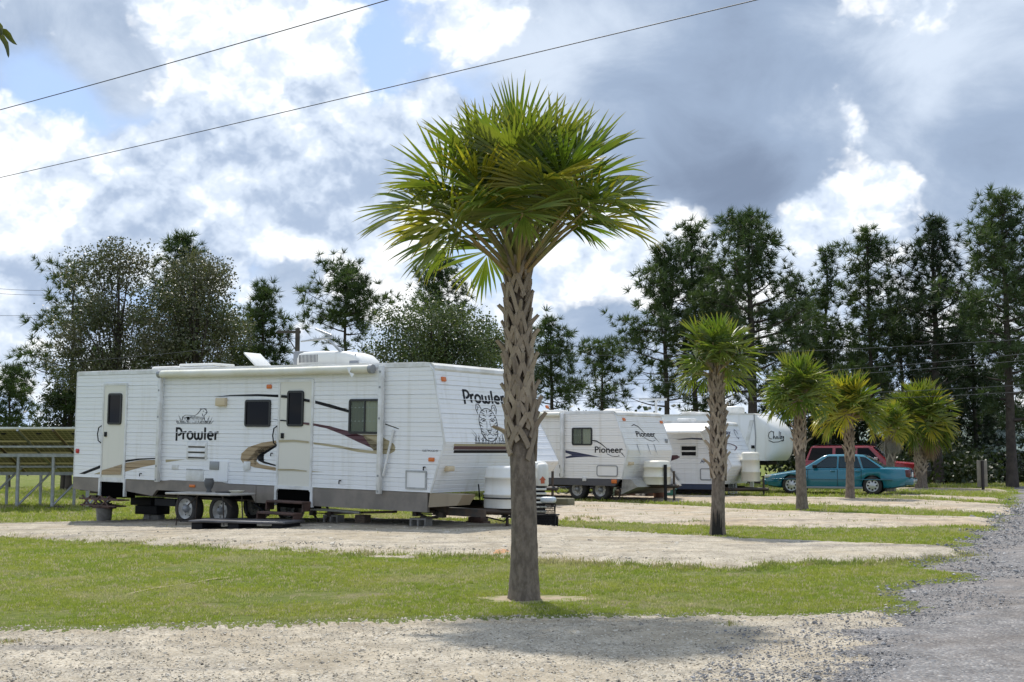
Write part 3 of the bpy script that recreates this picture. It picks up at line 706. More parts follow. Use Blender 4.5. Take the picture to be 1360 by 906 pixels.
class Trailer:
    """local frame: x runs forward along the wall that faces the camera (0 = its front top corner), y away from the camera, z up"""
    def __init__(s, label, group, u, Y, theta, pitch, L, W, name='travel_trailer', z0=0.0):
        x = ptY(u, HZ, Y).x
        s.M = Matrix.Translation((x, Y, gz(x, Y)+z0)) @ rotz(-theta) @ Matrix.Rotation(pitch, 4, 'Y')
        s.T = thing(name, label, 'travel trailer', s.M, group); s.I = s.M.inverted(); s.L = L; s.W = W
        s.o = s.I @ Vector((0, 0, CAMH))
    def w(s, u, v, y0=0.0):
        d = s.I.to_3x3() @ pray(u, v); t = (y0 - s.o.y)/d.y; p = s.o + d*t; return (p.x, p.z)
    def capw(s, u, v, upper=True):
        """point of the front cap plane seen at a pixel, as (y, distance along the slope from the knee or bottom)"""
        a, b = (s.prof[1], s.prof[2]) if upper else (s.prof[0], s.prof[1])
        t_ = Vector((b[0]-a[0], 0, b[1]-a[1])); Ls = t_.length; t_.normalize(); n = Vector((t_.z, 0, -t_.x))
        d = s.I.to_3x3() @ pray(u, v); p0 = Vector((a[0], 0, a[1])); k = (p0 - s.o).dot(n)/d.dot(n); p = s.o + d*k
        return (p.y, (p-p0).dot(t_))
    def capframe(s, upper=True, off=.015):
        a, b = (s.prof[1], s.prof[2]) if upper else (s.prof[0], s.prof[1])
        t_ = Vector((b[0]-a[0], 0, b[1]-a[1])).normalized(); n = Vector((t_.z, 0, -t_.x)); p0 = Vector((a[0], 0, a[1])) + n*off
        return lambda y, q: p0 + Vector((0, 1, 0))*y + t_*q
    def rect(s, u0, v0, u1, v1, y0=0.0):
        """upright rectangle from its corners in the photograph: centre and size taken on the wall plane"""
        um, vm = (u0+u1)/2, (v0+v1)/2
        xa, xb = s.w(u0, vm, y0)[0], s.w(u1, vm, y0)[0]; za, zb = s.w(um, v1, y0)[1], s.w(um, v0, y0)[1]
        return xa, za, xb, zb
    def shell(s, zb, zt, knee, bot, courses, capc, mside, mroof=None, rear_slope=0.0, panels=True, mcapl=None):
        s.zb, s.zt = zb, zt
        s.prof = [bot, knee, (-.03, zt-.13), (-.14, zt-.02)]
        T = s.T; L = s.L; W = s.W
        def xf(z):
            P = s.prof
            for (xa, za), (xb, zc) in zip(P, P[1:]):
                if z <= zc: return xa + (xb-xa)*(z-za)/max(zc-za, 1e-6)
            return P[-1][0]
        s.xf = xf
        ins = .015
        out = [(-L+ins, zb)] + [(p[0]-ins, p[1]) for p in s.prof] + [(-.5, zt-.005), (-L+ins, zt-.005)]
        mb = MB(); mb.prism(out, 'y', ins, W); mb.build('shell', mside, T)
        H = (zt-.06) - zb; s.brk = []
        allp = MB(); mid = [0]*0
        for c in range(courses):
            mb = MB() if panels else allp
            zs = [(zb + H*(c+f)/courses, o) for f, o in RIB]; s.brk += [z for z, o in zs]
            V = []
            for z, o in zs:
                for x in (-L, -L*.5, xf(z)): V.append((x, -o, z))
            # cut the mid vertex so long panels stay nearly flat yet slightly oil-canned
            n = len(zs); F_ = []
            for i in range(n-1):
                for k in range(2): F_.append((i*3+k, i*3+k+1, i*3+4+k, i*3+3+k))
            mb.add(V, F_)
            if panels: mb.build('siding_panel', mside, T)
        if not panels: allp.build('siding', mside, T, kind='stuff')
        allp = MB()
        for part, (a, b, nc) in enumerate(((s.prof[0], s.prof[1], capc[0]), (s.prof[1], s.prof[2], capc[1]))):
            a, b = Vector((a[0], 0, a[1])), Vector((b[0], 0, b[1])); t_ = (b-a); n_ = Vector((t_.z, 0, -t_.x)).normalized()
            for c in range(nc):
                mb = MB() if panels else allp; V = []
                for f, o in RIB:
                    p = a + t_*((c+f)/nc) + n_*o
                    for y in (0, W): V.append((p.x, y, p.z))
                n = len(RIB); mb.add(V, [(i*2, i*2+1, i*2+3, i*2+2) for i in range(n-1)])
                if panels: mb.build('front_panel', (mcapl if part == 0 and mcapl else mside), T)
        if not panels: allp.build('front_siding', mside, T, kind='stuff')
        # roof with rounded front edge, rim and corner trims
        mb = MB(); rp = [(-.02, zt-.14), (.0, zt-.10), (-.03, zt-.035), (-.10, zt+.012), (-.3, zt+.03), (-L*.5, zt+.05), (-L-.01, zt+.03), (-L-.01, zt-.06), (-.18, zt-.05)]
        mb.prism(rp, 'y', .015, W+.01); mb.build('roof', mroof or M_ROOF, T)
        mb = MB(); mb.box((-L-.012, -.022, zt-.065), (-.12, .012, zt+.008)); mb.build('roof_rim', M_TRIM, T)
        mb = MB(); P3 = [Vector((p[0]+.002, -.006, p[1])) for p in s.prof]
        mb.tube(P3, .022, 6); P3 = [Vector((p[0]+.002, W+.006, p[1])) for p in s.prof]; mb.tube(P3, .022, 6)
        mb.tube([(-L, -.006, zb), (-L, -.006, zt)], .02, 6); mb.build('corner_trim', M_TRIM, T)
    def rib(s, z):
        b = s.brk
        for i in range(len(b)-1):
            if b[i] <= z <= b[i+1] and b[i+1] > b[i]:
                k = i % len(RIB); o0 = RIB[k][1]; o1 = RIB[(k+1) % len(RIB)][1]; return o0 + (o1-o0)*(z-b[i])/(b[i+1]-b[i])
        return .004
    def decal(s, pxs, m, name='stripe', off=.003, y0=0.0, parent=None, local=False):
        """painted band that follows the ribs of the siding"""
        bm = bmesh.new(); P = pxs if local else [s.w(u, v, y0) for u, v in pxs]
        bm.faces.new([bm.verts.new((x, 0, z)) for x, z in P])
        bmesh.ops.triangulate(bm, faces=bm.faces[:])
        zs = [z for x, z in P]
        for z in s.brk:
            if min(zs) < z < max(zs): bmesh.ops.bisect_plane(bm, geom=bm.verts[:]+bm.edges[:]+bm.faces[:], plane_co=(0,0,z), plane_no=(0,0,1))
        for v in bm.verts: v.co.y = y0 - s.rib(v.co.z) - off
        me = bpy.data.meshes.new(name); bm.to_mesh(me); bm.free(); me.materials.append(m)
        return link(name, me, parent or s.T)
    def door(s, r, win, handle_px=None, step=True, well=None, mdoor=None):
        x0, z0, x1, z1 = r; T = s.T
        d = MB().prism(rrect(x0+.03, z0+.01, x1-.03, z1-.02, .03), 'y', -.030, .01).build('door', mdoor or M_CREAM, T)
        mb = MB(); ringprism(mb, rrect(x0-.02, z0-.03, x1+.02, z1+.03, .03), rrect(x0+.028, z0+.012, x1-.028, z1-.022, .03), 'y', -.040, .0); mb.build('door_frame', M_TRIM, d)
        s.window(win, d, bar=False, y=-.030)
        hx = x0+.09; mb = MB(); mb.bbox((hx, -.060, z0+(z1-z0)*.455), (hx+.075, -.028, z0+(z1-z0)*.505), .006); mb.build('latch', M_BLK, d)
        mb = MB(); zc = z0+(z1-z0)*.48; mb.tube([(x0-.06, -.012, zc-.2), (x0-.09, -.07, zc-.15), (x0-.10, -.09, zc), (x0-.09, -.07, zc+.15), (x0-.06, -.012, zc+.2)], .014, 6); mb.build('grab_handle', M_BLK, T)
    def window(s, r, parent=None, bar=True, curtain=None, y=-.012, rad=.06, fw=.045, mframe=None):
        x0, z0, x1, z1 = r; T = parent or s.T; mb = MB()
        ringprism(mb, rrect(x0, z0, x1, z1, rad), rrect(x0+fw, z0+fw, x1-fw, z1-fw, max(rad-fw, .012)), 'y', y-.028, y+.004)
        f = mb.build('window', mframe or M_FRAME, T)
        if T is s.T:
            MB().prism(rrect(x0+fw*.7, z0+fw*.7, x1-fw*.7, z1-fw*.7, .02), 'y', y-.012, y-.008).build('pane', M_GLASST if curtain else M_GLASS, f)
            xm = (x0+x1)/2
            if bar: MB().box((xm-.018, y-.022, z0+fw*.8), (xm+.018, y-.013, z1-fw*.8)).build('mullion', M_FRAME, f)
            if curtain:
                mb = MB(); n = 14
                for (a, b, mi) in ((x0+.03, xm, 0), (xm, x1-.03, 1)):
                    V = []
                    for i in range(n+1):
                        x = a+(b-a)*i/n; V += [(x, y-.004+.004*math.sin(i*1.7), z0+.03), (x, y-.004+.004*math.sin(i*1.7), z1-.03)]
                    mb.add(V, [(i*2, i*2+2, i*2+3, i*2+1) for i in range(n)], False, mi)
                mb.build('curtain', curtain, f)
        else:
            MB().prism(rrect(x0+fw*.7, z0+fw*.7, x1-fw*.7, z1-fw*.7, .02), 'y', y-.012, y-.004).build('window_pane', M_GLASS, T)
        return f
    def lamp(s, u, v, m=None, w=.13, h=.085, name='marker_light'):
        x, z = s.w(u, v); MB().bbox((x-w/2, -.045, z-h/2), (x+w/2, .0, z+h/2), .012).build(name, m or M_AMBER, s.T)
    def caplamp(s, u, v, upper=True):
        y, q = s.capw(u, v, upper); f = s.capframe(upper, 0); a, b = f(y, q), f(y, q+1); t_ = b-a; n = Vector((t_.z, 0, -t_.x))
        M_ = Matrix.Translation(a) @ Matrix((( n.x, 0, t_.x, 0), (0, 1, 0, 0), (n.z, 0, t_.z, 0), (0, 0, 0, 1)))
        MB().bbox((0, -.065, -.045), (.045, .065, .045), .012, M=M_).build('marker_light', M_AMBER, s.T)
    def wheels(s, xs, r, z, y=.10, w=.22, mrim=None):
        for x in xs:
            mb = MB(); pr = [(r*.60, 0), (r*.62, -.01), (r*.90, -.02), (r*.97, .01), (r, .05), (r, w-.05), (r*.97, w-.01), (r*.6, w)]
            mb.lathe((x, y, z), pr, 'y', 36); o = mb.build('wheel', M_RUBBER, s.T)
            mb = MB(); mb.lathe((x, y, z), [(r*.62, -.012), (r*.60, .0), (r*.56, .03), (r*.50, .065), (r*.42, .075), (r*.30, .045), (r*.22, .045), (r*.20, .03), (.001, .03)], 'y', 32); rim = mb.build('rim', mrim or M_RIMW, o)
            mb = MB()
            for k in range(8):
                a = k*math.pi/4+.3; c = Vector((x + math.cos(a)*r*.43, y+.0735, z + math.sin(a)*r*.43)); mb.cyl(c, c+Vector((0,-.008,0)), r*.042, 10)
            mb.build('rim_hole', M_BLK, o)
            mb = MB(); mb.lathe((x, y, z), [(r*.23, .045), (r*.21, -.02), (r*.15, -.055), (.001, -.06)], 'y', 20)
            for k in range(6):
                a = k*math.pi/3; c = Vector((x + math.cos(a)*r*.29, y+.05, z + math.sin(a)*r*.29)); mb.cyl(c, c+Vector((0,-.025,0)), r*.03, 8)
            mb.build('hub', M_GREY, o)
        return
    def jack(s, x, y, ztop, zbot, sp=.32):
        mb = MB(); zm = (ztop+zbot)/2
        for sg in (-1, 1):
            mb.tube([(x-sg*sp, y, zm), (x-sg*.07, y, ztop)], .024, 6); mb.tube([(x-sg*sp, y, zm), (x-sg*.07, y, zbot+.02)], .024, 6)
            mb.box((x-sg*sp-.05, y-.06, zm-.05), (x-sg*sp+.05, y+.06, zm+.05))
        mb.tube([(x-sp-.08, y, zm), (x+sp+.08, y, zm)], .013, 6); mb.box((x-.15, y-.1, zbot), (x+.15, y+.1, zbot+.03)); mb.box((x-.16, y-.08, ztop-.05), (x+.16, y+.08, ztop)); mb.build('scissor_jack', M_DARKM, s.T)
    def cover(s, c, r, h, m, wx=1.0, dy=0.0, name='propane_cover'):
        """moulded cover over the gas bottles: tapered, waist band, domed top"""
        mb = MB(); rings = []
        for z, k in ((0, 1.0), (.03, 1.02), (h*.30, 1.0), (h*.31, 1.04), (h*.345, 1.04), (h*.355, .985), (h*.70, .97), (h*.71, 1.02), (h*.76, 1.03), (h*.77, .97), (h*.92, .95), (h*.97, .90), (h, .78), (h*1.012, .45), (h*1.015, .01)):
            rg = []
            for i in range(32):
                a = 2*math.pi*i/32; ca, sa = math.cos(a), math.sin(a); q = 2/3.4
                rg.append(Vector((c[0] + math.copysign(abs(ca)**q, ca)*r*wx*k, c[1] + math.copysign(abs(sa)**q, sa)*(r+dy)*k, c[2]+z)))
            rings.append(rg)
        mb.loft(rings, True, True); return mb.build(name, m, s.T)

# lettering strokes --------------------------------------------------------
def arc(cx, cy, rx, ry, a0, a1, n=10): return [(cx + rx*math.cos(R(a0+(a1-a0)*i/n)), cy + ry*math.sin(R(a0+(a1-a0)*i/n))) for i in range(n+1)]
ROUND = {'P': (.60, [[(.10,-.12),(.10,.90)], [(.02,.86),(.26,.86)]+arc(.28,.60,.25,.26,90,-90)+[(.22,.34)]]),
  'r': (.40, [[(.10,0),(.10,.62)], [(.10,.36)]+arc(.30,.34,.20,.24,170,70,6)]), 'o': (.64, [arc(.30,.31,.23,.27,0,360,20)]),
  'w': (.86, [[(.08,.62),(.08,.24)]+arc(.235,.22,.155,.18,180,360,8)+[(.39,.55)], [(.39,.24)]+arc(.545,.22,.155,.18,180,360,8)+[(.70,.62)]]),
  'l': (.27, [[(.10,0),(.10,.95)]]), 'e': (.62, [[(.08,.32),(.50,.32)]+arc(.30,.31,.22,.27,5,310,18)])}
def letters(mb, text, frame, w=.165, kern=1.0):
    x = 0
    for ch in text:
        adv, st = ROUND[ch]
        for p in st: mb.ribbon([(x+a, b) for a, b in p], w, frame)
        x += adv*kern
    return x
def text_mesh(txt, size, shear=0.0, bold=0.0, space=1.0):
    c = bpy.data.curves.new('lettering', 'FONT'); c.body = txt; c.size = size; c.shear = shear; c.offset = bold; c.space_character = space; c.extrude = 0; c.resolution_u = 3
    o = bpy.data.objects.new('lettering', c); COL.objects.link(o); bpy.context.view_layer.update()
    me = bpy.data.meshes.new_from_object(o.evaluated_get(bpy.context.evaluated_depsgraph_get())); bpy.data.objects.remove(o); bpy.data.curves.remove(c); return me
def fitted(me, frame, x0, y0, x1, y1, m, flip=False):
    """place flat lettering so its box runs from (x0, y0) to (x1, y1) of a surface"""
    X = [v.co.x for v in me.vertices]; Yv = [v.co.y for v in me.vertices]; ax, bx, ay, by = min(X), max(X), min(Yv), max(Yv)
    for v in me.vertices: v.co = frame(x0 + (v.co.x-ax)/(bx-ax)*(x1-x0), y0 + (v.co.y-ay)/(by-ay)*(y1-y0))
    me.materials.clear(); me.materials.append(m); return me

def tiger_strokes():
    r = fr(5); S_ = []
    S_ += [(arc(0,.05,.56,.72,200,-20,22), .05), ([(-.52,-.2),(-.50,-.5),(-.38,-.72),(-.2,-.86),(0,-.9),(.2,-.86),(.38,-.72),(.50,-.5),(.52,-.2)], .06)]
    for sg in (-1, 1):
        S_ += [([(sg*.30,.70),(sg*.42,.95),(sg*.58,.98),(sg*.64,.75),(sg*.56,.45)], .06), ([(sg*.42,.78),(sg*.52,.86),(sg*.54,.66)], .05)]
        S_ += [([(sg*.12,.18),(sg*.24,.26),(sg*.38,.22),(sg*.46,.14)], .05), ([(sg*.16,.12),(sg*.26,.17),(sg*.36,.10)], .06), ([(sg*.24,.12),(sg*.28,.14)], .09)]
        S_ += [([(sg*.09,.12),(sg*.11,-.1),(sg*.16,-.32)], .03), ([(sg*.04,-.52),(sg*.18,-.60),(sg*.30,-.52)], .04)]
        for k, (y, a, b) in enumerate(((.62,.08,.30),(.50,.10,.34),(.38,.06,.26),(.30,.34,.52),(.02,.36,.54),(-.12,.34,.55),(-.28,.36,.53),(-.44,.34,.48),(-.58,.26,.40))):
            S_.append(([(sg*b,y+.05),(sg*(a+b)/2,y+.01),(sg*a,y-.04)], [.075,.05,.01]))
        for k in range(3): S_.append(([(sg*.18,-.40-.05*k),(sg*.44,-.36-.10*k)], .012))
    S_ += [([(-.13,-.34),(.13,-.34),(.04,-.45),(-.04,-.45),(-.13,-.34)], .06), ([(0,-.45),(0,-.55)], .04), ([(0,.70),(0,.45)], [.08,.01]), ([(-.10,-.74),(.10,-.74)], .05)]
    for k in range(34):
        x = -.98 + 1.96*k/33; h = r.uniform(.18, .62)*(.5+.8*abs(x)) ; S_.append(([(x, -1.02),(x+r.uniform(-.06,.10),-1.02+h*.6),(x+r.uniform(-.14,.22)*(1 if x > 0 else -1),-1.02+h)], [.05,.035,.005]))
    return S_
def cat_strokes():
    r = fr(8); S_ = []
    S_ += [([(-.62,-.25),(-.60,.10),(-.45,.26),(-.20,.24),(.02,.20),(.16,.36),(.26,.60),(.36,.82),(.50,.86),(.60,.76),(.66,.55),(.60,.36),(.50,.20),(.52,-.1),(.62,-.45)], .05)]
    S_ += [([(.30,.80),(.30,.93),(.38,.86)], .05), ([(.50,.86),(.58,.95),(.60,.80)], .05), ([(.44,.62),(.50,.66)], .06), ([(.56,.50),(.64,.52),(.60,.46)], .05), ([(.42,.40),(.44,.16)], .04)]
    for k in range(16):
        x = -.56 + .07*k; S_.append(([(x,.18-.02*abs(k-8)),(x+.05,-.05),(x+.03,-.28)], [.07 if k < 7 else .03,.035,.01]))
    S_ += [([(-.34,.10),(-.30,-.12),(-.36,-.34)], .16)]
    for k in range(30):
        x = -1 + 2*k/29; h = r.uniform(.3,.95)*(.35+.75*abs(x)); S_.append(([(x*.86,-.60),(x*.93,-.60+h*.5),(x*1.0+r.uniform(-.05,.05),-.60+h)], [.04,.035,.008]))
    return S_

# ------------------------------------------------------------------ the big trailer in front
def make_front_trailer():
    t = Trailer('large cream-doored white trailer with maroon and tan swooshes, nearest to the camera', 'parked travel trailers', 574, 24.3, R(34.5), R(1.0), 10.9, 2.50)
    T = t.T; t.L = -t.w(101, 565)[0]; L = t.L; W = t.W
    zt = t.w(574, 482.4)[1]; zb = t.w(540, 653.5)[1]; kx, kz = t.w(590.5, 588); bx, _ = t.w(572, 656)
    t.shell(zb, zt, (kx, kz), (bx, zb), 9, (4, 5), M_SIDE)
    # skirt: taupe band below the siding, lower in front, with a hump over the wheels and openings under the doors
    zs = t.w(540, 679)[1]; d1 = t.rect(137.5, 511, 168, 638.5); d2 = t.rect(371, 506, 415.5, 647)
    w1, w2 = t.w(240, 676), t.w(286, 677)
    arch0, arch1 = t.w(205, 660)[0], t.w(338, 665)[0]; zr = t.w(70, 649)[1]
    def sk(x0, x1, za, zc=None): return MB().prism([(x0, za), (x1, zc if zc is not None else za), (x1, zb-.004), (x0, zb-.004)], 'y', -.012, .06)
    sk(-L, d1[0]-.06, zr+.02, zr-.02).build('skirt', M_SKIRT, T); sk(d1[2]+.06, arch0-.05, zs+.10, zs+.02).build('skirt', M_SKIRT, T)
    sk(arch1+.05, d2[0]-.06, zs).build('skirt', M_SKIRT, T); sk(d2[2]+.06, t.w(568, 670)[0], zs, zs).build('skirt', M_SKIRT, T)
    zh = t.w(262, 639)[1]; xa, xb = t.w(216, 650)[0], t.w(300, 652)[0]
    MB().prism([(arch0-.05, zs+.02), (arch0+.10, zs+.16), (arch1-.08, zs+.16), (arch1+.05, zs), (arch1+.05, zb-.002), (xb+.12, zb-.002), (xb-.12, zh), (xa+.28, zh), (xa-.05, zb-.002), (arch0-.05, zb-.002)], 'y', -.026, .05).build('wheel_skirt', M_SKIRT, T)
    x, z = t.w(257, 645.5); MB().bbox((x-.09, -.05, z-.03), (x+.09, -.02, z+.03), .01).build('reflector', M_AMBER, T)
    MB().prism([(t.w(569, 660)[0], t.w(569, 674)[1]), (t.w(607, 672)[0], t.w(607, 673)[1]+.02), (t.w(609, 659)[0]+.1, zb-.004), (bx-.02, zb-.004)], 'y', .0, .40).build('front_apron', M_BROWNS, T)
    MB().box((-L+.1, .10, zs+.05), (bx-.3, W-.05, zs+.14)).build('underbelly', M_HOLESHADE, T)
    mb = MB()
    for y in (.35, W-.35): mb.box((-L+.2, y-.04, zs-.02), (bx+.15, y+.04, zs+.12))
    zx = zs+.02; mb.box((bx-.2, .33, zx-.08), (bx+1.0, .41, zx+.06)); ty = W/2
    mb.tube([(bx+.1, .35, zx), (bx+1.35, ty, zx)], .06, 4); mb.tube([(bx+.1, W-.35, zx), (bx+1.35, ty, zx)], .06, 4); mb.tube([(bx+1.2, ty, zx-.1), (bx+1.2, ty, zx+.5)], .035, 8); mb.tube([(bx+.9, ty, .02), (bx+.9, ty, zx)], .03, 6)
    mb.build('chassis', M_DARKM, T)
    # frames below the doors, each opening's shade painted on a solid box, and folding steps
    for (dr, ex, nst) in ((d1, .0, 0), (d2, .0, 2)):
        x0, x1 = dr[0]-.06, dr[2]+.06
        a0 = [(x0, zs-.03), (x0, zb-.01), (x0+.03, zb+.02), (x1-.03, zb+.02), (x1, zb-.01), (x1, zs-.03), (x1-.055, zs-.03), (x1-.055, zb-.10), (x1-.10, zb-.05), (x0+.10, zb-.05), (x0+.055, zb-.10), (x0+.055, zs-.03)]; MB().prism(a0, 'y', -.045, .02).build('step_frame', M_TRIM, T)
        MB().box((x0+.05, .0, zs-.06), (x1-.05, .30, zb-.03)).build('step_well_shade', M_HOLESHADE, T)  # solid box, coloured black for the shade inside the opening
    x0, x1 = d2[0], d2[2]; mb = MB()
    for k in range(2):
        z = zs+.09-.22*k; y = -.05-.25*k; mb.bbox((x0-.02, y-.26, z-.05), (x1+.04, y+.02, z), .012)
        for x in (x0-.05, x1+.02): mb.box((x-.015, y-.22, z-.20), (x+.015, y+.0, z-.04))
    mb.build('entry_step', M_RUST, T)
    x0, x1 = d1[0]-.25, d1[2]+.32; mb = MB()
    for k in range(2):
        z = zs-.08-.14*k; mb.box((x0+.05*k, -.42, z-.03), (x1-.1*k, -.10, z))
    for q in range(3):
        xx = x0+.1+.33*q; mb.tube([(xx, -.40, zs-.02), (xx+.30, -.40, zs-.26)], .022, 5); mb.tube([(xx+.30, -.40, zs-.02), (xx, -.40, zs-.26)], .022, 5)
    mb.build('entry_step', M_RUST, T, label='folded rear entry step')
    t.door(d1, t.rect(145.5, 522.5, 163.5, 564)); t.door(d2, t.rect(383.5, 519, 405, 566.5))
    # windows
    t.window(t.rect(326.5, 531, 360.5, 567), bar=False); t.window(t.rect(464.5, 530, 507, 576.5), curtain=[M_CURTD, M_CURT])
    # swooshes (outlines read off the photograph, laid on the wall)
    def z1(*p): return [(80+a/3.356, 460+b/3.356) for a, b in p]
    def z2(*p): return [(400+a/3.02, 440+b/3.02) for a, b in p]
    def z3(*p): return [(350+a/4.767, 480+b/4.767) for a, b in p]
    t.decal(z1((85,568),(180,530),(274,512),(275,521),(190,540),(110,570)), M_BLK); t.decal(z1((289,508),(350,500),(440,497),(440,502),(360,506),(289,517)), M_BLK)
    t.decal(z1((290,520),(360,508),(440,506),(440,524),(360,540),(289,560)), M_TAN); t.decal(z1((472,505),(560,504),(520,510),(472,517)), M_OLIVE); t.decal(z1((150,570),(184,558),(184,571)), M_OLIVE)
    dd = lambda P, m, n='door_stripe': t.decal(P, m, n, .034)
    dd(z1((192,553),(281,526),(277,572),(190,572)), M_TAN)
    t.decal(z1((680,227),(760,217),(880,213),(978,216),(978,228),(880,222),(760,222)), M_BLK); dd(z1((990,217),(1020,219),(1020,231),(990,229)), M_BLK); dd(z1((1090,233),(1118,238),(1118,250),(1090,245)), M_BLK)
    t.decal(z3((330,248),(440,276),(545,308),(545,326),(440,298),(330,267)), M_BLK); t.decal(z3((772,393),(860,425),(858,430),(772,400)), M_BLK)
    t.decal(z3((45,363),(95,370),(95,374)), M_BLK); dd(z3((115,370),(155,373),(155,382),(115,378)), M_BLK); dd(z3((258,386),(298,389),(298,404),(258,397)), M_MAROON)
    t.decal(z3((318,392),(420,410),(540,442),(640,474),(735,524),(735,558),(690,550),(600,510),(500,462),(400,424),(318,407)), M_MAROON)
    t.decal(z3((628,464),(735,466),(790,500),(825,520),(838,545),(832,570),(800,586),(737,588),(600,574),(480,548),(318,524),(318,512),(480,532),(600,556),(700,566),(736,562),(735,518)), M_OLIVE)
    dd(z3((105,498),(200,496),(296,506),(296,518),(200,508),(105,512)), M_OLIVE); dd(z3((98,680),(200,682),(282,692),(282,698),(200,691),(98,690)), M_OLIVE); t.decal(z3((305,694),(390,701),(305,701)), M_OLIVE)
    t.decal(z1((965,420),(900,430),(840,450),(810,478),(806,505),(822,525),(870,540),(963,555),(963,540),(890,525),(866,500),(868,470),(890,450),(965,437)), M_TAN)
    t.decal(z1((967,440),(910,448),(880,466),(872,490),(885,510),(910,522),(963,535),(963,529),(910,512),(892,495),(890,478),(905,458),(967,446)), M_BLK)
    # lettering and the lying cat
    x0, z0 = t.w(233.5, 583.5); x1, z1_ = t.w(284, 568); fr_ = lambda k: (lambda a, b: Vector((x0 + a/3.30*(x1-x0), -.0145, z0 + b*(z1_-z0)*1.06)))
    mb = MB(); letters(mb, 'Prowler', fr_(0), .17); mb.build('lettering', M_BLK, T)
    cx, cz = t.w(258.5, 555); sx = (t.w(284, 555)[0]-t.w(233, 555)[0])/2; sz = (t.w(258, 543)[1]-t.w(258, 565)[1])/1.6
    mb = MB()
    for p, w in cat_strokes(): mb.ribbon(p, [q*.8 for q in w] if hasattr(w, '__len__') else w*.8, lambda a, b: Vector((cx+a*sx, -.0145, cz+b*sz)))
    mb.build('lying_cat_emblem', M_BLK, T)
    # front cap lettering, tiger head and stripes
    f = t.capframe(True, .0145); yA, qA = t.capw(615, 533); yB, qB = t.capw(663.5, 536); hgt = t.capw(640, 517)[1]-t.capw(640, 535)[1]
    mb = MB(); letters(mb, 'Prowler', lambda a, b: f(yA + a/3.30*(yB-yA), (qA+qB)/2-.02 + b*hgt), .17); mb.build('front_lettering', M_BLK, T)
    yc, qc = t.capw(648, 563); sy = (t.capw(672, 563)[0]-t.capw(624, 563)[0])/2; sq = (t.capw(652, 537)[1]-t.capw(652, 589)[1])/2
    mb = MB()
    for p, w in tiger_strokes(): mb.ribbon(p, [q*.75 for q in w] if hasattr(w, '__len__') else w*.75, lambda a, b: f(yc+a*sy*.88, qc+b*sq))
    mb.build('tiger_head_emblem', M_BLK, T)
    fl = t.capframe(False, .0145)
    for va, vb, m in ((589.2, 592, M_OLIVE), (592.2, 597, M_MAROON), (597.5, 601.5, M_BLK)):
        ya, qa = t.capw(602.5, va, False); _, qb = t.capw(602.5, vb, False)
        MB().add([fl(ya, qa), fl(W-.3, qa), fl(W-.3, qb), fl(ya, qb)], [(0,1,2,3)]).build('front_stripe', m, T)
    me = text_mesh('FLEETWOOD RV', .1, .2); xa, za = t.w(561.5, 600); xb, zc = t.w(583, 597)
    link('small_lettering', fitted(me, lambda a, b: Vector((a, -.0145, b)), xa, za, xb, zc, M_BLK), T)
    # lights, hatches, vents
    t.lamp(358.6, 513.6); t.lamp(574, 610.5, h=.075); t.lamp(104, 599, M_RED, .10, .10); t.caplamp(588, 504)
    a = t.rect(290, 528.5, 302.5, 539.5); MB().bbox((a[0], -.10, a[1]), (a[2], -.0, a[3]), .02).build('porch_light', M_BEIGE, T)
    a = t.rect(249, 586.5, 276, 610.5); mb = MB(); mb.bbox((a[0], -.030, a[1]), (a[2], .0, a[3]), .01)
    o = mb.build('fridge_vent', M_TRIM, T)
    for k in range(3):
        z = a[1] + (a[3]-a[1])*(.2+.3*k); MB().prism([(-.031, z-.03), (-.052, z-.015), (-.031, z+.045)], 'x', a[0]+.05, a[2]-.05).build('louvre', M_TRIM, o); MB().box((a[0]+.06, -.0325, z-.055), (a[2]-.06, -.029, z-.03)).build('slot', M_BLK, o)
    a = t.rect(248, 622, 271, 638); o = MB().bbox((a[0], -.026, a[1]), (a[2], .0, a[3]), .008).build('service_hatch', M_TRIM, T); MB().bbox((a[0]+.02, -.04, a[3]-.035), (a[2]-.02, -.022, a[3]-.02), .004).build('hinge', M_GREY, o)
    a = t.rect(279.5, 612.5, 304, 639.5); o = MB().prism(rrect(a[0], a[1], a[2], a[3], .03), 'y', -.045, 0).build('service_hatch', M_SIDE, T); MB().bbox((a[0]+.03, -.065, (a[1]+a[3])/2+.03), (a[0]+(a[2]-a[0])*.55, -.04, a[3]-.01), .008).build('vent_grille', M_GREY, o)
    a = t.rect(325, 613, 333.5, 624.5); MB().bbox((a[0], -.04, a[1]), (a[2], 0, a[3]), .01).build('water_inlet', M_TRIM, T)
    a = t.rect(229, 617.5, 237.5, 623.5); MB().bbox((a[0], -.024, a[1]), (a[2], 0, a[3]), .006).build('small_hatch', M_TRIM, T)
    a = t.rect(539.5, 625, 567.5, 650); o = MB(); ringprism(o, rrect(a[0], a[1], a[2], a[3], .02), rrect(a[0]+.035, a[1]+.035, a[2]-.035, a[3]-.035, .01), 'y', -.03, 0); o = o.build('storage_hatch', M_GALV, T); MB().box((a[0]+.034, -.022, a[1]+.034), (a[2]-.034, 0, a[3]-.034)).build('hatch_panel', M_SIDE, o)
    for u, v in ((188.5, 629), (453, 638.5), (362.5, 602), (565, 620.5)):
        x, z = t.w(u, v); MB().tube([(x, .0, z), (x, -.06, z), (x+.01, -.075, z-.06)], .014, 6).build('hook', M_BLK, T)
    y, q = t.capw(594, 622, False); MB().bbox(tuple(fl(y, q)+Vector((-.02,-.10,-.05))), tuple(fl(y, q)+Vector((.10,.10,.05))), .02).build('front_light', M_BEIGE, T)
    # awning: rolled fabric along the top, two arms and a brace
    xa, za = t.w(220, 493); xb, zc = t.w(498, 491); za = zt-.09
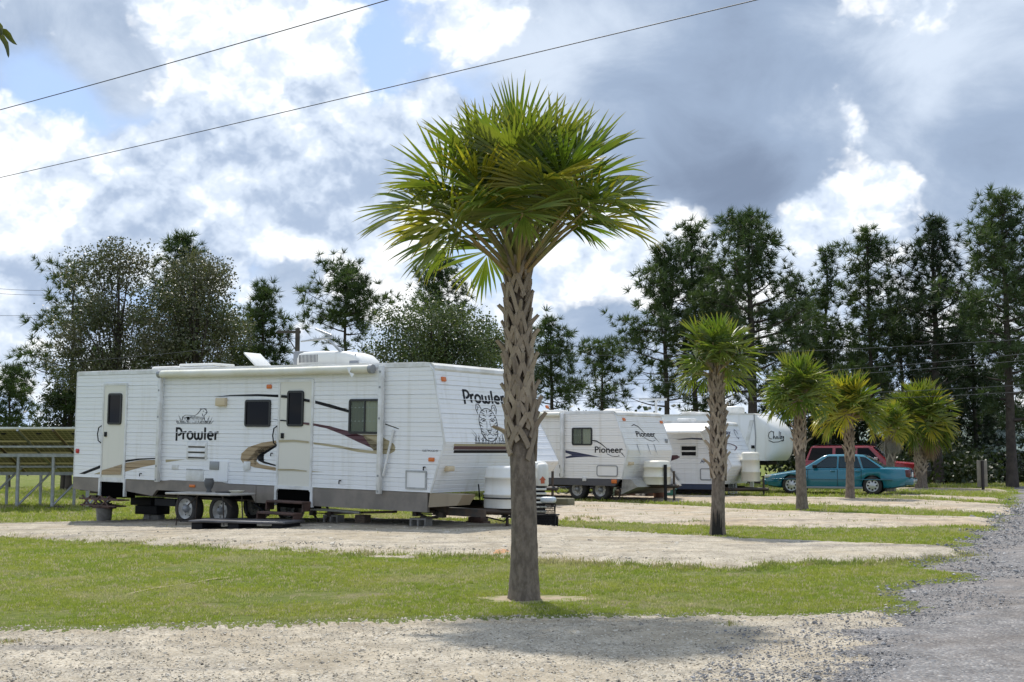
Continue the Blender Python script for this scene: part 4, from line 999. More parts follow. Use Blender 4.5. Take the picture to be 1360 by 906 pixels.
    mb = MB(); mb.tube([(xa, -.13, za), ((xa+xb)/2, -.13, za-.012), (xb, -.13, za)], .082, 14); o = mb.build('awning_roll', M_FABR, T)
    mb = MB()
    for x in (xa-.02, xb+.02): mb.cyl((x-.04, -.13, za), (x+.04, -.13, za), .09, 14)
    mb.build('end_cap', M_GREY, o); MB().bbox((xa, -.05, za+.03), (xb, .0, za+.085), .008).build('awning_rail', M_FABR, T)
    mb = MB(); r = fr(4); xq = t.w(470, 495)[0]
    V = [(xq, -.22, za+.05), (xq+.14, -.225, za+.04), (xq+.10, -.235, za-.06), (xq+.22, -.23, za-.10), (xq+.16, -.24, za-.17), (xq+.05, -.225, za-.05)]; mb.add(V, [(0,1,2,5), (2,3,4,5)]); mb.build('torn_flap', M_SIDE, o)
    for u0, v0, u1, v1 in ((218.5, 494, 214, 640), (512.5, 487, 507, 656)):
        a, b = t.w(u0, v0), t.w(u1, v1); x = (a[0]+b[0])/2; mb = MB(); mb.bbox((x-.045, -.15, b[1]), (x+.045, -.06, zt-.02), .01); o = mb.build('awning_arm', M_TRIM, T)
        mb = MB()
        for z in (b[1]+.05, b[1]+.35, zt-.45, zt-.15, (zt+b[1])/2+.2): mb.box((x-.02, -.157, z-.02), (x+.02, -.148, z+.02))
        mb.build('bracket', M_GREY, o)
    a, b = t.w(525, 571), t.w(512.5, 632); MB().tube([(a[0], -.05, a[1]), (b[0], -.09, b[1])], .025, 6).build('awning_brace', M_TRIM, T)
    # roof gear
    yr = 1.1
    def rb(u0, v0, u1, v1): return t.rect(u0, v0, u1, v1, yr)
    zr_ = zt+.03
    a = rb(214, 485, 248, 491); MB().bbox((a[0], yr-.3, zr_), (a[2], yr+.3, zr_+.13), .05, 3).build('roof_vent', M_ROOF, T)
    a = rb(251, 481, 299, 491); o = MB().bbox((a[0], yr-.35, zr_-.02), (a[2], yr+.35, zr_+.10), .03, 3).build('roof_vent', M_ROOF, T); MB().bbox((a[0]+.02, yr-.33, zr_+.105), (a[2]-.02, yr+.33, zr_+.17), .03, 3).build('lid', M_PLAST, o)
    a = rb(326, 474, 351, 491); xm = a[0]; o = MB().bbox((a[0]+.06, yr-.25, zr_-.01), (a[2]+.02, yr+.25, zr_+.07), .02).build('roof_vent', M_ROOF, T, label='open roof vent')
    MB().bbox((-.50, -.25, -.02), (.0, .25, .02), .01, M=Matrix.Translation((a[2], yr, zr_+.07)) @ Matrix.Rotation(R(38), 4, 'Y')).build('lid', M_PLAST, o)
    a = rb(408, 465, 494, 488); h = a[3]-a[1]; mb = MB(); x0, x1 = a[0], a[2]; z0 = zr_-.02; rings = []
    for i, (fx, fz, fw) in enumerate(((0,.62,.80),(.01,.80,.90),(.04,.93,.96),(.09,.98,1),(.30,1.0,1),(.55,1.0,1),(.75,.94,1),(.88,.78,.97),(.96,.52,.92),(.995,.25,.85),(1,.06,.8))):
        x = x0+(x1-x0)*fx; zz = z0+h*fz; hw = .36*fw; c = min(.07, h*fz*.4)
        rings.append([Vector((x, yr+a_, z_)) for a_, z_ in ((-hw, z0), (-hw, zz-c), (-hw+c*.4, zz-c*.3), (-hw+c*1.3, zz), (hw-c*1.3, zz), (hw-c*.4, zz-c*.3), (hw, zz-c), (hw, z0))])
    mb.loft(rings, True, True); o = mb.build('air_conditioner', M_PLAST, T)
    mb = MB(); n = 14
    for k in range(n):
        xx = x0+(x1-x0)*(.06+.30*k/n); mb.box((xx, yr-.363, z0+h*.36), (xx+.018, yr-.352, z0+h*.80))
    for k in range(18):
        xx = x0+(x1-x0)*(.06+.30*k/18); mb.box((xx, yr-.363, z0+h*.12), (xx+.016, yr-.352, z0+h*.24))
    mb.build('grille', M_SKIRTG, o)
    a = rb(394.5, 467, 407, 488); MB().bbox((a[0], yr-.12, zr_-.02), (a[2], yr+.2, a[3]), .01).build('roof_box', M_GREY, T)
    yq = .8; P = lambda u, v: (lambda q: Vector((q[0], yq, q[1])))(t.w(u, v, yq))
    mb = MB(); mb.tube([P(467.5, 482), P(436, 450)], .03, 6); mb.tube([P(462, 486), P(478, 481)], .05, 6); mb.tube([P(441, 448), P(400, 453.5)], [.035, .018], 6); mb.tube([P(440, 446), P(419, 437)], [.035, .022], 6); mb.tube([P(471, 481), P(472, 470)], .014, 5)
    o = mb.build('roof_antenna', M_GALV, T); mb = MB(); a, b = P(466, 488), P(477, 479); mb.bbox((a.x, yq-.06, a.z), (b.x, yq+.06, b.z), .01); mb.build('antenna_base', M_GREY, o)
    # wheels, gas cover, jacks
    rw = (w1[1]-t.w(240, 698)[1])
    t.wheels((w1[0], w2[0]), rw, w1[1], .14, .22)
    t.wheels((w1[0]+.02, w2[0]+.02), rw, w1[1], W-.34, .22)
    cx_ = bx+.82; o = t.cover((cx_, 1.25, zx+.06), .33, t.w(665, 619, 1.25)[1]-zx-.06, M_PLAST, 1.0, .02)
    zg = lambda x, y: (lambda p: gz(p.x, p.y)+.04-p.z)(t.M @ Vector((x, y, 0)))
    xj = t.w(557, 690)[0]; t.jack(xj, .30, zs+.02, zg(xj, .3)+.19);
    mb = MB(); mb.tube([(bx+.40, .98, zx+.5), (bx+.28, 1.2, zx+.2), (bx+.34, 1.35, zx-.05), (bx+.1, 1.4, zx-.02)], .014, 6); mb.tube([(bx+1.25, W/2-.1, zx+.1), (bx+1.0, W/2-.25, zx-.18), (bx+.5, W/2-.3, zx-.1)], .016, 6); mb.build('hose', M_BLK, T)
    mb = MB()
    for a_ in range(33): a0 = 2*math.pi*a_/32; mb.v.append((cx_ + math.copysign(abs(math.cos(a0))**.59, math.cos(a0))*.347, 1.25 + math.copysign(abs(math.sin(a0))**.59, math.sin(a0))*.368, zx+.06+.19)); mb.tip.append(0.0)
    P_ = [Vector(q) for q in mb.v]; MB().tube(P_, .012, 4, False).build('strap', M_BLK, o)
    t.jack(bx+.45, W-.5, zs+.02, zg(bx+.45, W-.5)+.15); xj = t.w(138, 690, .35)[0]; t.jack(xj, .35, zs+.04, zg(xj, .35)+.41, .30)
    xj = t.w(405, 680)[0]; t.jack(xj, .5, zs+.04, zg(xj, .5), .25)
    mb = MB()
    mb.tube([(w1[0]-.5, .45, zs), (w1[0]-.5, .4, .25)], .05, 8); mb.box((w1[0]-1.1, .2, zs-.20), (w1[0]-.42, .5, zs-.05)); mb.tube([(w2[0]+.6, .3, zs), (w2[0]+.75, .2, .06)], .03, 6); mb.tube([(w2[0]+1.1, .3, zs), (w2[0]+1.0, .2, .3), (w2[0]+1.35, .25, .1)], .035, 6)
    mb.build('drain_pipe', M_BLK, T)
    return t

def clone(o, M=None, label=None, group=None):
    c = o.copy(); COL.objects.link(c)
    for ch in o.children: clone(ch).parent = c
    if M is not None: c.matrix_world = M
    if label: c['label'] = label
    if group: c['group'] = group
    return c

def small_mesh_thing(name, label, cat, mb, m, M, group=None): return link(name, mb.mesh(name, m), None, M=M, label=label, cat=cat, group=group)

def front_trailer_site(t):
    T = t.T; M0 = t.M
    def at(u, v, yl):  # a point on the pad at local depth yl from the wall, on the line of sight through u
        x, z = t.w(u, v, yl); p = M0 @ Vector((x, yl, 0)); return Matrix.Translation((p.x, p.y, gz(p.x, p.y)+.04)) @ rotz(-R(34.5))
    # concrete blocks under the jacks
    def block(): 
        mb = MB(); 
        ringprism(mb, [(-.2,0),(.2,0),(.2,.19),(-.2,.19)], [(-.16,.035),(.16,.035),(.16,.155),(-.16,.155)], 'y', -.1, .1); mb.box((-.02,-.098,.034),(.02,.098,.156)); return mb
    G = 'concrete blocks under the front trailer'
    small_mesh_thing('concrete_block', 'concrete block under the front corner jack of the nearest trailer', 'block', block(), M_CONC, at(559, 700, .30), G)
    small_mesh_thing('concrete_block', 'concrete block below the white drain pipe, just right of the entry steps', 'block', block(), M_CONC, at(443, 690, .55), G)
    small_mesh_thing('concrete_block', 'small tan block beneath the plank under the nearest trailer', 'block', MB().bbox((-.13,-.1,0),(.13,.1,.2), .01), M_WOOD, at(482, 690, .60), G)
    small_mesh_thing('wooden_block', 'dark wood blocking under the nose jack of the nearest trailer', 'block', MB().bbox((-.22,-.12,0),(.22,.12,.07), .008).bbox((-.16,-.13,.071),(.16,.13,.15), .008), M_RUST, at(635, 700, 1.9))
    small_mesh_thing('wooden_plank', 'long weathered plank lying on blocks under the nearest trailer', 'plank', MB().bbox((-.9,-.08,0),(.9,.08,.045), .006, M=Matrix.Rotation(R(-2.5),4,'Y')), M_WOOD, at(474, 682, .58) @ Matrix.Translation((.1,0,.22)))
    small_mesh_thing('drain_pipe', 'thin pale drain pipe lying along the blocks under the nearest trailer', 'pipe', MB().tube([(-.9,0,.04),(-.2,.0,.03),(.5,.02,0)], .03, 8), M_TRIM, at(443, 680, .40) @ Matrix.Translation((.2,0,.26)))
    mb = MB(); mb.lathe((0,0,0), [(.16,0),(.165,.01),(.185,.28),(.195,.30),(.19,.31),(.001,.31)], 'z', 24); small_mesh_thing('concrete_bucket', 'round grey concrete pier under the rear jack of the nearest trailer', 'pier', mb, M_CONC, at(138, 690, .35))
    small_mesh_thing('wooden_block', 'dark timber lying across the round concrete pier', 'timber', MB().bbox((-.32,-.1,0),(.32,.1,.10), .008), M_RUST, at(138, 690, .35) @ Matrix.Translation((0,0,.312)))
    small_mesh_thing('storage_crate', 'dark boxes pushed under the trailer behind its left wheel', 'crate', MB().bbox((-.45,-.2,.0),(.3,.2,.20), .01).bbox((-.62,-.2,.205),(.1,.2,.38), .01), M_BLK, at(205, 685, .9) @ Matrix.Translation((0,0,.16)))
    small_mesh_thing('wooden_block', 'pale blocks holding up the dark boxes under the trailer', 'block', MB().bbox((-.22,-.1,0),(-.02,.1,.155), .008).bbox((.03,-.1,0),(.30,.1,.155), .008), M_CONC, at(203, 690, .9))
    # white cross posts seen below, table with its things, low black platform
    c, _ = t.w(280, 650, -.55); tb = thing('folding_table', 'long pale folding table in front of the trailer wheels', 'table', at(279, 660, -.62))
    zt_ = .70; Lh, Wh = .98, .36
    MB().bbox((-Lh, -Wh, zt_-.045), (Lh, Wh, zt_), .018, 3).build('table_top', mat('table plastic', (.46,.44,.40), .5, col2=(.36,.34,.31), vs=3), tb)
    for x in (-.72, .72):
        mb = MB()
        for y in (-.26, .26): mb.tube([(x, y, .0), (x*.93, y, zt_-.05)], .014, 6)
        mb.tube([(x, -.26, .12), (x, .26, .12)], .012, 6); mb.tube([(x*.93, 0, zt_*.6), (x*.45, 0, zt_-.05)], .012, 6); mb.build('leg', M_DARKM, tb)
    V = tb.matrix_world
    mb = MB(); mb.lathe((0,0,0), [(.055,0),(.06,.015),(.045,.05),(.085,.12),(.105,.20),(.10,.25),(.085,.275),(.09,.29),(.08,.29),(.07,.27),(.001,.26)], 'z', 24); small_mesh_thing('clay_vase', 'dark grey vase standing on the folding table', 'vase', mb, mat('dark clay', (.10,.10,.10), .6), V @ Matrix.Translation((-.16, .12, zt_)))
    mb = MB(); mb.lathe((0,0,0), [(.10,0),(.11,.01),(.16,.05),(.165,.055),(.155,.05),(.10,.015),(.001,.012)], 'z', 28); small_mesh_thing('dish', 'shallow pale dish at the right end of the folding table', 'dish', mb, M_CURT, V @ Matrix.Translation((.74, .05, zt_)))
    small_mesh_thing('flat_tray', 'flat dark tray lying on the folding table', 'tray', MB().bbox((-.20,-.12,0),(.20,.12,.02), .006), M_BLK, V @ Matrix.Translation((.32, .15, zt_)))
    p = gpt(325, 707); pl = thing('low_platform', 'low black deck on the gravel in front of the steps', 'platform', Matrix.Translation((p.x, p.y+.2, p.z+.05)) @ rotz(R(-18)))
    Mtop = mat('worn black board', (.03,.03,.035), .35, spec=.6, col2=(.09,.09,.10), vs=2)
    MB().bbox((-1.05,-.42,.13),(1.05,.42,.175), .012).build('deck_board', Mtop, pl)
    for x in (-.9, -.1, .85):
        MB().bbox((x-.12,-.36,-.03),(x+.12,.36,.128), .01).build('bearer', M_BLK, pl)
    # things by the tongue, right of the palm
    p = gpt(726, 702); st = thing('mesh_step', 'black steel mesh step standing by the trailer tongue, right of the tall palm', 'step', Matrix.Translation((p.x, p.y, .04)) @ rotz(R(-20)))
    def meshpanel(nm, x0, x1, y0, y1, z0, z1):
        o = None; mb = MB()
        fr4 = [Vector((x0,y0,z0)), Vector((x1,y0,z0)), Vector((x1,y1,z1)), Vector((x0,y1,z1))]
        for i in range(4): mb.tube([fr4[i], fr4[(i+1)%4]], .014, 5)
        n = 14
        for i in range(1, n):
            u = i/n
            mb.tube([fr4[0].lerp(fr4[1], u), fr4[3].lerp(fr4[2], max(0, u-.15))], .0045, 4, False); mb.tube([fr4[0].lerp(fr4[1], u), fr4[3].lerp(fr4[2], min(1, u+.15))], .0045, 4, False)
        for i in range(1, 5): mb.tube([fr4[0].lerp(fr4[3], i/5), fr4[1].lerp(fr4[2], i/5)], .005, 4, False)
        mb.build(nm, M_BLK, st)
    meshpanel('riser', -.26, .22, -.18, -.10, .0, .22); meshpanel('tread', -.24, .20, -.10, .18, .22, .225); meshpanel('riser', -.23, .17, .0, .02, .225, .44)
    mb = MB(); mb.box((-.26,.10,0),(.20,.13,.2)); mb.build('rear_frame', M_BLK, st)
    p = gpt(717, 698); q = thing('louvred_stack', 'stack of white slats by the trailer tongue, right of the tall palm', 'slat stack', Matrix.Translation((p.x, p.y+.15, .26)))
    for k in range(6):
        MB().bbox((-.16,-.10,.09*k),(.14,.10,.09*k+.045), .012).build('slat', M_PLAST, q)
    MB().box((-.13,-.07,-.24),(.11,.07,.53)).build('core', M_BLK, q)
    mb = MB(); rings = []
    for z, k in ((0,.9),(.03,1),(.34,1),(.42,.92),(.46,.7),(.47,.02)):
        rings.append([Vector((math.copysign(abs(math.cos(a))**.6, math.cos(a))*.125*k, math.copysign(abs(math.sin(a))**.6, math.sin(a))*.13*k, z)) for a in [2*math.pi*i/28 for i in range(28)]])
    mb.loft(rings); o = small_mesh_thing('gas_bottle_box', 'white upright tank with a red arrow sticker, right of the tall palm', 'tank', mb, M_PLAST, Matrix.Translation((p.x+.06, p.y+.15, .80)))
    mb = MB(); f = lambda a, b: Vector((a, -.137, b)); mb.add([f(-.04,.05),f(.04,.05),f(.04,.12),f(.07,.12),f(0,.20),f(-.07,.12),f(-.04,.12)], [tuple(range(7))]); mb.build('sticker', mat('red sticker', (.50,.12,.05), .5), o)
    small_mesh_thing('water_jug', 'clear bluish water jug on the black mesh step', 'jug', MB().bbox((-.16,-.10,0),(.14,.10,.12), .05, 3), mat('pale plastic', (.50,.56,.60), .3), st.matrix_world @ Matrix.Translation((.03,.05,.455)))
T1 = make_front_trailer(); front_trailer_site(T1)
# ------------------------------------------------------------------ the other trailers
def under_gear(t, zs, bx, W, xs, r, y=.12):
    MB().box((-t.L+.1, .10, zs+.05), (bx-.3, W-.05, zs+.14)).build('underbelly', M_HOLESHADE, t.T)
    mb = MB()
    for yy in (.4, W-.4): mb.box((-t.L+.2, yy-.04, zs-.06), (bx+.1, yy+.04, zs+.08))
    mb.tube([(bx, .4, zs), (bx+1.2, W/2, zs)], .055, 4); mb.tube([(bx, W-.4, zs), (bx+1.2, W/2, zs)], .055, 4); mb.tube([(bx+1.05, W/2, .05), (bx+1.05, W/2, zs+.45)], .035, 8); mb.build('chassis', M_DARKM, t.T)
    t.wheels(xs, r, r+.02, y)

def make_hidden_trailer():
    t = Trailer('white trailer almost hidden behind the tall palm, only its sloping nose showing', 'parked travel trailers', 636, 33.5, R(36), R(.3), 7.6, 2.4)
    sc = F/33.5; z = lambda v: CAMH + (HZ-v)/sc
    t.shell(z(626), 2.86, (.88, z(613)), (.66, z(627)), 9, (2, 9), M_SIDE, panels=False, mcapl=M_SIDE2)
    W = t.W; f = t.capframe(True, 0)
    y, q = t.capw(726, 541); t.caplamp(726, 541)
    under_gear(t, .55, .45, W, (-3.4, -4.25), .34)
    MB().prism([(-t.L, .5), (.40, .5), (.45, z(626)-.004), (-t.L, z(626)-.004)], 'y', .0, .05).build('skirt', M_SKIRT, t.T)
    o = t.cover((.86, W/2+.15, .62), .27, .62, M_PLAST)
    mb = MB(); mb.prism([(0,0),(.20,.03),(.34,.13),(.22,.11),(.30,.20),(.12,.17),(.0,.09)], 'y', -.002, .002)
    for v in range(len(mb.v)):
        p = mb.v[v]; mb.v[v] = (p[0]*.62 + .77, W/2+.15-.282+p[1]*1.0, p[2]*1.05+.88)
    mb.build('blue_swoosh', mat('blue print', (.03,.09,.26), .4), o)
    MB().tube([(1.15, W/2, .05), (1.15, W/2, 1.15)], .035, 8).build('tongue_jack', M_RUST, t.T)
make_hidden_trailer()

def serif_mesh(txt, size, shear=0.0): return text_mesh(txt, size, shear, .004)
def make_second_trailer():
    t = Trailer('white trailer with navy arrow stripe and sliding window, between the tall and slim palms', 'parked travel trailers', 819, 38.6, R(40), R(.2), 8.2, 2.44)
    T, W = t.T, t.W
    zt = t.w(818.5, 546.5)[1]; zb = t.w(770, 635.5)[1]; k = t.w(833, 598); b = t.w(826, 636)
    t.shell(zb, zt, k, (b[0], zb), 9, (4, 6), M_SIDE2, panels=False)
    def z1(*p): return [(720+a/6.472, 530+c/6.472) for a, c in p]
    zs = t.w(770, 644.5)[1]
    MB().prism([(-t.L, zs), (b[0]-.25, zs), (b[0]-.05, zb-.004), (-t.L, zb-.004)], 'y', -.02, .06).build('skirt', M_SKIRTG, T)
    x, z = t.w(816.5, 639.5); MB().bbox((x-.10, -.05, z-.06), (x+.10, -.015, z+.06), .015).build('marker_light', M_AMBER, T)
    x, z = t.w(777, 636.5); MB().bbox((x-.07, -.05, z-.06), (x+.07, -.015, z+.06), .01).build('bracket', M_TRIM, T)
    MB().prism([(b[0]-.05, zb-.45), (b[0]+.55, zb-.22), (b[0]+.32, zb-.004), (b[0]-.0, zb-.004)], 'y', .02, W).build('front_apron', mat('dull metal apron', (.36,.35,.31), .6, col2=(.16,.15,.14), vs=1.5), T)
    t.window(t.rect(760.3, 568, 787, 591.5), curtain=[M_CURTD, M_CURT])
    a = t.rect(793, 618, 821, 633); o = MB(); ringprism(o, rrect(*a, .08), rrect(a[0]+.03, a[1]+.03, a[2]-.03, a[3]-.03, .05), 'y', -.035, 0); o = o.build('storage_hatch', M_GREY, T); MB().prism(rrect(a[0]+.02, a[1]+.02, a[2]-.02, a[3]-.02, .06), 'y', -.024, 0).build('hatch_panel', M_SIDE2, o)
    t.decal(z1((203,440),(300,458),(400,478),(495,498),(400,495),(300,500),(205,510),(205,498),(260,482),(203,462)), M_NAVY)
    fw = lambda x, z: Vector((x, -.021, z))
    me = serif_mesh('Pioneer', .3); xa, za = t.w(790.5, 601.5); xb, zc = t.w(827.5, 593); link('lettering', fitted(me, fw, xa, za, xb, zc, M_BLK), T)
    def line(P, w, f_, name='swoosh_line', m=M_BLK):
        mb = MB(); mb.ribbon(P, w, f_); mb.build(name, m, T)
    line([t.w(*p) for p in z1((435,357),(470,362),(510,385),(540,410),(570,435),(600,445))], [.03,.035,.03,.02,.015,.01], fw); line([t.w(*p) for p in z1((560,470),(600,490),(640,495),(668,490),(660,480))], .016, fw); line([t.w(*p) for p in z1((685,463),(715,500))], [.03,.008], fw)
    f = t.capframe(True, .021)
    me = serif_mesh('Pioneer', .3); ya, qa = t.capw(845.5, 580.5); yb, qb = t.capw(870, 579); h = t.capw(852, 573)[1]-t.capw(852, 580.5)[1]; link('front_lettering', fitted(me, f, ya, qa, yb, qa+h*1.0, M_BLK), T)
    line([t.capw(*p) for p in z1((765,232),(785,222),(820,238),(850,268),(880,300))], [.02,.03,.03,.02,.012], f); line([t.capw(*p) for p in z1((870,330),(910,355),(945,365),(968,358))], .014, f); line([t.capw(*p) for p in z1((962,330),(1000,373))], [.03,.008], f)
    for u in (846.5, 860.5, 869):
        y, q = t.capw(u, 594); MB().add([f(y-.02, q+.10), f(y+.02, q+.10), f(y+.008, q-.25), f(y-.008, q-.25)], [(0,1,2,3)]).build('rust_streak', M_GREY, T)
    t.caplamp(828, 557.5); t.caplamp(877.5, 561); 
    y, q = t.capw(836.5, 615.5, False); fl = t.capframe(False, 0); MB().bbox(tuple(fl(y, q)+Vector((-.02,-.1,-.05))), tuple(fl(y, q)+Vector((.10,.10,.05))), .02).build('front_light', M_BEIGE, T)
    y, q = t.capw(884, 586); f0 = f(y, q); MB().bbox(tuple(f0+Vector((-.02,-.05,-.06))), tuple(f0+Vector((.04,.05,.06))), .01).build('socket', M_GREY, T)
    x, z = t.w(749, 600); x2, z2 = t.w(751.5, 634)
    MB().bbox((x-.05, -.14, z2), (x+.05, -.05, zt-.02), .01).build('awning_arm', M_TRIM, T)
    x0 = -t.L+.3; mb = MB(); mb.tube([(x0, -.11, zt-.06), (x-.06, -.11, zt-.06)], .075, 12); mb.build('awning_roll', M_FABR, T)
    for v in (617, 628):
        zz = t.w(746, v)[1]; MB().tube([(x-.11, -.02, zz), (x-.11, -.07, zz-.04), (x-.11, -.05, zz-.12)], .018, 6).build('hook', M_BLK, T)
    mb = MB(); xx, _ = t.w(814, 545, 1.2); mb.lathe((xx, 1.2, zt), [(.36,0),(.34,.05),(.22,.12),(.0,.14)], 'z', 20); mb.bbox((xx-2.6, .9, zt), (xx-2.0, 1.5, zt+.12), .03); mb.build('roof_vent', M_ROOF, T)
    xw = t.w(794.5, 650)[0]; under_gear(t, zs, b[0], W, (xw, xw-.88), .33)
    t.cover((b[0]+.62, .95, .52), .36, t.w(866, 613, .6)[1]-.50, M_PLASTY)
    MB().tube([(b[0]+1.02, .80, .03), (b[0]+1.02, .80, 1.12)], .05, 8).build('tongue_jack', M_BLK, T)
    t.jack(b[0]-.4, .25, zs, .05, .2)
    return t
T3 = make_second_trailer()

def make_third_trailer():
    t = Trailer('small white trailer with maroon swooshes and open awning, behind the slim palm', 'parked travel trailers', 948, 43.0, R(30), 0, 6.2, 2.4)
    T, W = t.T, t.W
    zt = t.w(925, 560)[1]; zb = t.w(925, 643)[1]; 
    t.shell(zb, zt, (.62, t.w(960, 619)[1]), (.25, zb), 12, (2, 10), M_SIDE, panels=False, mcapl=M_PLASTY)
    zs = t.w(925, 650)[1]; MB().prism([(-t.L, zs), (.1, zs), (.24, zb-.004), (-t.L, zb-.004)], 'y', -.02, .06).build('skirt', M_SKIRTB, T)
    def z1(*p): return [(870+a/6.472, 530+c/6.472) for a, c in p]
    a = t.rect(904, 591, 926.5, 607); t.window(a, bar=False, mframe=M_TRIM, rad=.03); zm = (a[1]+a[3])/2; MB().box((a[0], -.05, zm-.03), (a[2], -.02, zm+.02)).build('mullion', M_TRIM, T)
    t.decal(z1((175,352),(240,340),(320,334),(414,338),(414,352),(320,346),(240,350)), M_NAVY); t.decal(z1((136,484),(190,482),(218,498),(190,515),(136,533),(160,508)), M_MAROON)
    fw = lambda x, z: Vector((x, -.021, z))
    me = text_mesh('Jay', .3, .3, .006); xa, za = t.w(930, 615); xb, zc = t.w(938, 610.5); link('lettering', fitted(me, fw, xa, za, xb, zc, M_NAVY), T)
    a = t.rect(930, 622, 946, 638); o = MB(); ringprism(o, rrect(*a, .06), rrect(a[0]+.03, a[1]+.03, a[2]-.03, a[3]-.03, .04), 'y', -.03, 0); o.build('storage_hatch', M_GREY, T)
    f = t.capframe(True, .021)
    P = [t.capw(*p) for p in z1((600,383),(640,384),(675,395),(700,412),(703,422),(690,440),(675,448),(690,425),(690,412),(670,400),(640,390),(600,389))]
    mb = MB(); mb.add([f(*p) for p in P], [tuple(range(len(P)))]); mb.build('front_swoosh', M_MAROON, T)
    me = text_mesh('Jay', .3, .3, .006); ya, qa = t.capw(962, 579); yb, _ = t.capw(972, 579); link('front_lettering', fitted(me, f, ya, qa, yb, qa+.22, M_NAVY), T)
    y, q = t.capw(977.5, 577); mb = MB(); mb.ribbon([(y+.13*math.cos(k*.5), q+.17*math.sin(k*.5)) for k in range(12)], .03, f); mb.build('front_logo', M_NAVY, T)
    MB().box((.0, -.02, .0), (.001, .0, .001))
    under_gear(t, zs, .25, W, (-2.6, -3.4), .33)
    cx = t.w(997, 640, W/2)[0]; t.cover((cx, W/2, .50), .29, .98, M_PLASTY)
    # partly opened awning
    xa, xb = t.w(883, 565)[0], t.w(946, 563)[0]; mb = MB(); V = []
    for i in range(9):
        u = i/8; V += [(xa, -.10-1.0*u, zt-.06-.30*u-.05*math.sin(u*3.14)), (xb, -.10-1.0*u, zt-.06-.30*u-.05*math.sin(u*3.14))]
    mb.add(V, [(i*2, i*2+1, i*2+3, i*2+2) for i in range(8)], True); mb.tube([(xa, -1.1, zt-.37), (xb, -1.1, zt-.37)], .06, 10); mb.build('awning', M_SIDE2, T)
    for x in (xa+.02, xb-.02):
        mb = MB(); mb.tube([(x, -.03, t.w(890, 600)[1]-.1), (x, -1.1, zt-.37)], .035, 6); mb.tube([(x, -.03, zb+.1), (x, -.05, zb+1.1)], .03, 6); mb.build('awning_arm', M_TRIM, T)
    x, z = t.w(889.5, 620); x2, z2 = t.w(902, 637.5); MB().tube([(x, -.06, z), (x2, -.06, z2)], .03, 6).build('brace', M_GREY, T)
    mb = MB()
    for xx in (-1.4, -2.6): mb.bbox((xx-.25, .8, zt), (xx+.25, 1.4, zt+.14), .04)
    mb.build('roof_vent', M_ROOF, T)
make_third_trailer()

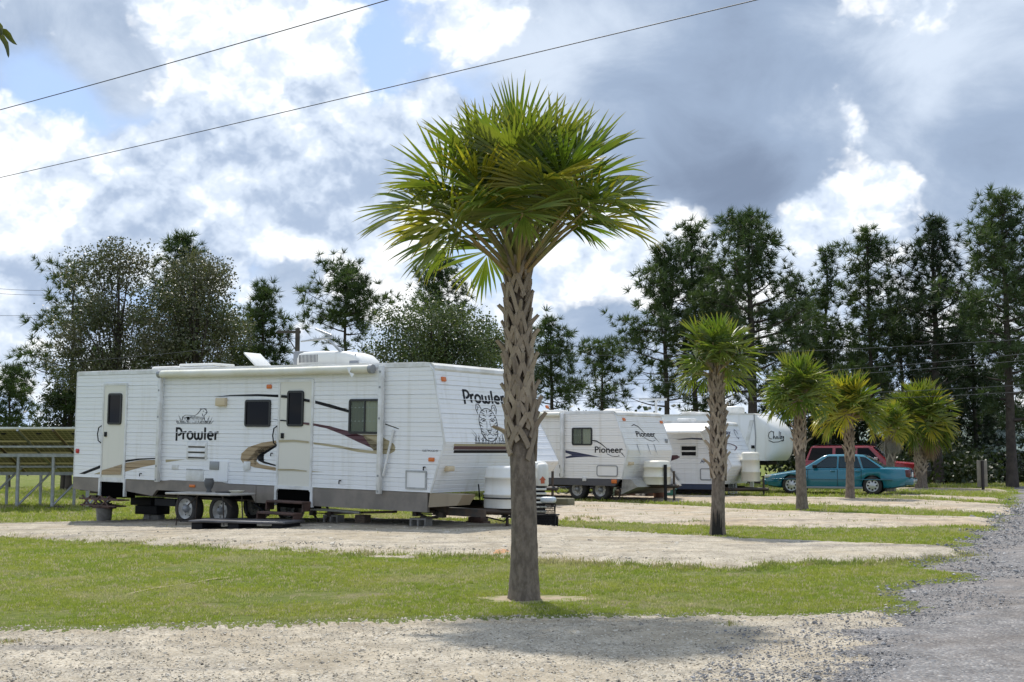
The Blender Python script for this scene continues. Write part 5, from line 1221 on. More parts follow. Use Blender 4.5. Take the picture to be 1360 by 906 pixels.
def make_fifth_wheel():
    """raised-nose trailer: long body, gooseneck over the hitch, rounded moulded front"""
    Y = 47.5; t = Trailer('tall white fifth-wheel trailer with rounded overhanging nose, behind the small trailer', 'parked travel trailers', 1003, Y, R(30), 0, 9.5, 2.4, name='fifth_wheel_trailer')
    T, W = t.T, t.W; zt = t.w(985, 551)[1]; zn = t.w(1003, 612)[1]; zb = t.w(960, 640)[1]
    out = [(-t.L, zb), (-2.3, zb), (-2.3, zn-.05), (-1.9, zn), (0, zn), (0, zt), (-t.L, zt)]
    MB().prism(out, 'y', 0, W).build('body', M_SIDE, T)
    # nose: plan rounded at the corners, profile bulging forward
    rings = []; n = 28
    for i in range(17):
        v = i/16; z = zn + .0 + (zt-zn)*v; bulge = .86*(1-(abs(v-.42)/.60)**3.2) if v < .42 else .86*(1-((v-.42)/.585)**2.6)
        bulge = max(bulge, .02); rg = []
        for k in range(n+1):
            a = math.pi*k/n; q = 2/3.6
            rg.append(Vector((abs(math.sin(a))**q*bulge, W/2 - math.copysign(abs(math.cos(a))**q, math.cos(a))*W/2, z)))
        rings.append(rg)
    V = [p for r_ in rings for p in r_]; m = n+1; Fc = [(i*m+k, i*m+k+1, (i+1)*m+k+1, (i+1)*m+k) for i in range(16) for k in range(n)]
    mb = MB(); mb.add(V, Fc, True); mb.add(rings[0], [tuple(range(m))]); mb.add(rings[-1], [tuple(range(m))]); mb.build('nose_cap', M_PLAST, T)
    mb = MB(); mb.tube([(-.02, -.012, zn), (.03, -.012, (zn+zt)/2), (-.02, -.012, zt)], .018, 6); mb.build('seam', M_GREY, T)
    MB().prism([(-t.L, zt), (.05, zt), (-.02, zt+.05), (-t.L, zt+.06)], 'y', -.02, W+.02).build('roof', M_ROOF, T)
    # slide-out room and its awning strip along the upper wall
    x0, x1 = t.w(940, 570)[0], t.w(984, 570)[0]
    MB().bbox((x0-2, -.14, zt-.55), (x1-.1, .0, zt-.42), .03).build('awning_roll', M_FABR, T)
    MB().prism([(x1, zn), (x1+.12, zn), (x1+.5, zt-.2), (x1+.36, zt-.2)], 'y', -.03, .0).build('stripe_arm', M_TRIM, T)
    a = t.rect(998, 591.5, 1001.5, 595.5); MB().bbox((a[0], -.04, a[1]), (a[2]+.02, 0, a[3]), .01).build('hatch', M_BLK, T)
    xx = t.w(972, 546, 1.2)[0]; mb = MB(); mb.bbox((xx-.35, .8, zt+.04), (xx+.40, 1.6, zt+.36), .10, 3); mb.build('air_conditioner', M_PLAST, T)
    mb = MB(); xx = t.w(918, 550, 1.2)[0]; mb.bbox((xx-.3, .9, zt+.04), (xx+.3, 1.5, zt+.18), .05); xx = t.w(932, 550, 1.2)[0]; mb.bbox((xx-.2, .9, zt+.04), (xx+.25, 1.4, zt+.15), .05); mb.build('roof_vent', M_ROOF, T)
    MB().bbox((-1.6, .6, zn-.16), (.25, W-.6, zn-.01), .04).build('hitch_plate', M_BLK, T)
    xl = t.w(1017, 640, .5)[0]; mb = MB()
    for x, y in ((-.9, .25), (-.9, W-.25)): mb.box((x-.06, y-.06, .05), (x+.06, y+.06, zn)); mb.box((x-.14, y-.14, .0), (x+.14, y+.14, .06))
    mb.box((-.95, .25, zn*.45), (-.85, W-.25, zn*.45+.07)); mb.build('landing_leg', M_TRIM, T)
    t.wheels((-5.2, -6.1), .36, .38, .1)
    # script lettering on the nose: drawn strokes
    def fr_(u, v):  # pixel to nose surface
        d = t.I.to_3x3() @ pray(u, v); best = None
        for i in range(400):
            k = (Y-.5 + i*.01)/pray(u, v).y; p = t.o + d*k; q = 2/3.6
            vv = (p.z-zn)/(zt-zn); b = .86*(1-(abs(vv-.42)/.60)**3.2) if vv < .42 else .86*(1-((vv-.42)/.585)**2.6)
            yy = min(1, abs((W/2-p.y)/(W/2)))**(1/q); sx = (1-min(yy, 1)**2)**.5; surf = max(b, .02)*sx**q
            if 0 < p.y < W and p.x < surf + .012: return p - d.normalized()*.01
        return t.M.inverted() @ ptY(u, v, Y+.6)
    S_ = [[(1027,574),(1024.5,572.5),(1021.5,575),(1020.5,579),(1022,582.5),(1025,583)], [(1027.5,573),(1027,583),(1028.5,579),(1030,583)], [(1033,580),(1031.3,579.5),(1031,582.5),(1033,581),(1033.2,583)], [(1035,573),(1034.5,583)], [(1036.8,574),(1036.3,583)], [(1037.3,580),(1038.6,579),(1037.5,582.8),(1039,582.3)], [(1040.8,579.5),(1039.6,580),(1039.8,582),(1041,580),(1040.6,585.5),(1038.5,586)], [(1021,585),(1027,587.5),(1034,587),(1041,584)]]
    mb = MB()
    for P in S_:
        Q = [fr_(*p) for p in P]; mb.tube(Q, .013, 4)
    mb.build('script_lettering', M_BLK, T)
make_fifth_wheel()

def antenna_mast():
    p = gpt(872, 655); p.y += 4; p.x = ptY(872, 600, p.y).x; H = ptY(872, 530, p.y).z; T = thing('antenna_mast', 'white T-shaped mast rising behind the navy-striped trailer', 'mast', Matrix.Translation((p.x, p.y, 0)))
    MB().cyl((0,0,0), (0,0,H), .05, 10).build('pole', M_TRIM, T)
    w = 15/(F/p.y); mb = MB(); mb.box((-w*1.5, -.03, H-.06), (w*.95, .03, H+.02)); mb.build('cross_arm', M_TRIM, T)
antenna_mast()

def yard_things():
    def at(u, v, rz=0): p = gpt(u, v); return Matrix.Translation((p.x, p.y, p.z+.03)) @ rotz(rz)
    # bicycle leaning under the overhang, seen among shadow
    T = thing('bicycle', 'dark bicycle standing in the shade at the rear of the navy-striped trailer', 'bicycle', at(765, 659, R(-25)))
    for x in (-.5, .5):
        mb = MB(); mb.tube([(x+.32*math.cos(a), 0, .33+.32*math.sin(a)) for a in [2*math.pi*i/28 for i in range(29)]], .022, 6); w_ = mb.build('wheel', M_RUBBER, T); mb = MB()
        for k in range(10): a = math.pi*k/5; mb.tube([(x, 0, .33), (x+.31*math.cos(a), 0, .33+.31*math.sin(a))], .004, 4)
        mb.build('spokes', M_GALV, w_)
    mb = MB(); mb.tube([(-.5,0,.33),(-.1,0,.30),(-.22,0,.80),(-.5,0,.33)], .018, 6); mb.tube([(-.1,0,.30),(.35,0,.78),(-.2,0,.72)], .018, 6); mb.tube([(.5,0,.33),(.33,0,.95)], .018, 6); mb.build('frame', M_RUST, T)
    mb = MB(); mb.tube([(.33,-.25,1.0),(.36,0,.96),(.33,.25,1.0)], .014, 6); mb.build('handlebar', M_BLK, T); MB().bbox((-.36,-.07,.82),(-.12,.07,.87), .02).build('saddle', M_BLK, T)
    small_mesh_thing('storage_bin', 'pale green bin on the gravel under the navy-striped trailer', 'bin', MB().bbox((-.24,-.18,0),(.24,.18,.26), .03).bbox((-.26,-.2,.261),(.26,.2,.30), .015), mat('pale green plastic', (.28,.36,.25), .5), at(806, 661, R(-35)))
    small_mesh_thing('wooden_block', 'tan wooden block beside the pale green bin', 'block', MB().bbox((-.18,-.15,0),(.18,.15,.22), .01), M_WOOD, at(823, 661, R(-35)))
    o = small_mesh_thing('flower_pot', 'terracotta flower pot in front of the navy-striped trailer tongue', 'pot', MB().lathe((0,0,0), [(.001,0),(.15,0),(.20,.26),(.225,.26),(.225,.32),(.20,.32),(.18,.27),(.001,.27)], 'z', 20), mat('terracotta', (.25,.13,.095), .8), at(875, 663.5))
    T = thing('potted_plant', 'dark pot with a spiky pale green plant by the navy-striped trailer tongue', 'plant', at(868, 661))
    MB().lathe((0,0,0), [(.001,0),(.22,0),(.27,.22),(.26,.24),(.001,.2)], 'z', 20).build('pot', M_BLK, T)
    mb = MB(); r = fr(2)
    for k in range(26):
        a = r.uniform(0, 6.28); l = r.uniform(.25,.42); e = r.uniform(.5,1.3); d = Vector((math.cos(a)*math.cos(e), math.sin(a)*math.cos(e), math.sin(e))); s = Vector((-math.sin(a), math.cos(a), 0))*.022
        b0 = Vector((0,0,.2)); mid = b0+d*l*.6; mb.add([b0-s*.5, b0+s*.5, mid+s, mid-s, b0+d*l-Vector((0,0,.05))], [(0,1,2,3),(3,2,4)])
    mb.build('leaves', mat('variegated leaf', (.35,.40,.16), .5, trans=.3), T)
    T = thing('bird_house', 'small green house-shaped box on the gravel beside the terracotta pot', 'bird house', at(888.5, 660.5, R(-15)))
    MB().prism([(-.20,0),(.20,0),(.20,.24),(0,.40),(-.20,.24)], 'y', -.15, .15).build('wall', mat('green paint', (.04,.16,.12), .6), T)
    mb = MB(); mb.prism([(-.25,.21),(0,.405),(.25,.21),(.25,.25),(0,.45),(-.25,.25)], 'y', -.19, .19); mb.build('roof', mat('dark green roof', (.03,.10,.085), .6), T); MB().prism([(-.075,.13),(.06,.13),(.06,.26),(-.02,.28),(-.075,.25)], 'y', -.154, -.151).build('opening', M_SIDE, T)
    T = thing('lantern', 'white garden lantern at the foot of the small trailer, right of the slim palm', 'lantern', at(973, 658.5))
    MB().lathe((0,0,0), [(.001,0),(.17,0),(.17,.05),(.001,.05)], 'z', 8).build('base', M_TRIM, T); mb = MB()
    for k in range(8): a = k*math.pi/4; mb.tube([(.15*math.cos(a), .15*math.sin(a), .05), (.14*math.cos(a), .14*math.sin(a), .40)], .014, 4)
    mb.build('bars', M_TRIM, T); MB().lathe((0,0,.40), [(.001,0),(.18,0),(.14,.07),(.06,.14),(.03,.2),(.001,.2)], 'z', 8).build('cap', M_TRIM, T)
    for k, (u, lab) in enumerate(((906, 'left one of the low board edgings behind the slim palm'), (921, 'middle low board edging behind the slim palm'), (935, 'low board edging closest to the slim palm trunk'))):
        mb = MB(); mb.box((-.42,-.25,0),(.42,-.21,.22)); mb.box((-.42,.21,0),(.42,.25,.22)); mb.box((-.42,-.209,0),(-.38,.209,.2)); mb.box((.38,-.209,0),(.42,.209,.2)); mb.box((-.379,-.209,0),(.379,.209,.13))
        small_mesh_thing('raised_bed', lab, 'planter', mb, mat('stone grey board', (.20,.18,.16), .9), at(u, 657.5, R(-20)), 'low board edgings behind the slim palm')
    # unclear black and white shape, modelled as a cloth bag
    T = thing('garden_bag', 'crumpled white and black cloth bag by the tongue of the navy-striped trailer', 'bag', at(853, 661, .3))
    mb = MB(); r = fr(6); rings = []
    for z, q in ((0,.20),(.10,.23),(.25,.19),(.38,.12),(.46,.07),(.52,.10)):
        rings.append([Vector((math.cos(2*math.pi*k/14)*q*r.uniform(.7,1.2), math.sin(2*math.pi*k/14)*q*r.uniform(.7,1.2), z+r.uniform(-.03,.03))) for k in range(14)])
    mb.loft(rings, True, False); mb.build('cloth', mat('patchy cloth', (.60,.60,.60), .8, col2=(.03,.03,.03), vs=5, lo=.47, hi=.53), T)
    small_mesh_thing('timber_step', 'long dark sleeper lying along the nose of the navy-striped trailer', 'timber', MB().bbox((-1.1,-.14,0),(1.1,.14,.20), .01), M_RUST, at(838, 660.5, R(-38)))
    small_mesh_thing('grey_tote', 'low grey-brown tote on the sand behind the tall palm', 'tote', MB().bbox((-.35,-.2,0),(.35,.2,.22), .03), mat('olive tote', (.16,.15,.09), .7), at(744, 674, R(-30)))
yard_things()

# ------------------------------------------------------------------ cars
def boolean_cut(o, cutters):
    for c in cutters:
        md = o.modifiers.new('cut', 'BOOLEAN'); md.operation = 'DIFFERENCE'; md.solver = 'EXACT'; md.object = c
    bpy.context.view_layer.update()
    me = bpy.data.meshes.new_from_object(o.evaluated_get(bpy.context.evaluated_depsgraph_get()))
    o.modifiers.clear(); me.name = o.name; o.data = me
    for c in cutters: bpy.data.objects.remove(c)
def paint(name, c): return mat(name, c, .22, spec=.5, coat=.6)

def make_car(label, cat, name, M, spec, mp, mtop, trim):
    """spec: x runs nose (0) to tail (L); stations of the lower body, greenhouse outline, wheels"""
    T = thing(name, label, cat, M); w = spec['w']
    interp = lambda tab, x: float(np.interp(x, [a for a, *_ in tab], [b for _, b, *_ in tab]))
    rings = []
    for x in spec['xs']:
        zl, zh, hw = interp(spec['low'], x), interp(spec['high'], x), interp(spec['half'], x)
        zc = zl + (zh-zl)*.48; sec = [(hw*.80, zl), (hw*.95, zl+.05), (hw*.985, zl+.16), (hw, zc-.02), (hw*.995, zc+.02), (hw*.975, zh-.12), (hw*.94, zh-.035), (hw*.86, zh+.0), (hw*.45, zh+.025)]
        rg = [Vector((x, -y, z)) for y, z in sec] + [Vector((x, 0, zh+.03))] + [Vector((x, y, z)) for y, z in reversed(sec)] + [Vector((x, 0, zl))]
        rings.append(rg)
    mb = MB(); mb.loft(rings, True, True); body = mb.build('body', mp, T)
    me = body.data; me.set_sharp_from_angle(angle=R(38))
    cut = []
    for wx in spec['wheels']:
        for sg in (-1, 1):
            c = MB().cyl((wx, sg*w*1.3, spec['r']), (wx, sg*w*.52, spec['r']), spec['r']*1.16, 32); cut.append(c.build('cutter', M_BLK))
            for q in cut[-1:]: q.parent = T
    boolean_cut(body, cut)
    body.data.materials.append(M_BLK) if len(body.data.materials) < 2 else None
    for wx in spec['wheels']:
        MB().box((wx-spec['r']*1.15, -w*.53, spec['r']*.35), (wx+spec['r']*1.15, w*.53, spec['r']*2.0)).build('wheel_well', M_BLK, T)
        for sg in (-1, 1):
            r = spec['r']; y0 = sg*w*.97; mb = MB(); pr = [(r*.64, 0), (r*.68, .012), (r*.93, .012), (r, -.03), (r, -.17), (r*.9, -.2), (r*.3, -.2)]
            mb.lathe((wx, y0, r), [(a, b*sg) for a, b in pr], 'y', 32); o = mb.build('wheel', M_RUBBER, T)
            mb = MB(); mb.lathe((wx, y0, r), [(a, b*sg) for a, b in ((r*.66, .008), (r*.62, .018), (r*.58, -.005), (r*.50, .0), (r*.22, .022), (.001, .026))], 'y', 32); h = mb.build('hubcap', trim['hub'], o)
            mb = MB()
            for k in range(spec['spokes']):
                a = 2*math.pi*k/spec['spokes']; c = Vector((wx + math.cos(a)*r*.44, y0 + sg*.008, r + math.sin(a)*r*.44)); t1 = Vector((-math.sin(a), 0, math.cos(a))); t2 = Vector((math.cos(a), 0, math.sin(a)))
                q = [c+t1*r*.05-t2*r*.11, c-t1*r*.05-t2*r*.11, c-t1*r*.10+t2*r*.10, c+t1*r*.10+t2*r*.10]; mb.add([p+Vector((0, sg*.003, 0)) for p in q], [(0,1,2,3)])
            mb.build('hub_slot', M_BLK, o)
    # greenhouse: belt outline to roof outline
    g = spec['glass']; zb, zr = g['zb'], g['zr']; n = 40
    def plan(x0, x1, hw, rx):
        P = []
        for (cx, cy, a0) in ((x1-rx, hw-rx*.5, 0), (x0+rx, hw-rx*.5, 90), (x0+rx, -hw+rx*.5, 180), (x1-rx, -hw+rx*.5, 270)):
            for i in range(7): a = R(a0+90*i/6); P.append((cx+rx*math.cos(a), cy+rx*.5*math.sin(a)))
        return P
    rings = []
    for u, ins in ((0, 0), (.5, 0), (.86, 0), (.95, .02), (1.0, .08), (1.02, .22)):
        x0 = g['b0']+(g['r0']-g['b0'])*u + ins; x1 = g['b1']+(g['r1']-g['b1'])*u - ins; hw = g['wb']+(g['wr']-g['wb'])*u - ins*.6
        rings.append([Vector((x, y, zb-.03+(zr-zb+.03)*u)) for x, y in plan(x0, x1, hw, .12)])
    mb = MB(); mb.loft(rings, True, True); cab = mb.build('roof', mtop, T); cab.data.set_sharp_from_angle(angle=R(40))
    hwz = lambda z: g['wb']+(g['wr']-g['wb'])*(z-zb+.03)/(zr-zb+.03)
    for nm, poly in g['side']:
        for sg in (-1, 1):
            P = [Vector((x, sg*(hwz(z)+.006), z)) for x, z in poly]; c = sum(P, Vector())/len(P); Q = [p*1.0 for p in P]
            mb = MB(); mb.add(Q, [tuple(range(len(Q)))]); win = mb.build('side_window', trim['glass'], T)
            mb = MB(); mb.tube([p+Vector((0, sg*.004, 0)) for p in Q+[Q[0]]], .011, 4); mb.build('window_frame', trim['wf'], win)
    for nm, (xb, xr), (wa, wb_), (ua, ub) in g['ends']:
        f = lambda u: (xb+(xr-xb)*u); off = -.012 if xr > xb else .012
        z = lambda u: zb-.03+(zr-zb+.03)*u
        mb = MB(); nn = 9; V = []
        for u in (ua, (ua+ub)/2, ub):
            hw = wa+(wb_-wa)*u
            for k in range(nn): y = -hw+2*hw*k/(nn-1); V.append(Vector((f(u)+off + (.05 if off > 0 else -.05)*(1-(y/hw)**2)*.25, y, z(u)+.004)))
        mb.add(V, [(i*nn+k, i*nn+k+1, (i+1)*nn+k+1, (i+1)*nn+k) for i in range(2) for k in range(nn-1)], True); mb.build(nm, trim['glass'], T)
    # door seams, handles, sill strip
    for (x, za, zc) in spec['seams']:
        for sg in (-1, 1):
            mb = MB(); P = []
            for i in range(7):
                zz = za+(zc-za)*i/6; hw = interp(spec['half'], x); P.append((x, sg*(hw*(1.0 - .03*max(0, (i-3)/3)) + .002), zz))
            mb.tube(P, .006, 4); mb.build('door_seam', M_BLK, T)
    for (x, z) in spec['handles']:
        for sg in (-1, 1): MB().bbox((x-.08, sg*w*.985-.02, z-.02), (x+.08, sg*w*.985+.02, z+.02), .008).build('door_handle', trim['handle'], T)
    for sg in (-1, 1):
        MB().bbox((spec['mirror'][0]-.07, sg*(w+.02)-.09, spec['mirror'][1]-.05), (spec['mirror'][0]+.07, sg*(w+.02)+.09, spec['mirror'][1]+.07), .025).build('wing_mirror', trim['mirror'], T)
    return T, interp

def make_cars():
    teal = paint('teal paint', (.010,.155,.225)); silver = mat('silver hubcap', (.50,.51,.52), .3, metal=.5)
    L = 4.95; w = .88
    spec = dict(w=w, xs=[0,.06,.18,.45,.8,1.2,1.7,2.3,2.9,3.5,4.0,4.4,4.75,4.9,L], r=.315, wheels=(.98, 3.72), spokes=8,
        low=[(0,.34),(.2,.24),(.6,.20),(4.3,.20),(4.7,.26),(L,.40)], high=[(0,.56),(.06,.62),(.2,.66),(.8,.76),(1.45,.86),(2.2,.885),(3.6,.90),(4.1,.925),(4.75,.905),(4.9,.88),(L,.80)],
        half=[(0,.62),(.06,.70),(.2,.78),(.6,.855),(1.2,w),(3.8,w),(4.5,.85),(4.8,.81),(L,.76)],
        glass=dict(zb=.885, zr=1.37, b0=1.30, b1=4.22, r0=2.12, r1=3.40, wb=.80, wr=.57,
            side=[('front', [(1.72,.92),(2.52,.92),(2.52,1.30),(2.22,1.30)]), ('rear', [(2.60,.92),(3.34,.92),(3.20,1.30),(2.60,1.30)]), ('quarter', [(3.43,.92),(3.98,.92),(3.48,1.27),(3.30,1.29)])],
            ends=[('windscreen', (1.30,2.12), (.76,.54), (.06,.93)), ('rear_window', (4.22,3.40), (.76,.54), (.06,.93))]),
        seams=[(1.55,.30,.86),(2.56,.28,.88),(3.36,.45,.88)], handles=[(2.40,.80),(3.24,.80)], mirror=(1.80,.95))
    p = gpt(1206, 659.2); th = R(-22)
    # nose lies to the left: local x runs nose to tail, turned so that the tail comes nearer
    M = Matrix.Translation((p.x, p.y, .03)) @ rotz(th) @ Matrix.Translation((-4.88, .86, 0))
    trim = dict(hub=silver, glass=M_CARGLASS, wf=M_BLK, handle=paint('teal handle', (.010,.12,.17)), mirror=M_BLK)
    T, it = make_car('teal four-door saloon parked nose left behind two palm trunks', 'car', 'parked_car', M, spec, teal, paint('teal roof', (.012,.165,.235)), trim)
    mb = MB(); mb.bbox((-.05,-.66,.30),(.10,.66,.50), .05, 3); mb.build('front_bumper', teal, T)
    for sg in (-1, 1):
        MB().bbox((.02, sg*.60-.14, .555), (.30, sg*.66+.10*1, .66), .03).build('headlight', mat('headlight glass', (.55,.56,.54), .12), T)
        a, b = sorted((sg*.30, sg*.795)); tl = MB().bbox((4.80, a, .60), (4.965, b, .86), .03, 3).build('tail_light', mat('smoked tail light', (.10,.03,.035), .15), T)
        MB().box((4.962, min(a, b)+.05, .62), (4.972, max(a, b)-.05, .69)).build('reversing_light', mat('pale lens', (.42,.34,.33), .2), tl)
        mb = MB(); mb.bbox((.3, sg*w-.012, .50), (4.4, sg*w+.014, .535), .006); mb.build('rub_strip', paint('dark teal strip', (.008,.10,.15)), T)
        mb = MB(); mb.bbox((1.3, sg*.86-.03, .20), (3.4, sg*.86+.03, .27), .01); mb.build('sill', M_GREY, T)
    mb = MB(); mb.bbox((4.70,-.78,.34),(5.06,.78,.57), .06, 3); mb.build('rear_bumper', paint('grey blue bumper', (.05,.16,.21)), T)
    MB().bbox((5.055,-.70,.44),(5.075,.70,.52), .008).build('bumper_strip', M_GALV, T); o = MB().bbox((4.96,-.17,.60),(4.985,.17,.76), .005).build('number_plate', M_SIDE, T)
    mb = MB()
    for x, y in ((2.3,-.3),(2.35,.35)): mb.bbox((x-.1,y-.22,.70),(x+.08,y+.22,1.12), .05, 2)
    mb.bbox((3.1,-.6,.70),(3.35,.6,1.05), .06, 2)
    mb.build('seat', mat('seat cloth', (.18,.17,.18), .9), T)
    # white cloth toy in the rear side window
    # red estate-type off-roader, nose to the right
    red = paint('red paint', (.34,.028,.034)); rb = mat('brush guard', (.015,.015,.016), .4)
    L = 4.75; w = .90
    spec = dict(w=w, xs=[0,.05,.2,.6,1.0,1.45,2,2.6,3.2,3.8,4.3,4.65,L], r=.37, wheels=(.95, 3.75), spokes=5,
        low=[(0,.42),(.3,.36),(4.4,.40),(L,.48)], high=[(0,.88),(.05,.93),(.25,.97),(1.3,1.06),(1.5,1.08),(4.6,1.08),(L,1.02)], half=[(0,.74),(.05,.78),(.3,.85),(1,w),(4.4,w),(L,.84)],
        glass=dict(zb=1.06, zr=1.70, b0=1.22, b1=4.70, r0=1.98, r1=4.45, wb=.84, wr=.66,
            side=[('front', [(1.62,1.10),(2.52,1.10),(2.52,1.60),(2.08,1.60)]), ('middle', [(2.62,1.10),(3.42,1.10),(3.42,1.60),(2.62,1.60)]), ('rear', [(3.56,1.10),(4.56,1.10),(4.40,1.60),(3.56,1.60)])],
            ends=[('windscreen', (1.22,1.98), (.80,.62), (.06,.92)), ('rear_window', (4.70,4.45), (.78,.62), (.1,.9))]),
        seams=[(1.5,.5,1.05),(2.57,.45,1.06),(3.46,.5,1.06)], handles=[(2.42,.96),(3.30,.96)], mirror=(1.75,1.15))
    Y = 52.5; p = ptY(1223, 646, Y); M = Matrix.Translation((p.x, Y, .05)) @ rotz(R(-24)) @ Matrix.Scale(-1, 4, (1,0,0)) @ Matrix.Translation((0, .9, 0))
    # mirrored in x so that the nose points right; use a plain half turn instead of a negative scale
    M = Matrix.Translation((p.x, Y, .05)) @ rotz(R(180-24)) @ Matrix.Translation((0, -.9, 0))
    trim = dict(hub=silver, glass=M_GLASS, wf=M_BLK, handle=M_BLK, mirror=mat('pale mirror', (.50,.40,.40), .4))
    T, it = make_car('red off-road estate car with black brush guard, parked behind the teal saloon', 'car', 'parked_car', M, spec, red, red, trim)
    MB().bbox((-.10,-.82,.46),(.16,.82,.66), .04, 2).build('front_bumper', mat('tan bumper', (.34,.31,.26), .6), T)
    MB().bbox((-.03,-.48,.72),(.06,.48,.90), .02).build('grille', M_BLK, T)
    for sg in (-1, 1): MB().bbox((-.04, sg*.66-.15, .72), (.12, sg*.66+.15, .90), .02).build('headlight', mat('headlight lens', (.50,.48,.46), .15), T)
    mb = MB()
    for y in (-.75,-.45,-.15,.15,.45,.75): mb.tube([(-.16,y,.42),(-.24,y,.62),(-.20,y,.98)], .03, 6)
    mb.tube([(-.24,-.8,.66),(-.24,.8,.66)], .03, 6); mb.tube([(-.20,-.8,.97),(-.20,.8,.97)], .03, 6); mb.build('brush_guard', rb, T)
    mb = MB()
    for y in (-.58, .58): mb.box((2.0,y-.02,1.725),(4.3,y+.02,1.76))
    mb.build('roof_rack', M_BLK, T)
make_cars()
# ------------------------------------------------------------------ trees behind the site
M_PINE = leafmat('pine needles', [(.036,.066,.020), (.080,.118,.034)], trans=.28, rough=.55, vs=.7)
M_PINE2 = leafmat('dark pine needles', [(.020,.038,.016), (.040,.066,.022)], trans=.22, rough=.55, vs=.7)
M_LEAFB = leafmat('brownish glossy leaves', [(.105,.105,.058), (.070,.092,.034), (.16,.14,.095)], trans=.25, rough=.42, vs=.8)
M_LEAFG = leafmat('dark green leaves', [(.050,.080,.022), (.085,.115,.032), (.12,.13,.06)], trans=.28, rough=.38, vs=.8)
M_UNDER = leafmat('undergrowth leaves', [(.020,.034,.012), (.045,.065,.018)], trans=.2, rough=.5, vs=.5)  # dark tones carry the shade inside the thicket
M_BARK = mat('pine bark', (.085,.068,.055), .95, col2=(.045,.036,.03), vs=3, bump=.5, bs=8)

def rot_to(d, rs):
    """random rotations (n,3,3) whose z axis follows the directions d"""
    d = d/np.linalg.norm(d, axis=1, keepdims=True); a = rs.normal(size=d.shape); x = np.cross(a, d); x /= np.linalg.norm(x, axis=1, keepdims=True)
    return np.stack([x, np.cross(d, x), d], -1)
def tuft_verts(seed, nb=24, ln=.42, w=.028):
    rs = np.random.RandomState(seed); V = []
    for i in range(nb):
        a = rs.rand()*6.283; e = rs.uniform(-.15, 1.35); l = ln*rs.uniform(.65, 1.1); d = np.array([math.cos(a)*math.cos(e), math.sin(a)*math.cos(e), math.sin(e)])
        s = np.cross(d, rs.normal(size=3)); s *= w/np.linalg.norm(s)*.5; b = d*rs.uniform(0, .08); V += [b-s, b+s, b+d*l]
    return np.array(V)
TUFTS = [tuft_verts(i, 30, .36, .034) for i in range(6)]
def spread_shapes(P, D, Sc, shapes, seed):
    rs = np.random.RandomState(seed); Rm = rot_to(D, rs); out = []
    k = rs.randint(len(shapes), size=len(P))
    for i, s in enumerate(shapes):
        m = k == i
        if m.any(): out.append((np.einsum('nij,vj->nvi', Rm[m], s)*Sc[m][:, None, None] + P[m][:, None]).reshape(-1, 3))
    return np.concatenate(out)

def pine(label, u, top_v, Y, crown_v, wpx, seed, nbr=34, taper=.8, m=None, fill=1.0, lean=0, low=0, base_w=None, group='pines behind the site'):
    r = fr(seed); rs = np.random.RandomState(seed); sc = F/Y
    bx = ptY(u, HZ, Y).x; g = gz(bx, Y); H = ptY(u, top_v, Y).z - g; h0 = max(ptY(u, crown_v, Y).z - g, .8); Wd = wpx/2/sc*1.12
    T = thing('pine_tree', label, 'pine tree', Matrix.Translation((bx, Y, g)), group)
    r0 = (base_w or (.07 + .009*H))*.85; wob = [r.uniform(-.05, .05) for _ in range(12)]
    tr = lambda z: Vector((lean*z/H + wob[int(z/H*9)]*z/H*2, wob[int(z/H*9)+2]*z/H, z))
    pts = [tr(H*i/10*.985) for i in range(11)]
    mb = MB(); mb.tube(pts, [r0*(1.0-.92*(i/10))**.85 + .012 + (.25*r0 if i == 0 else 0) for i in range(11)], 8); mb.build('trunk', M_BARK, T, fix=False)
    br = MB(); P = []; D = []; S_ = []
    for i in range(nbr+low):
        t = ((i+.5)/nbr)**.9 if i < nbr else -r.uniform(.02, .25)
        z = h0 + (H-h0)*min(t, .985) ; t = max(t, 0)
        prof = (1-t)**(taper*.72)*min(1, .6+1.6*t) if t < .97 else .15
        L = Wd*max(.10, prof)*r.choice((.5, .75, .95, 1.1, 1.3)); az = i*2.4 + r.uniform(-.5, .5); el = -.12 + .75*t + r.uniform(-.15, .25)
        d = Vector((math.cos(az)*math.cos(el), math.sin(az)*math.cos(el), math.sin(el))); p = tr(z); pp = [p.copy()]; n = 5
        for k in range(n):
            d = (d + Vector((r.uniform(-.14, .14), r.uniform(-.14, .14), .07 + r.uniform(-.05, .08)))).normalized(); p = p + d*(L/n); pp.append(p.copy())
        br.tube(pp, [max(.010, r0*.30*(1-t*.5)*(1-.8*k/n)) for k in range(n+1)], 4, False)
        if i >= nbr and r.random() < .5: continue
        nt = max(4, int(L*11*fill)); 
        for q in range(nt):
            uu = .30 + .70*(q+r.random())/nt; k = min(n-1, int(uu*n)); b = pp[k].lerp(pp[k+1], uu*n-k)
            off = Vector((r.gauss(0, 1), r.gauss(0, 1), r.gauss(.25, .7)))*(.15 + .20*min(L, 2)*(1-uu*.45)*.85)
            P.append(b+off); dd = (off.normalized()*.8 + d*.5 + Vector((0, 0, .5))); D.append(dd); S_.append(r.uniform(.75, 1.25))
            if r.random() < .3: br.tube([b, b+off], [.014, .006], 3, False)
    for q in range(int(10*fill)):
        P.append(tr(H*.985) + Vector((r.gauss(0,.12), r.gauss(0,.12), r.uniform(-.5,.15)))); D.append(Vector((r.gauss(0,.4), r.gauss(0,.4), 1))); S_.append(.8)
    br.build('limbs', M_BARK, T, fix=False)
    V = spread_shapes(np.array([list(p) for p in P]), np.array([list(d) for d in D]), np.array(S_), TUFTS, seed)
    link('crown', npmesh('crown', V, np.arange(len(V)).reshape(-1, 3), m or M_PINE), T)
    return T

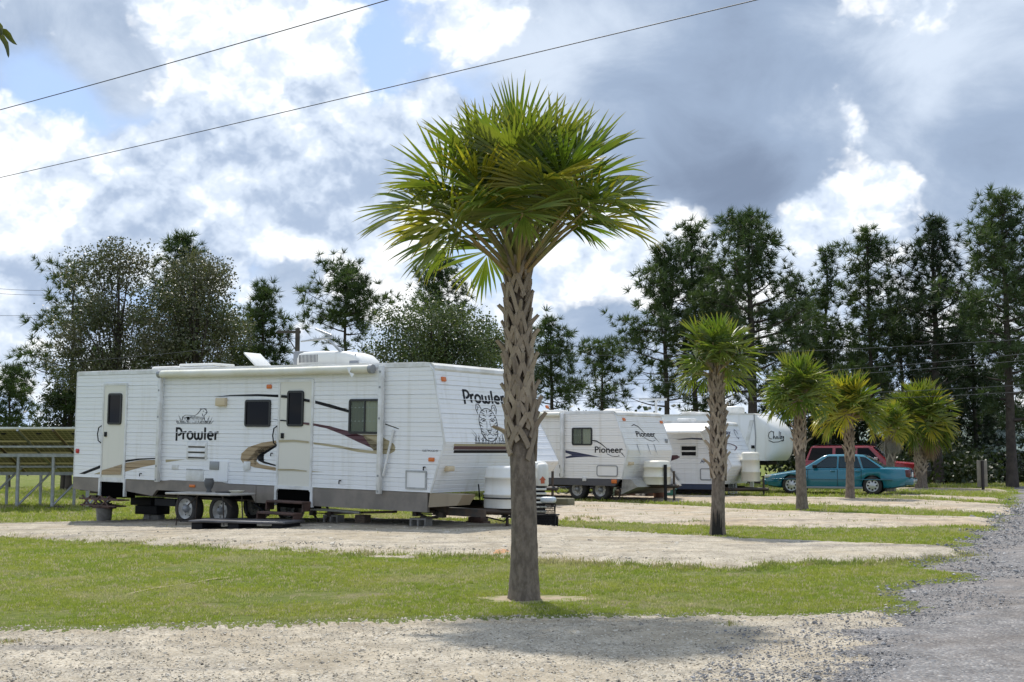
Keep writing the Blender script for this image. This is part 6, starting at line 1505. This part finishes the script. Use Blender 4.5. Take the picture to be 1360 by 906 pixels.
LEAFS = []
def leaf_shape(l, w): return np.array([(0,0,0), (w, l*.45, .03*l), (0, l, 0), (-w, l*.45, .03*l)])
def leafy(name, label, cat, u, Y, lumps, nl, seed, m, lsize=.16, trunk=True, group=None, spread=.34):
    """lumps: crown masses (du px, v px, radius px, height px) seen around the trunk"""
    r = fr(seed); rs = np.random.RandomState(seed); sc = F/Y; bx = ptY(u, HZ, Y).x; g = gz(bx, Y)
    T = thing(name, label, cat, Matrix.Translation((bx, Y, g)), group); C_ = []; top = 0
    for (uc, vc, ru, rv) in lumps:
        c = ptY(uc, vc, Y) - Vector((bx, Y, g)); a, b = ru/sc, rv/sc; n = max(6, int(a*a*b*3.2 + 4*a*b))
        for k in range(n):
            d = Vector((r.gauss(0,1), r.gauss(0,1), r.gauss(0,1))).normalized()*r.uniform(.3, 1.18)**.65
            C_.append(c + Vector((d.x*a, d.y*a*.9, d.z*b)))
    br = MB(); zmax = max(c.z for c in C_); zmin = min(c.z for c in C_); fork = Vector((0, 0, max(.4, zmin*.7)))
    if trunk:
        r0 = .04+.012*zmax; mb = MB(); mb.tube([(0,0,-.1), (.03,0,fork.z*.5), fork, (0,.05,fork.z+(zmax-fork.z)*.6), (.0,.0,zmax*.92)], [r0*1.2, r0, r0*.85, r0*.4, .02], 8); mb.build('trunk', M_BARK, T, fix=False)
        for c in r.sample(C_, min(46, len(C_))):
            z0 = r.uniform(fork.z, max(fork.z+.1, c.z*.72)); p0 = Vector((0, 0, min(z0, zmax*.8))); mid = p0.lerp(c, .5) + Vector((r.gauss(0,.12), r.gauss(0,.12), -.15)); br.tube([p0, mid, c], [r0*.33, r0*.18, .012], 4, False)
        br.build('limbs', M_BARK, T, fix=False)
    Cn = np.array([list(c) for c in C_]); per = max(6, int(nl/len(C_)))
    P = np.repeat(Cn, per, 0) + np.clip(rs.normal(size=(len(Cn)*per, 3)), -1.7, 1.7)*spread*np.array([1, 1, .75])*rs.uniform(.7, 1.5, (len(Cn), 1)).repeat(per, 0)
    D = rs.normal(size=P.shape) + np.array([0, 0, .4])
    V = spread_shapes(P, D, rs.uniform(.6, 1.25, len(P)), [leaf_shape(lsize, lsize*.33), leaf_shape(lsize*.9, lsize*.42)], seed)
    link('crown', npmesh('crown', V, np.arange(len(V)).reshape(-1, 4), m), T)
    return T

def make_trees():
    GR, GL = 'pines on the right behind the cars', 'pines on the left behind the big trailer'
    # right side
    pine('pine rising just right of the tall palm trunk, behind the trailers', 733, 428, 62, 545, 92, 101, 30, group=GR)
    pine('low sparse pine in the gap left of the tall pines', 800, 461, 64, 548, 104, 102, 22, .6, fill=.8, group=GR)
    pine('pine with thin lower limbs, left edge of the tall right-hand group', 886, 330, 60, 505, 128, 103, 40, .7, low=6, group=GR)
    pine('pointed pine above the slim palm', 924, 303, 61, 500, 112, 104, 42, .8, low=5, group=GR)
    pine('widest pine of the group, above the fifth-wheel trailer, with a thick trunk', 1000, 297, 58, 495, 158, 105, 46, .55, low=6, base_w=.30, group=GR)
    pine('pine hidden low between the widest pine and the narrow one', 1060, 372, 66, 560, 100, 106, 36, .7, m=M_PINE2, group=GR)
    pine('narrow pine top left of the domed pine', 1101, 332, 63, 560, 84, 107, 40, .9, group=GR)
    pine('domed pine above the yellowing palm', 1160, 311, 60, 540, 124, 108, 48, .6, group=GR)
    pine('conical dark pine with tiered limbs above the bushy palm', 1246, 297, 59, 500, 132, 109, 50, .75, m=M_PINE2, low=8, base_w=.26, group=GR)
    pine('tallest pine, at the right edge beside the road end', 1343, 266, 54, 500, 150, 110, 50, .55, low=8, base_w=.27, group=GR)
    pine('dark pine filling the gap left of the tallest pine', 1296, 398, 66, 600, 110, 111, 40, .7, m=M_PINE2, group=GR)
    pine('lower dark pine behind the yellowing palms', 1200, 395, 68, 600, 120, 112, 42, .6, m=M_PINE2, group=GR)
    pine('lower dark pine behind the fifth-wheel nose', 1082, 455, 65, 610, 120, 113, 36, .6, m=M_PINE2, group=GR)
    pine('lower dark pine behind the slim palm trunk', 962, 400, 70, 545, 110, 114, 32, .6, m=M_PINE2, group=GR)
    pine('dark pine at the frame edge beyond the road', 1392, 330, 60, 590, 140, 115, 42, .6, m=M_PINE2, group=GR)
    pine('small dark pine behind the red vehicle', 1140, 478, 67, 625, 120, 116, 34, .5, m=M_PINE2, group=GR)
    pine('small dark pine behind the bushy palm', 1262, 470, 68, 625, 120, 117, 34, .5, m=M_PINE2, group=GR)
    pine('small dark pine behind the brown signboard', 1318, 500, 70, 625, 110, 118, 30, .5, m=M_PINE2, group=GR)
    # left side
    pine('pine with long sideways limbs at the far left', 92, 360, 56, 560, 128, 121, 30, .42, fill=.8, low=4, group=GL)
    pine('dark pointed pine between the two brownish trees', 236, 317, 58, 470, 110, 122, 40, .8, group=GL)
    pine('slender pointed pine left of the utility pole', 347, 382, 57, 520, 92, 123, 40, .85, group=GL)
    pine('flat-crowned pine with bare lower trunk above the roof air conditioner', 458, 367, 60, 446, 108, 124, 30, .35, fill=.85, low=2, group=GL)
    pine('pine top standing above the round leafy tree', 582, 359, 66, 440, 92, 125, 26, .5, group=GL)
    pine('low pine at the left frame edge behind the solar panels', 12, 498, 62, 585, 92, 126, 24, .6, group=GL)
    pine('thin young pine behind the left end of the big trailer', 140, 470, 60, 575, 80, 127, 24, .6, group=GL)
    leafy('broadleaf_tree', 'tall brownish glossy-leaved tree above the rear of the big trailer', 'tree', 152, 52, [(148,350,40,30),(165,340,30,22),(125,365,34,24),(150,400,50,36),(115,440,40,34),(170,450,50,40),(90,480,38,34),(130,510,50,30),(180,500,40,34)], 25000, 131, M_LEAFB, .105)
    leafy('broadleaf_tree', 'broad brownish tree right of the dark pointed pine', 'tree', 258, 51, [(262,360,36,22),(285,380,28,24),(240,390,44,30),(270,420,44,34),(225,430,44,36),(295,440,26,28),(255,470,54,34),(205,480,40,30)], 25000, 132, M_LEAFB, .105)
    leafy('broadleaf_tree', 'small grey-green tree between the brownish tree and slender pine', 'tree', 306, 55, [(303,440,20,26),(312,480,26,30),(300,510,30,24)], 9000, 133, M_LEAFG, .10)
    leafy('broadleaf_tree', 'round dense green tree behind the front end of the big trailer', 'tree', 572, 50, [(570,425,44,24),(540,445,44,30),(605,445,46,32),(575,465,60,34),(520,470,30,26),(632,470,30,28),(575,500,70,30)], 29000, 134, M_LEAFG, .10)
    leafy('broadleaf_tree', 'small loose tree left of the tall palm trunk', 'tree', 648, 57, [(642,450,24,20),(660,470,26,28),(640,490,30,26)], 10000, 135, M_LEAFG, .10)
    leafy('broadleaf_tree', 'dark low tree just left of the big trailer rear end', 'tree', 84, 56, [(80,545,30,26),(95,530,24,26)], 9000, 136, M_UNDER, .10)
    # undergrowth and far woods: nobody could count these
    def mass(name, spots, nl, seed, m, ls):
        rs = np.random.RandomState(seed); Cc = []; 
        for (u0, u1, Y, vt, n) in spots:
            for k in range(n):
                u = rs.uniform(u0, u1); y = Y*rs.uniform(.97, 1.06); z = (CAMH + (HZ - vt)/(F/Y))*rs.uniform(.02, 1)**.8*(.75+.25*math.sin(u*.05+seed)); Cc.append((ptY(u, HZ, y).x, y, z))
        Cc = np.array(Cc); per = int(nl/len(Cc)); P = np.repeat(Cc, per, 0) + rs.normal(size=(len(Cc)*per, 3))*np.array([.6, .6, .4])*ls/.16
        P[:, 2] = np.abs(P[:, 2]); V = spread_shapes(P, rs.normal(size=P.shape), rs.uniform(.7, 1.3, len(P)), [leaf_shape(ls, ls*.36)], seed)
        link(name, npmesh(name, V, np.arange(len(V)).reshape(-1, 4), m), kind='stuff')
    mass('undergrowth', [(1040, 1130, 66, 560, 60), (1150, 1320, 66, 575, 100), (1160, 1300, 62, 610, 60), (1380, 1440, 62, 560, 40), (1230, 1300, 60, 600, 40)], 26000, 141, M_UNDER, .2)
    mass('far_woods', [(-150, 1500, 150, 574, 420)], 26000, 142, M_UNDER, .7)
make_trees()

# ------------------------------------------------------------------ poles and wires
def catenary(a, b, sag, n=24):
    return [a.lerp(b, i/n) - Vector((0, 0, sag*4*(i/n)*(1-i/n))) for i in range(n+1)]
def make_lines():
    M_WIRE = mat('black cable', (.02,.02,.02), .6); M_WIREG = mat('grey cable', (.09,.095,.10), .9, spec=.1); M_POLE = mat('tarred pole', (.055,.045,.038), .9, col2=(.09,.075,.06), vs=3)
    def zat(u, v, z): d = pray(u, v); k = (z-CAMH)/d.z; return Vector((d.x*k, d.y*k, z))
    for (u0, v0, u1, v1, lab, sag, um, vm) in ((0, 146, 515, 0, 'upper of the two black cables crossing the sky at top left', .0, 0, 0), (0, 236, 1005, 0, 'lower long black cable crossing the sky above the tall palm', 0, 0, 0)):
        a, b = zat(u0, v0, 8.0), zat(u1, v1, 8.0); d = (b-a); a2, b2 = a-d*1.2, b+d*.9
        pts = [a2.lerp(b2, i/40) for i in range(41)]; L = (b2-a2).length
        # slight sag between far supports, flat where the two measured points lie
        ta, tb = 1.2/3.1, 2.2/3.1
        pts = [p + Vector((0, 0, .9*((i/40-ta)*(i/40-tb)))) for i, p in enumerate(pts)]
        link('overhead_cable', MB().tube(pts, .0085, 5, False).mesh('overhead_cable', M_WIRE), label=lab, cat='cable', group='black cables crossing the sky')
    def pole(label, u, top_v, Y, arm_l, arm_r, arm_v, seed):
        x = ptY(u, HZ, Y).x; g = gz(x, Y); H = ptY(u, top_v, Y).z - g; sc = F/Y; T = thing('utility_pole', label, 'utility pole', Matrix.Translation((x, Y, g)), 'utility poles behind the trailers')
        MB().tube([(0,0,0), (0,0,H)], [.11, .085], 10).build('pole', M_POLE, T)
        za = ptY(u, arm_v, Y).z - g; o = MB().box((-arm_l/sc, -.045, za-.05), (arm_r/sc, .045, za+.05)).build('cross_arm', M_POLE, T)
        mb = MB()
        for q in (-arm_l/sc+.1, -arm_l/sc*.5, arm_r/sc-.1): mb.lathe((q, 0, za+.05), [(.03,0),(.05,.06),(.03,.12),(.001,.13)], 'z', 8)
        mb.build('insulator', M_GREY, o); mb = MB(); mb.tube([(-arm_l/sc*.6, -.07, za), (-.0, -.07, za-.75)], .02, 5); mb.build('brace', M_POLE, T); return T
    pole('dark utility pole with crossarm behind the roof air conditioner', 393, 436, 47, 28, 4, 441, 1)
    pole('thin utility pole with crossarm left of the tall palm trunk', 656, 459, 60, 20, 22, 468, 2)
    W = [(( -200, 351, 46), (66, 386, 60), 'topmost of the thin wires at the far left'), ((-200, 358, 46), (64, 392, 60), 'second thin wire at the far left'), ((-200, 396, 44), (60, 418, 60), 'third thin wire at the far left, below the other two'),
         ((-200, 494, 44), (393, 449, 47), 'wire running left from the crossarm pole, behind the big trailer'),
         ((656, 470, 60), (1400, 448, 38), 'highest wire crossing in front of the right-hand pines'), ((740, 505, 58), (1400, 466, 38), 'upper wire of the middle pair in front of the pines'), ((740, 509, 58), (1400, 475, 38), 'lower wire of the middle pair in front of the pines'),
         ((656, 527, 62), (1420, 508, 42), 'upper of the two lowest wires above the car roofs'), ((740, 531, 62), (1420, 517, 42), 'lowest wire, just above the car roofs')]
    for a, b, lab in W:
        A, B = ptY(*a), ptY(*b); link('utility_wire', MB().tube(catenary(A, B, .25), .008, 4, False).mesh('utility_wire', M_WIREG), label=lab, cat='wire', group='thin wires between the utility poles')
make_lines()

# ------------------------------------------------------------------ solar array seen from behind
def make_solar():
    M_BACK = mat('module back', (.38,.37,.29), .55, col2=(.44,.43,.34), vs=3, trans=.3, tcol=(.62,.58,.36)); M_CELL = mat('cell back', (.185,.185,.14), .5, trans=.2)  # cells have a darker tone than the module back
    g = gz(-14, 38); Yt, Yb = 37.4, 41.0; sc = F/Yt; zt = CAMH + 28/sc; zb = CAMH - 30/(F/Yb)
    x1 = ptY(117, 600, Yt).x; x0 = x1 - 9.3
    T = thing('solar_array', 'tilted row of solar panels on steel posts, seen from behind at far left', 'solar panels', Matrix.Translation((x0, Yt, g)))
    zt -= g; zb -= g; D = Yb-Yt; W = x1-x0; sl_ = (zb-zt)/D; P = lambda x, t, o=0: Vector((x, t*D, zt+(zb-zt)*t + o))
    nx, nr = 9, 4; w = W/nx
    for i in range(nx):
        for j in range(nr):
            a, b = i*w+.012, (i+1)*w-.012; t0, t1 = j/nr+.004, (j+1)/nr-.004
            mb = MB(); mb.add([P(a,t0,.03),P(b,t0,.03),P(b,t1,.03),P(a,t1,.03),P(a,t0,.065),P(b,t0,.065),P(b,t1,.065),P(a,t1,.065)], [(0,1,2,3),(4,5,6,7),(0,1,5,4),(1,2,6,5),(2,3,7,6),(3,0,4,7)])
            o = mb.build('solar_panel', M_BACK, T); mb = MB(); n1, n2 = 6, 5
            for p in range(n1):
                for q in range(n2):
                    c0, c1 = a+.04+(b-a-.08)*(p+.06)/n1, a+.04+(b-a-.08)*(p+.94)/n1; s0, s1 = t0+.015+(t1-t0-.03)*(q+.06)/n2, t0+.015+(t1-t0-.03)*(q+.94)/n2
                    mb.add([P(c0,s0,.026),P(c1,s0,.026),P(c1,s1,.026),P(c0,s1,.026)], [(0,1,2,3)])
            mb.build('cells', M_CELL, o, kind='stuff'); MB().bbox(tuple(P((a+b)/2-.06, t0+.06, -.03)), tuple(P((a+b)/2+.06, t0+.06, .0)+Vector((0,.12,.02))), .01).build('junction_box', M_BLK, o)
    for i in range(nx+1):
        x = i*w; mb = MB(); mb.tube([P(x, -.01, .0), P(x, 1.01, .0)], .045, 4); mb.build('rafter', M_GALV if i % 2 else M_WOOD, T)
    for t in (.28, .5, .74):
        mb = MB(); a = P(0, t, -.09); b = P(W, t, -.09); mb.box((a.x, a.y-.025, a.z-.03), (b.x, b.y+.025, b.z+.03)); mb.build('purlin', M_GALV, T)
    a = P(0, 0, .05); MB().box((0, -.05, a.z-.0), (W, -.005, a.z+.05)).build('top_rail', M_TRIM, T)
    fz = zt+(zb-zt)*.42-.16
    k = 0; xx = W-1.6 - 2.02*0
    xs_ = []
    for u in (18, 65, 112): xs_.append(ptY(u, 600, Yt+D*.42-.4).x - x0)
    xs_ = [xs_[0]-2*(xs_[1]-xs_[0]), xs_[0]-(xs_[1]-xs_[0])] + xs_
    mb = MB(); mb.box((0, D*.42-.06, fz-.05), (W, D*.42+.06, fz+.05)); mb.build('front_beam', M_GALV, T)
    mb = MB(); mb.box((0, D*.86-.05, zt+(zb-zt)*.86-.20), (W, D*.86+.05, zt+(zb-zt)*.86-.10)); mb.build('rear_beam', M_GALV, T)
    for x in xs_:
        if x < 0: continue
        MB().cyl((x, D*.42-.0, -.2), (x, D*.42, fz+.06), .055, 10).build('post', M_GALV, T)
        MB().cyl((x+.12, D*.86, -.2), (x+.12, D*.86, zt+(zb-zt)*.86-.1), .05, 8).build('post', M_GALV, T)
        MB().tube([(x+.02, D*.42, .08), (x+.85, D*.60, fz-.45), (x+.9, D*.62, fz-.40)], .035, 6).build('brace', M_GALV, T)
        MB().lathe((x+.1, D*.45, -.03), [(.42,0),(.3,.05),(.12,.08),(.001,.1)], 'z', 14).build('footing', M_BARK, T)
make_solar()

# ------------------------------------------------------------------ houses, sign, overhanging leaves
def make_houses():
    M_GROOF = mat('pale green metal roof', (.36,.45,.38), .4, spec=.5, col2=(.30,.38,.32), vs=2); M_WALL = mat('cream wall', (.40,.38,.31), .8); M_WALLG = mat('grey wall', (.30,.31,.29), .8)  # walls in two even tones, cream and grey
    def house(label, u0, u1, Y, v_ridge, v_eave, mw, porch):
        sc = F/Y; xa, xb = ptY(u0, HZ, Y).x, ptY(u1, HZ, Y).x; w = xb-xa; D = 7.0; ze = CAMH+(HZ-v_eave)/sc; zr = CAMH+(HZ-v_ridge)/sc + .6
        T = thing('house', label, 'house', Matrix.Translation((xa, Y+2, 0)))
        MB().prism([(0,0),(D,0),(D,ze),(D/2,zr-.1),(0,ze)], 'x', 0, w).build('wall', mw, T)
        mb = MB(); mb.prism([(-.5,ze-.15),(D/2,zr),(D+.5,ze-.15),(D+.5,ze-.05),(D/2,zr+.12),(-.5,ze-.05)], 'x', -.4, w+.4); rf = mb.build('roof', M_GROOF, T)
        mb = MB(); n = int(w/.45)
        for i in range(n+1):
            x = -.35+(w+.7)*i/n; p, q = Vector((x,-.49,ze-.04)), Vector((x,D/2,zr+.13)); mb.tube([p, q], .025, 4, False)
        mb.build('roof_rib', M_GROOF, rf, kind='stuff')
        for i in range(max(2, int(w/2.4))):
            x = w*(i+.5)/max(2, int(w/2.4))
            if i == 1: o = MB().box((x-.45,-.05,.5),(x+.45,.02,2.5)).build('door', M_TRIM, T); MB().bbox((x+.3,-.09,1.4),(x+.36,-.05,1.5), .01).build('handle', M_GREY, o)
            else:
                f = MB(); ringprism(f, [(x-.55,1.1),(x+.55,1.1),(x+.55,2.2),(x-.55,2.2)], [(x-.46,1.19),(x+.46,1.19),(x+.46,2.11),(x-.46,2.11)], 'y', -.05, .0); f = f.build('window', M_SIDE, T); MB().box((x-.47,-.03,1.18),(x+.47,-.02,2.12)).build('pane', M_GLASS, f); MB().box((x-.47,-.045,1.62),(x+.47,-.031,1.67)).build('mullion', M_SIDE, f)
        if porch:
            MB().box((-.2,-2.2,.35),(w+.2,-.06,.5)).build('porch_floor', M_WOOD, T)
            for x in (-.1, w*.33, w*.66, w+.1): MB().box((x-.06,-2.15,0),(x+.06,-2.03,ze-.3)).build('porch_post', M_SIDE, T)
            mb = MB(); mb.prism([(-2.5,ze-.35),(-.45,ze-.02),(-.45,ze+.05),(-2.5,ze-.27)], 'x', -.3, w+.3); mb.build('porch_roof', M_GROOF, T)
            mb = MB(); mb.box((-.1,-2.13,1.35),(w+.1,-2.05,1.43)); mb.box((-.1,-2.12,.62),(w+.1,-2.06,.68))
            for i in range(int(w/.16)): x = .16*i; mb.box((x-.02,-2.11,.681),(x+.02,-2.07,1.349))
            mb.build('railing', M_SIDE, T)
    house('house with pale green metal roof glimpsed above the red vehicle', 1132, 1192, 74, 566, 592, M_WALLG, False)
    house('cream house with white porch railing and green roof at the right edge', 1302, 1440, 66, 572, 592, M_WALL, True)
    p = gpt(1304, 652.5); T = thing('sign_board', 'tall tan signboard on a dark post by the road end, seen from behind', 'sign', Matrix.Translation(p) @ rotz(R(14)))
    sc = F/p.y; mb = MB(); mb.bbox((-.14, .045, .16),(.30, .085, 1.17), .008); mb.build('board', mat('tan plywood', (.27,.235,.18), .8, col2=(.20,.175,.14), vs=3), T)
    MB().box((.02,-.04,-.1),(.10,.042,1.16)).build('post', mat('dark post', (.035,.028,.025), .8), T)
make_houses()

def make_branch():
    """twig of a tree that stands beside the camera, its tip hanging into the top left corner"""
    ML = leafmat('near leaf', [(.050,.065,.015), (.10,.11,.022)], trans=.3, rough=.35, vs=9); Yd = 5.0; P = lambda u, v, y=Yd: ptY(u, v, y)
    T = thing('leafy_branch', 'leafy twig tip hanging into the top left corner of the sky', 'branch', Matrix.Translation(P(-40, 20)))
    o = T.location; q = lambda u, v, y=Yd: P(u, v, y)-o
    MB().tube([q(-520, -160), q(-260, -60), q(-90, 10), q(-12, 38), q(1, 44)], [.03, .02, .010, .004, .002], 6).build('twig', M_BARK, T)
    def leaf(pts, w, dy, seed):
        r = fr(seed); mb = MB(); V = []; n = len(pts)
        for i, (u, v) in enumerate(pts):
            a = Vector(pts[max(i-1, 0)]); b = Vector(pts[min(i+1, n-1)]); d = (b-a).normalized(); nx, ny = -d.y, d.x; ww = w[i]
            V += [q(u+nx*ww, v+ny*ww, Yd+dy), q(u, v, Yd+dy+.006), q(u-nx*ww, v-ny*ww, Yd+dy-.01)]
        mb.add(V, [f for i in range(n-1) for f in ((i*3, i*3+1, i*3+4, i*3+3), (i*3+1, i*3+2, i*3+5, i*3+4))], True); mb.build('leaf', ML, T)
    leaf([(0,38),(6,42),(11,47),(15,53),(19,57),(23,60)], [1,4.2,4.2,3,1.8,.1], .0, 1)
    leaf([(-1,42),(3,50),(8,58),(10,66),(11,73),(11.5,77)], [1.5,3.5,3.4,2.4,1.6,.1], .02, 2)
    leaf([(-14,28),(-6,30),(0,37),(2,44),(2,48)], [2,5,4.5,2.4,.2], -.02, 3)
    for k in range(9):
        u0, v0 = -40-45*k, 30-14*k; s = 1 if k % 2 else -1
        leaf([(u0,v0),(u0+10,v0+s*14),(u0+18,v0+s*30),(u0+24,v0+s*48)], [1.5,6,5,.3], .03*(k % 3), 10+k)
make_branch()
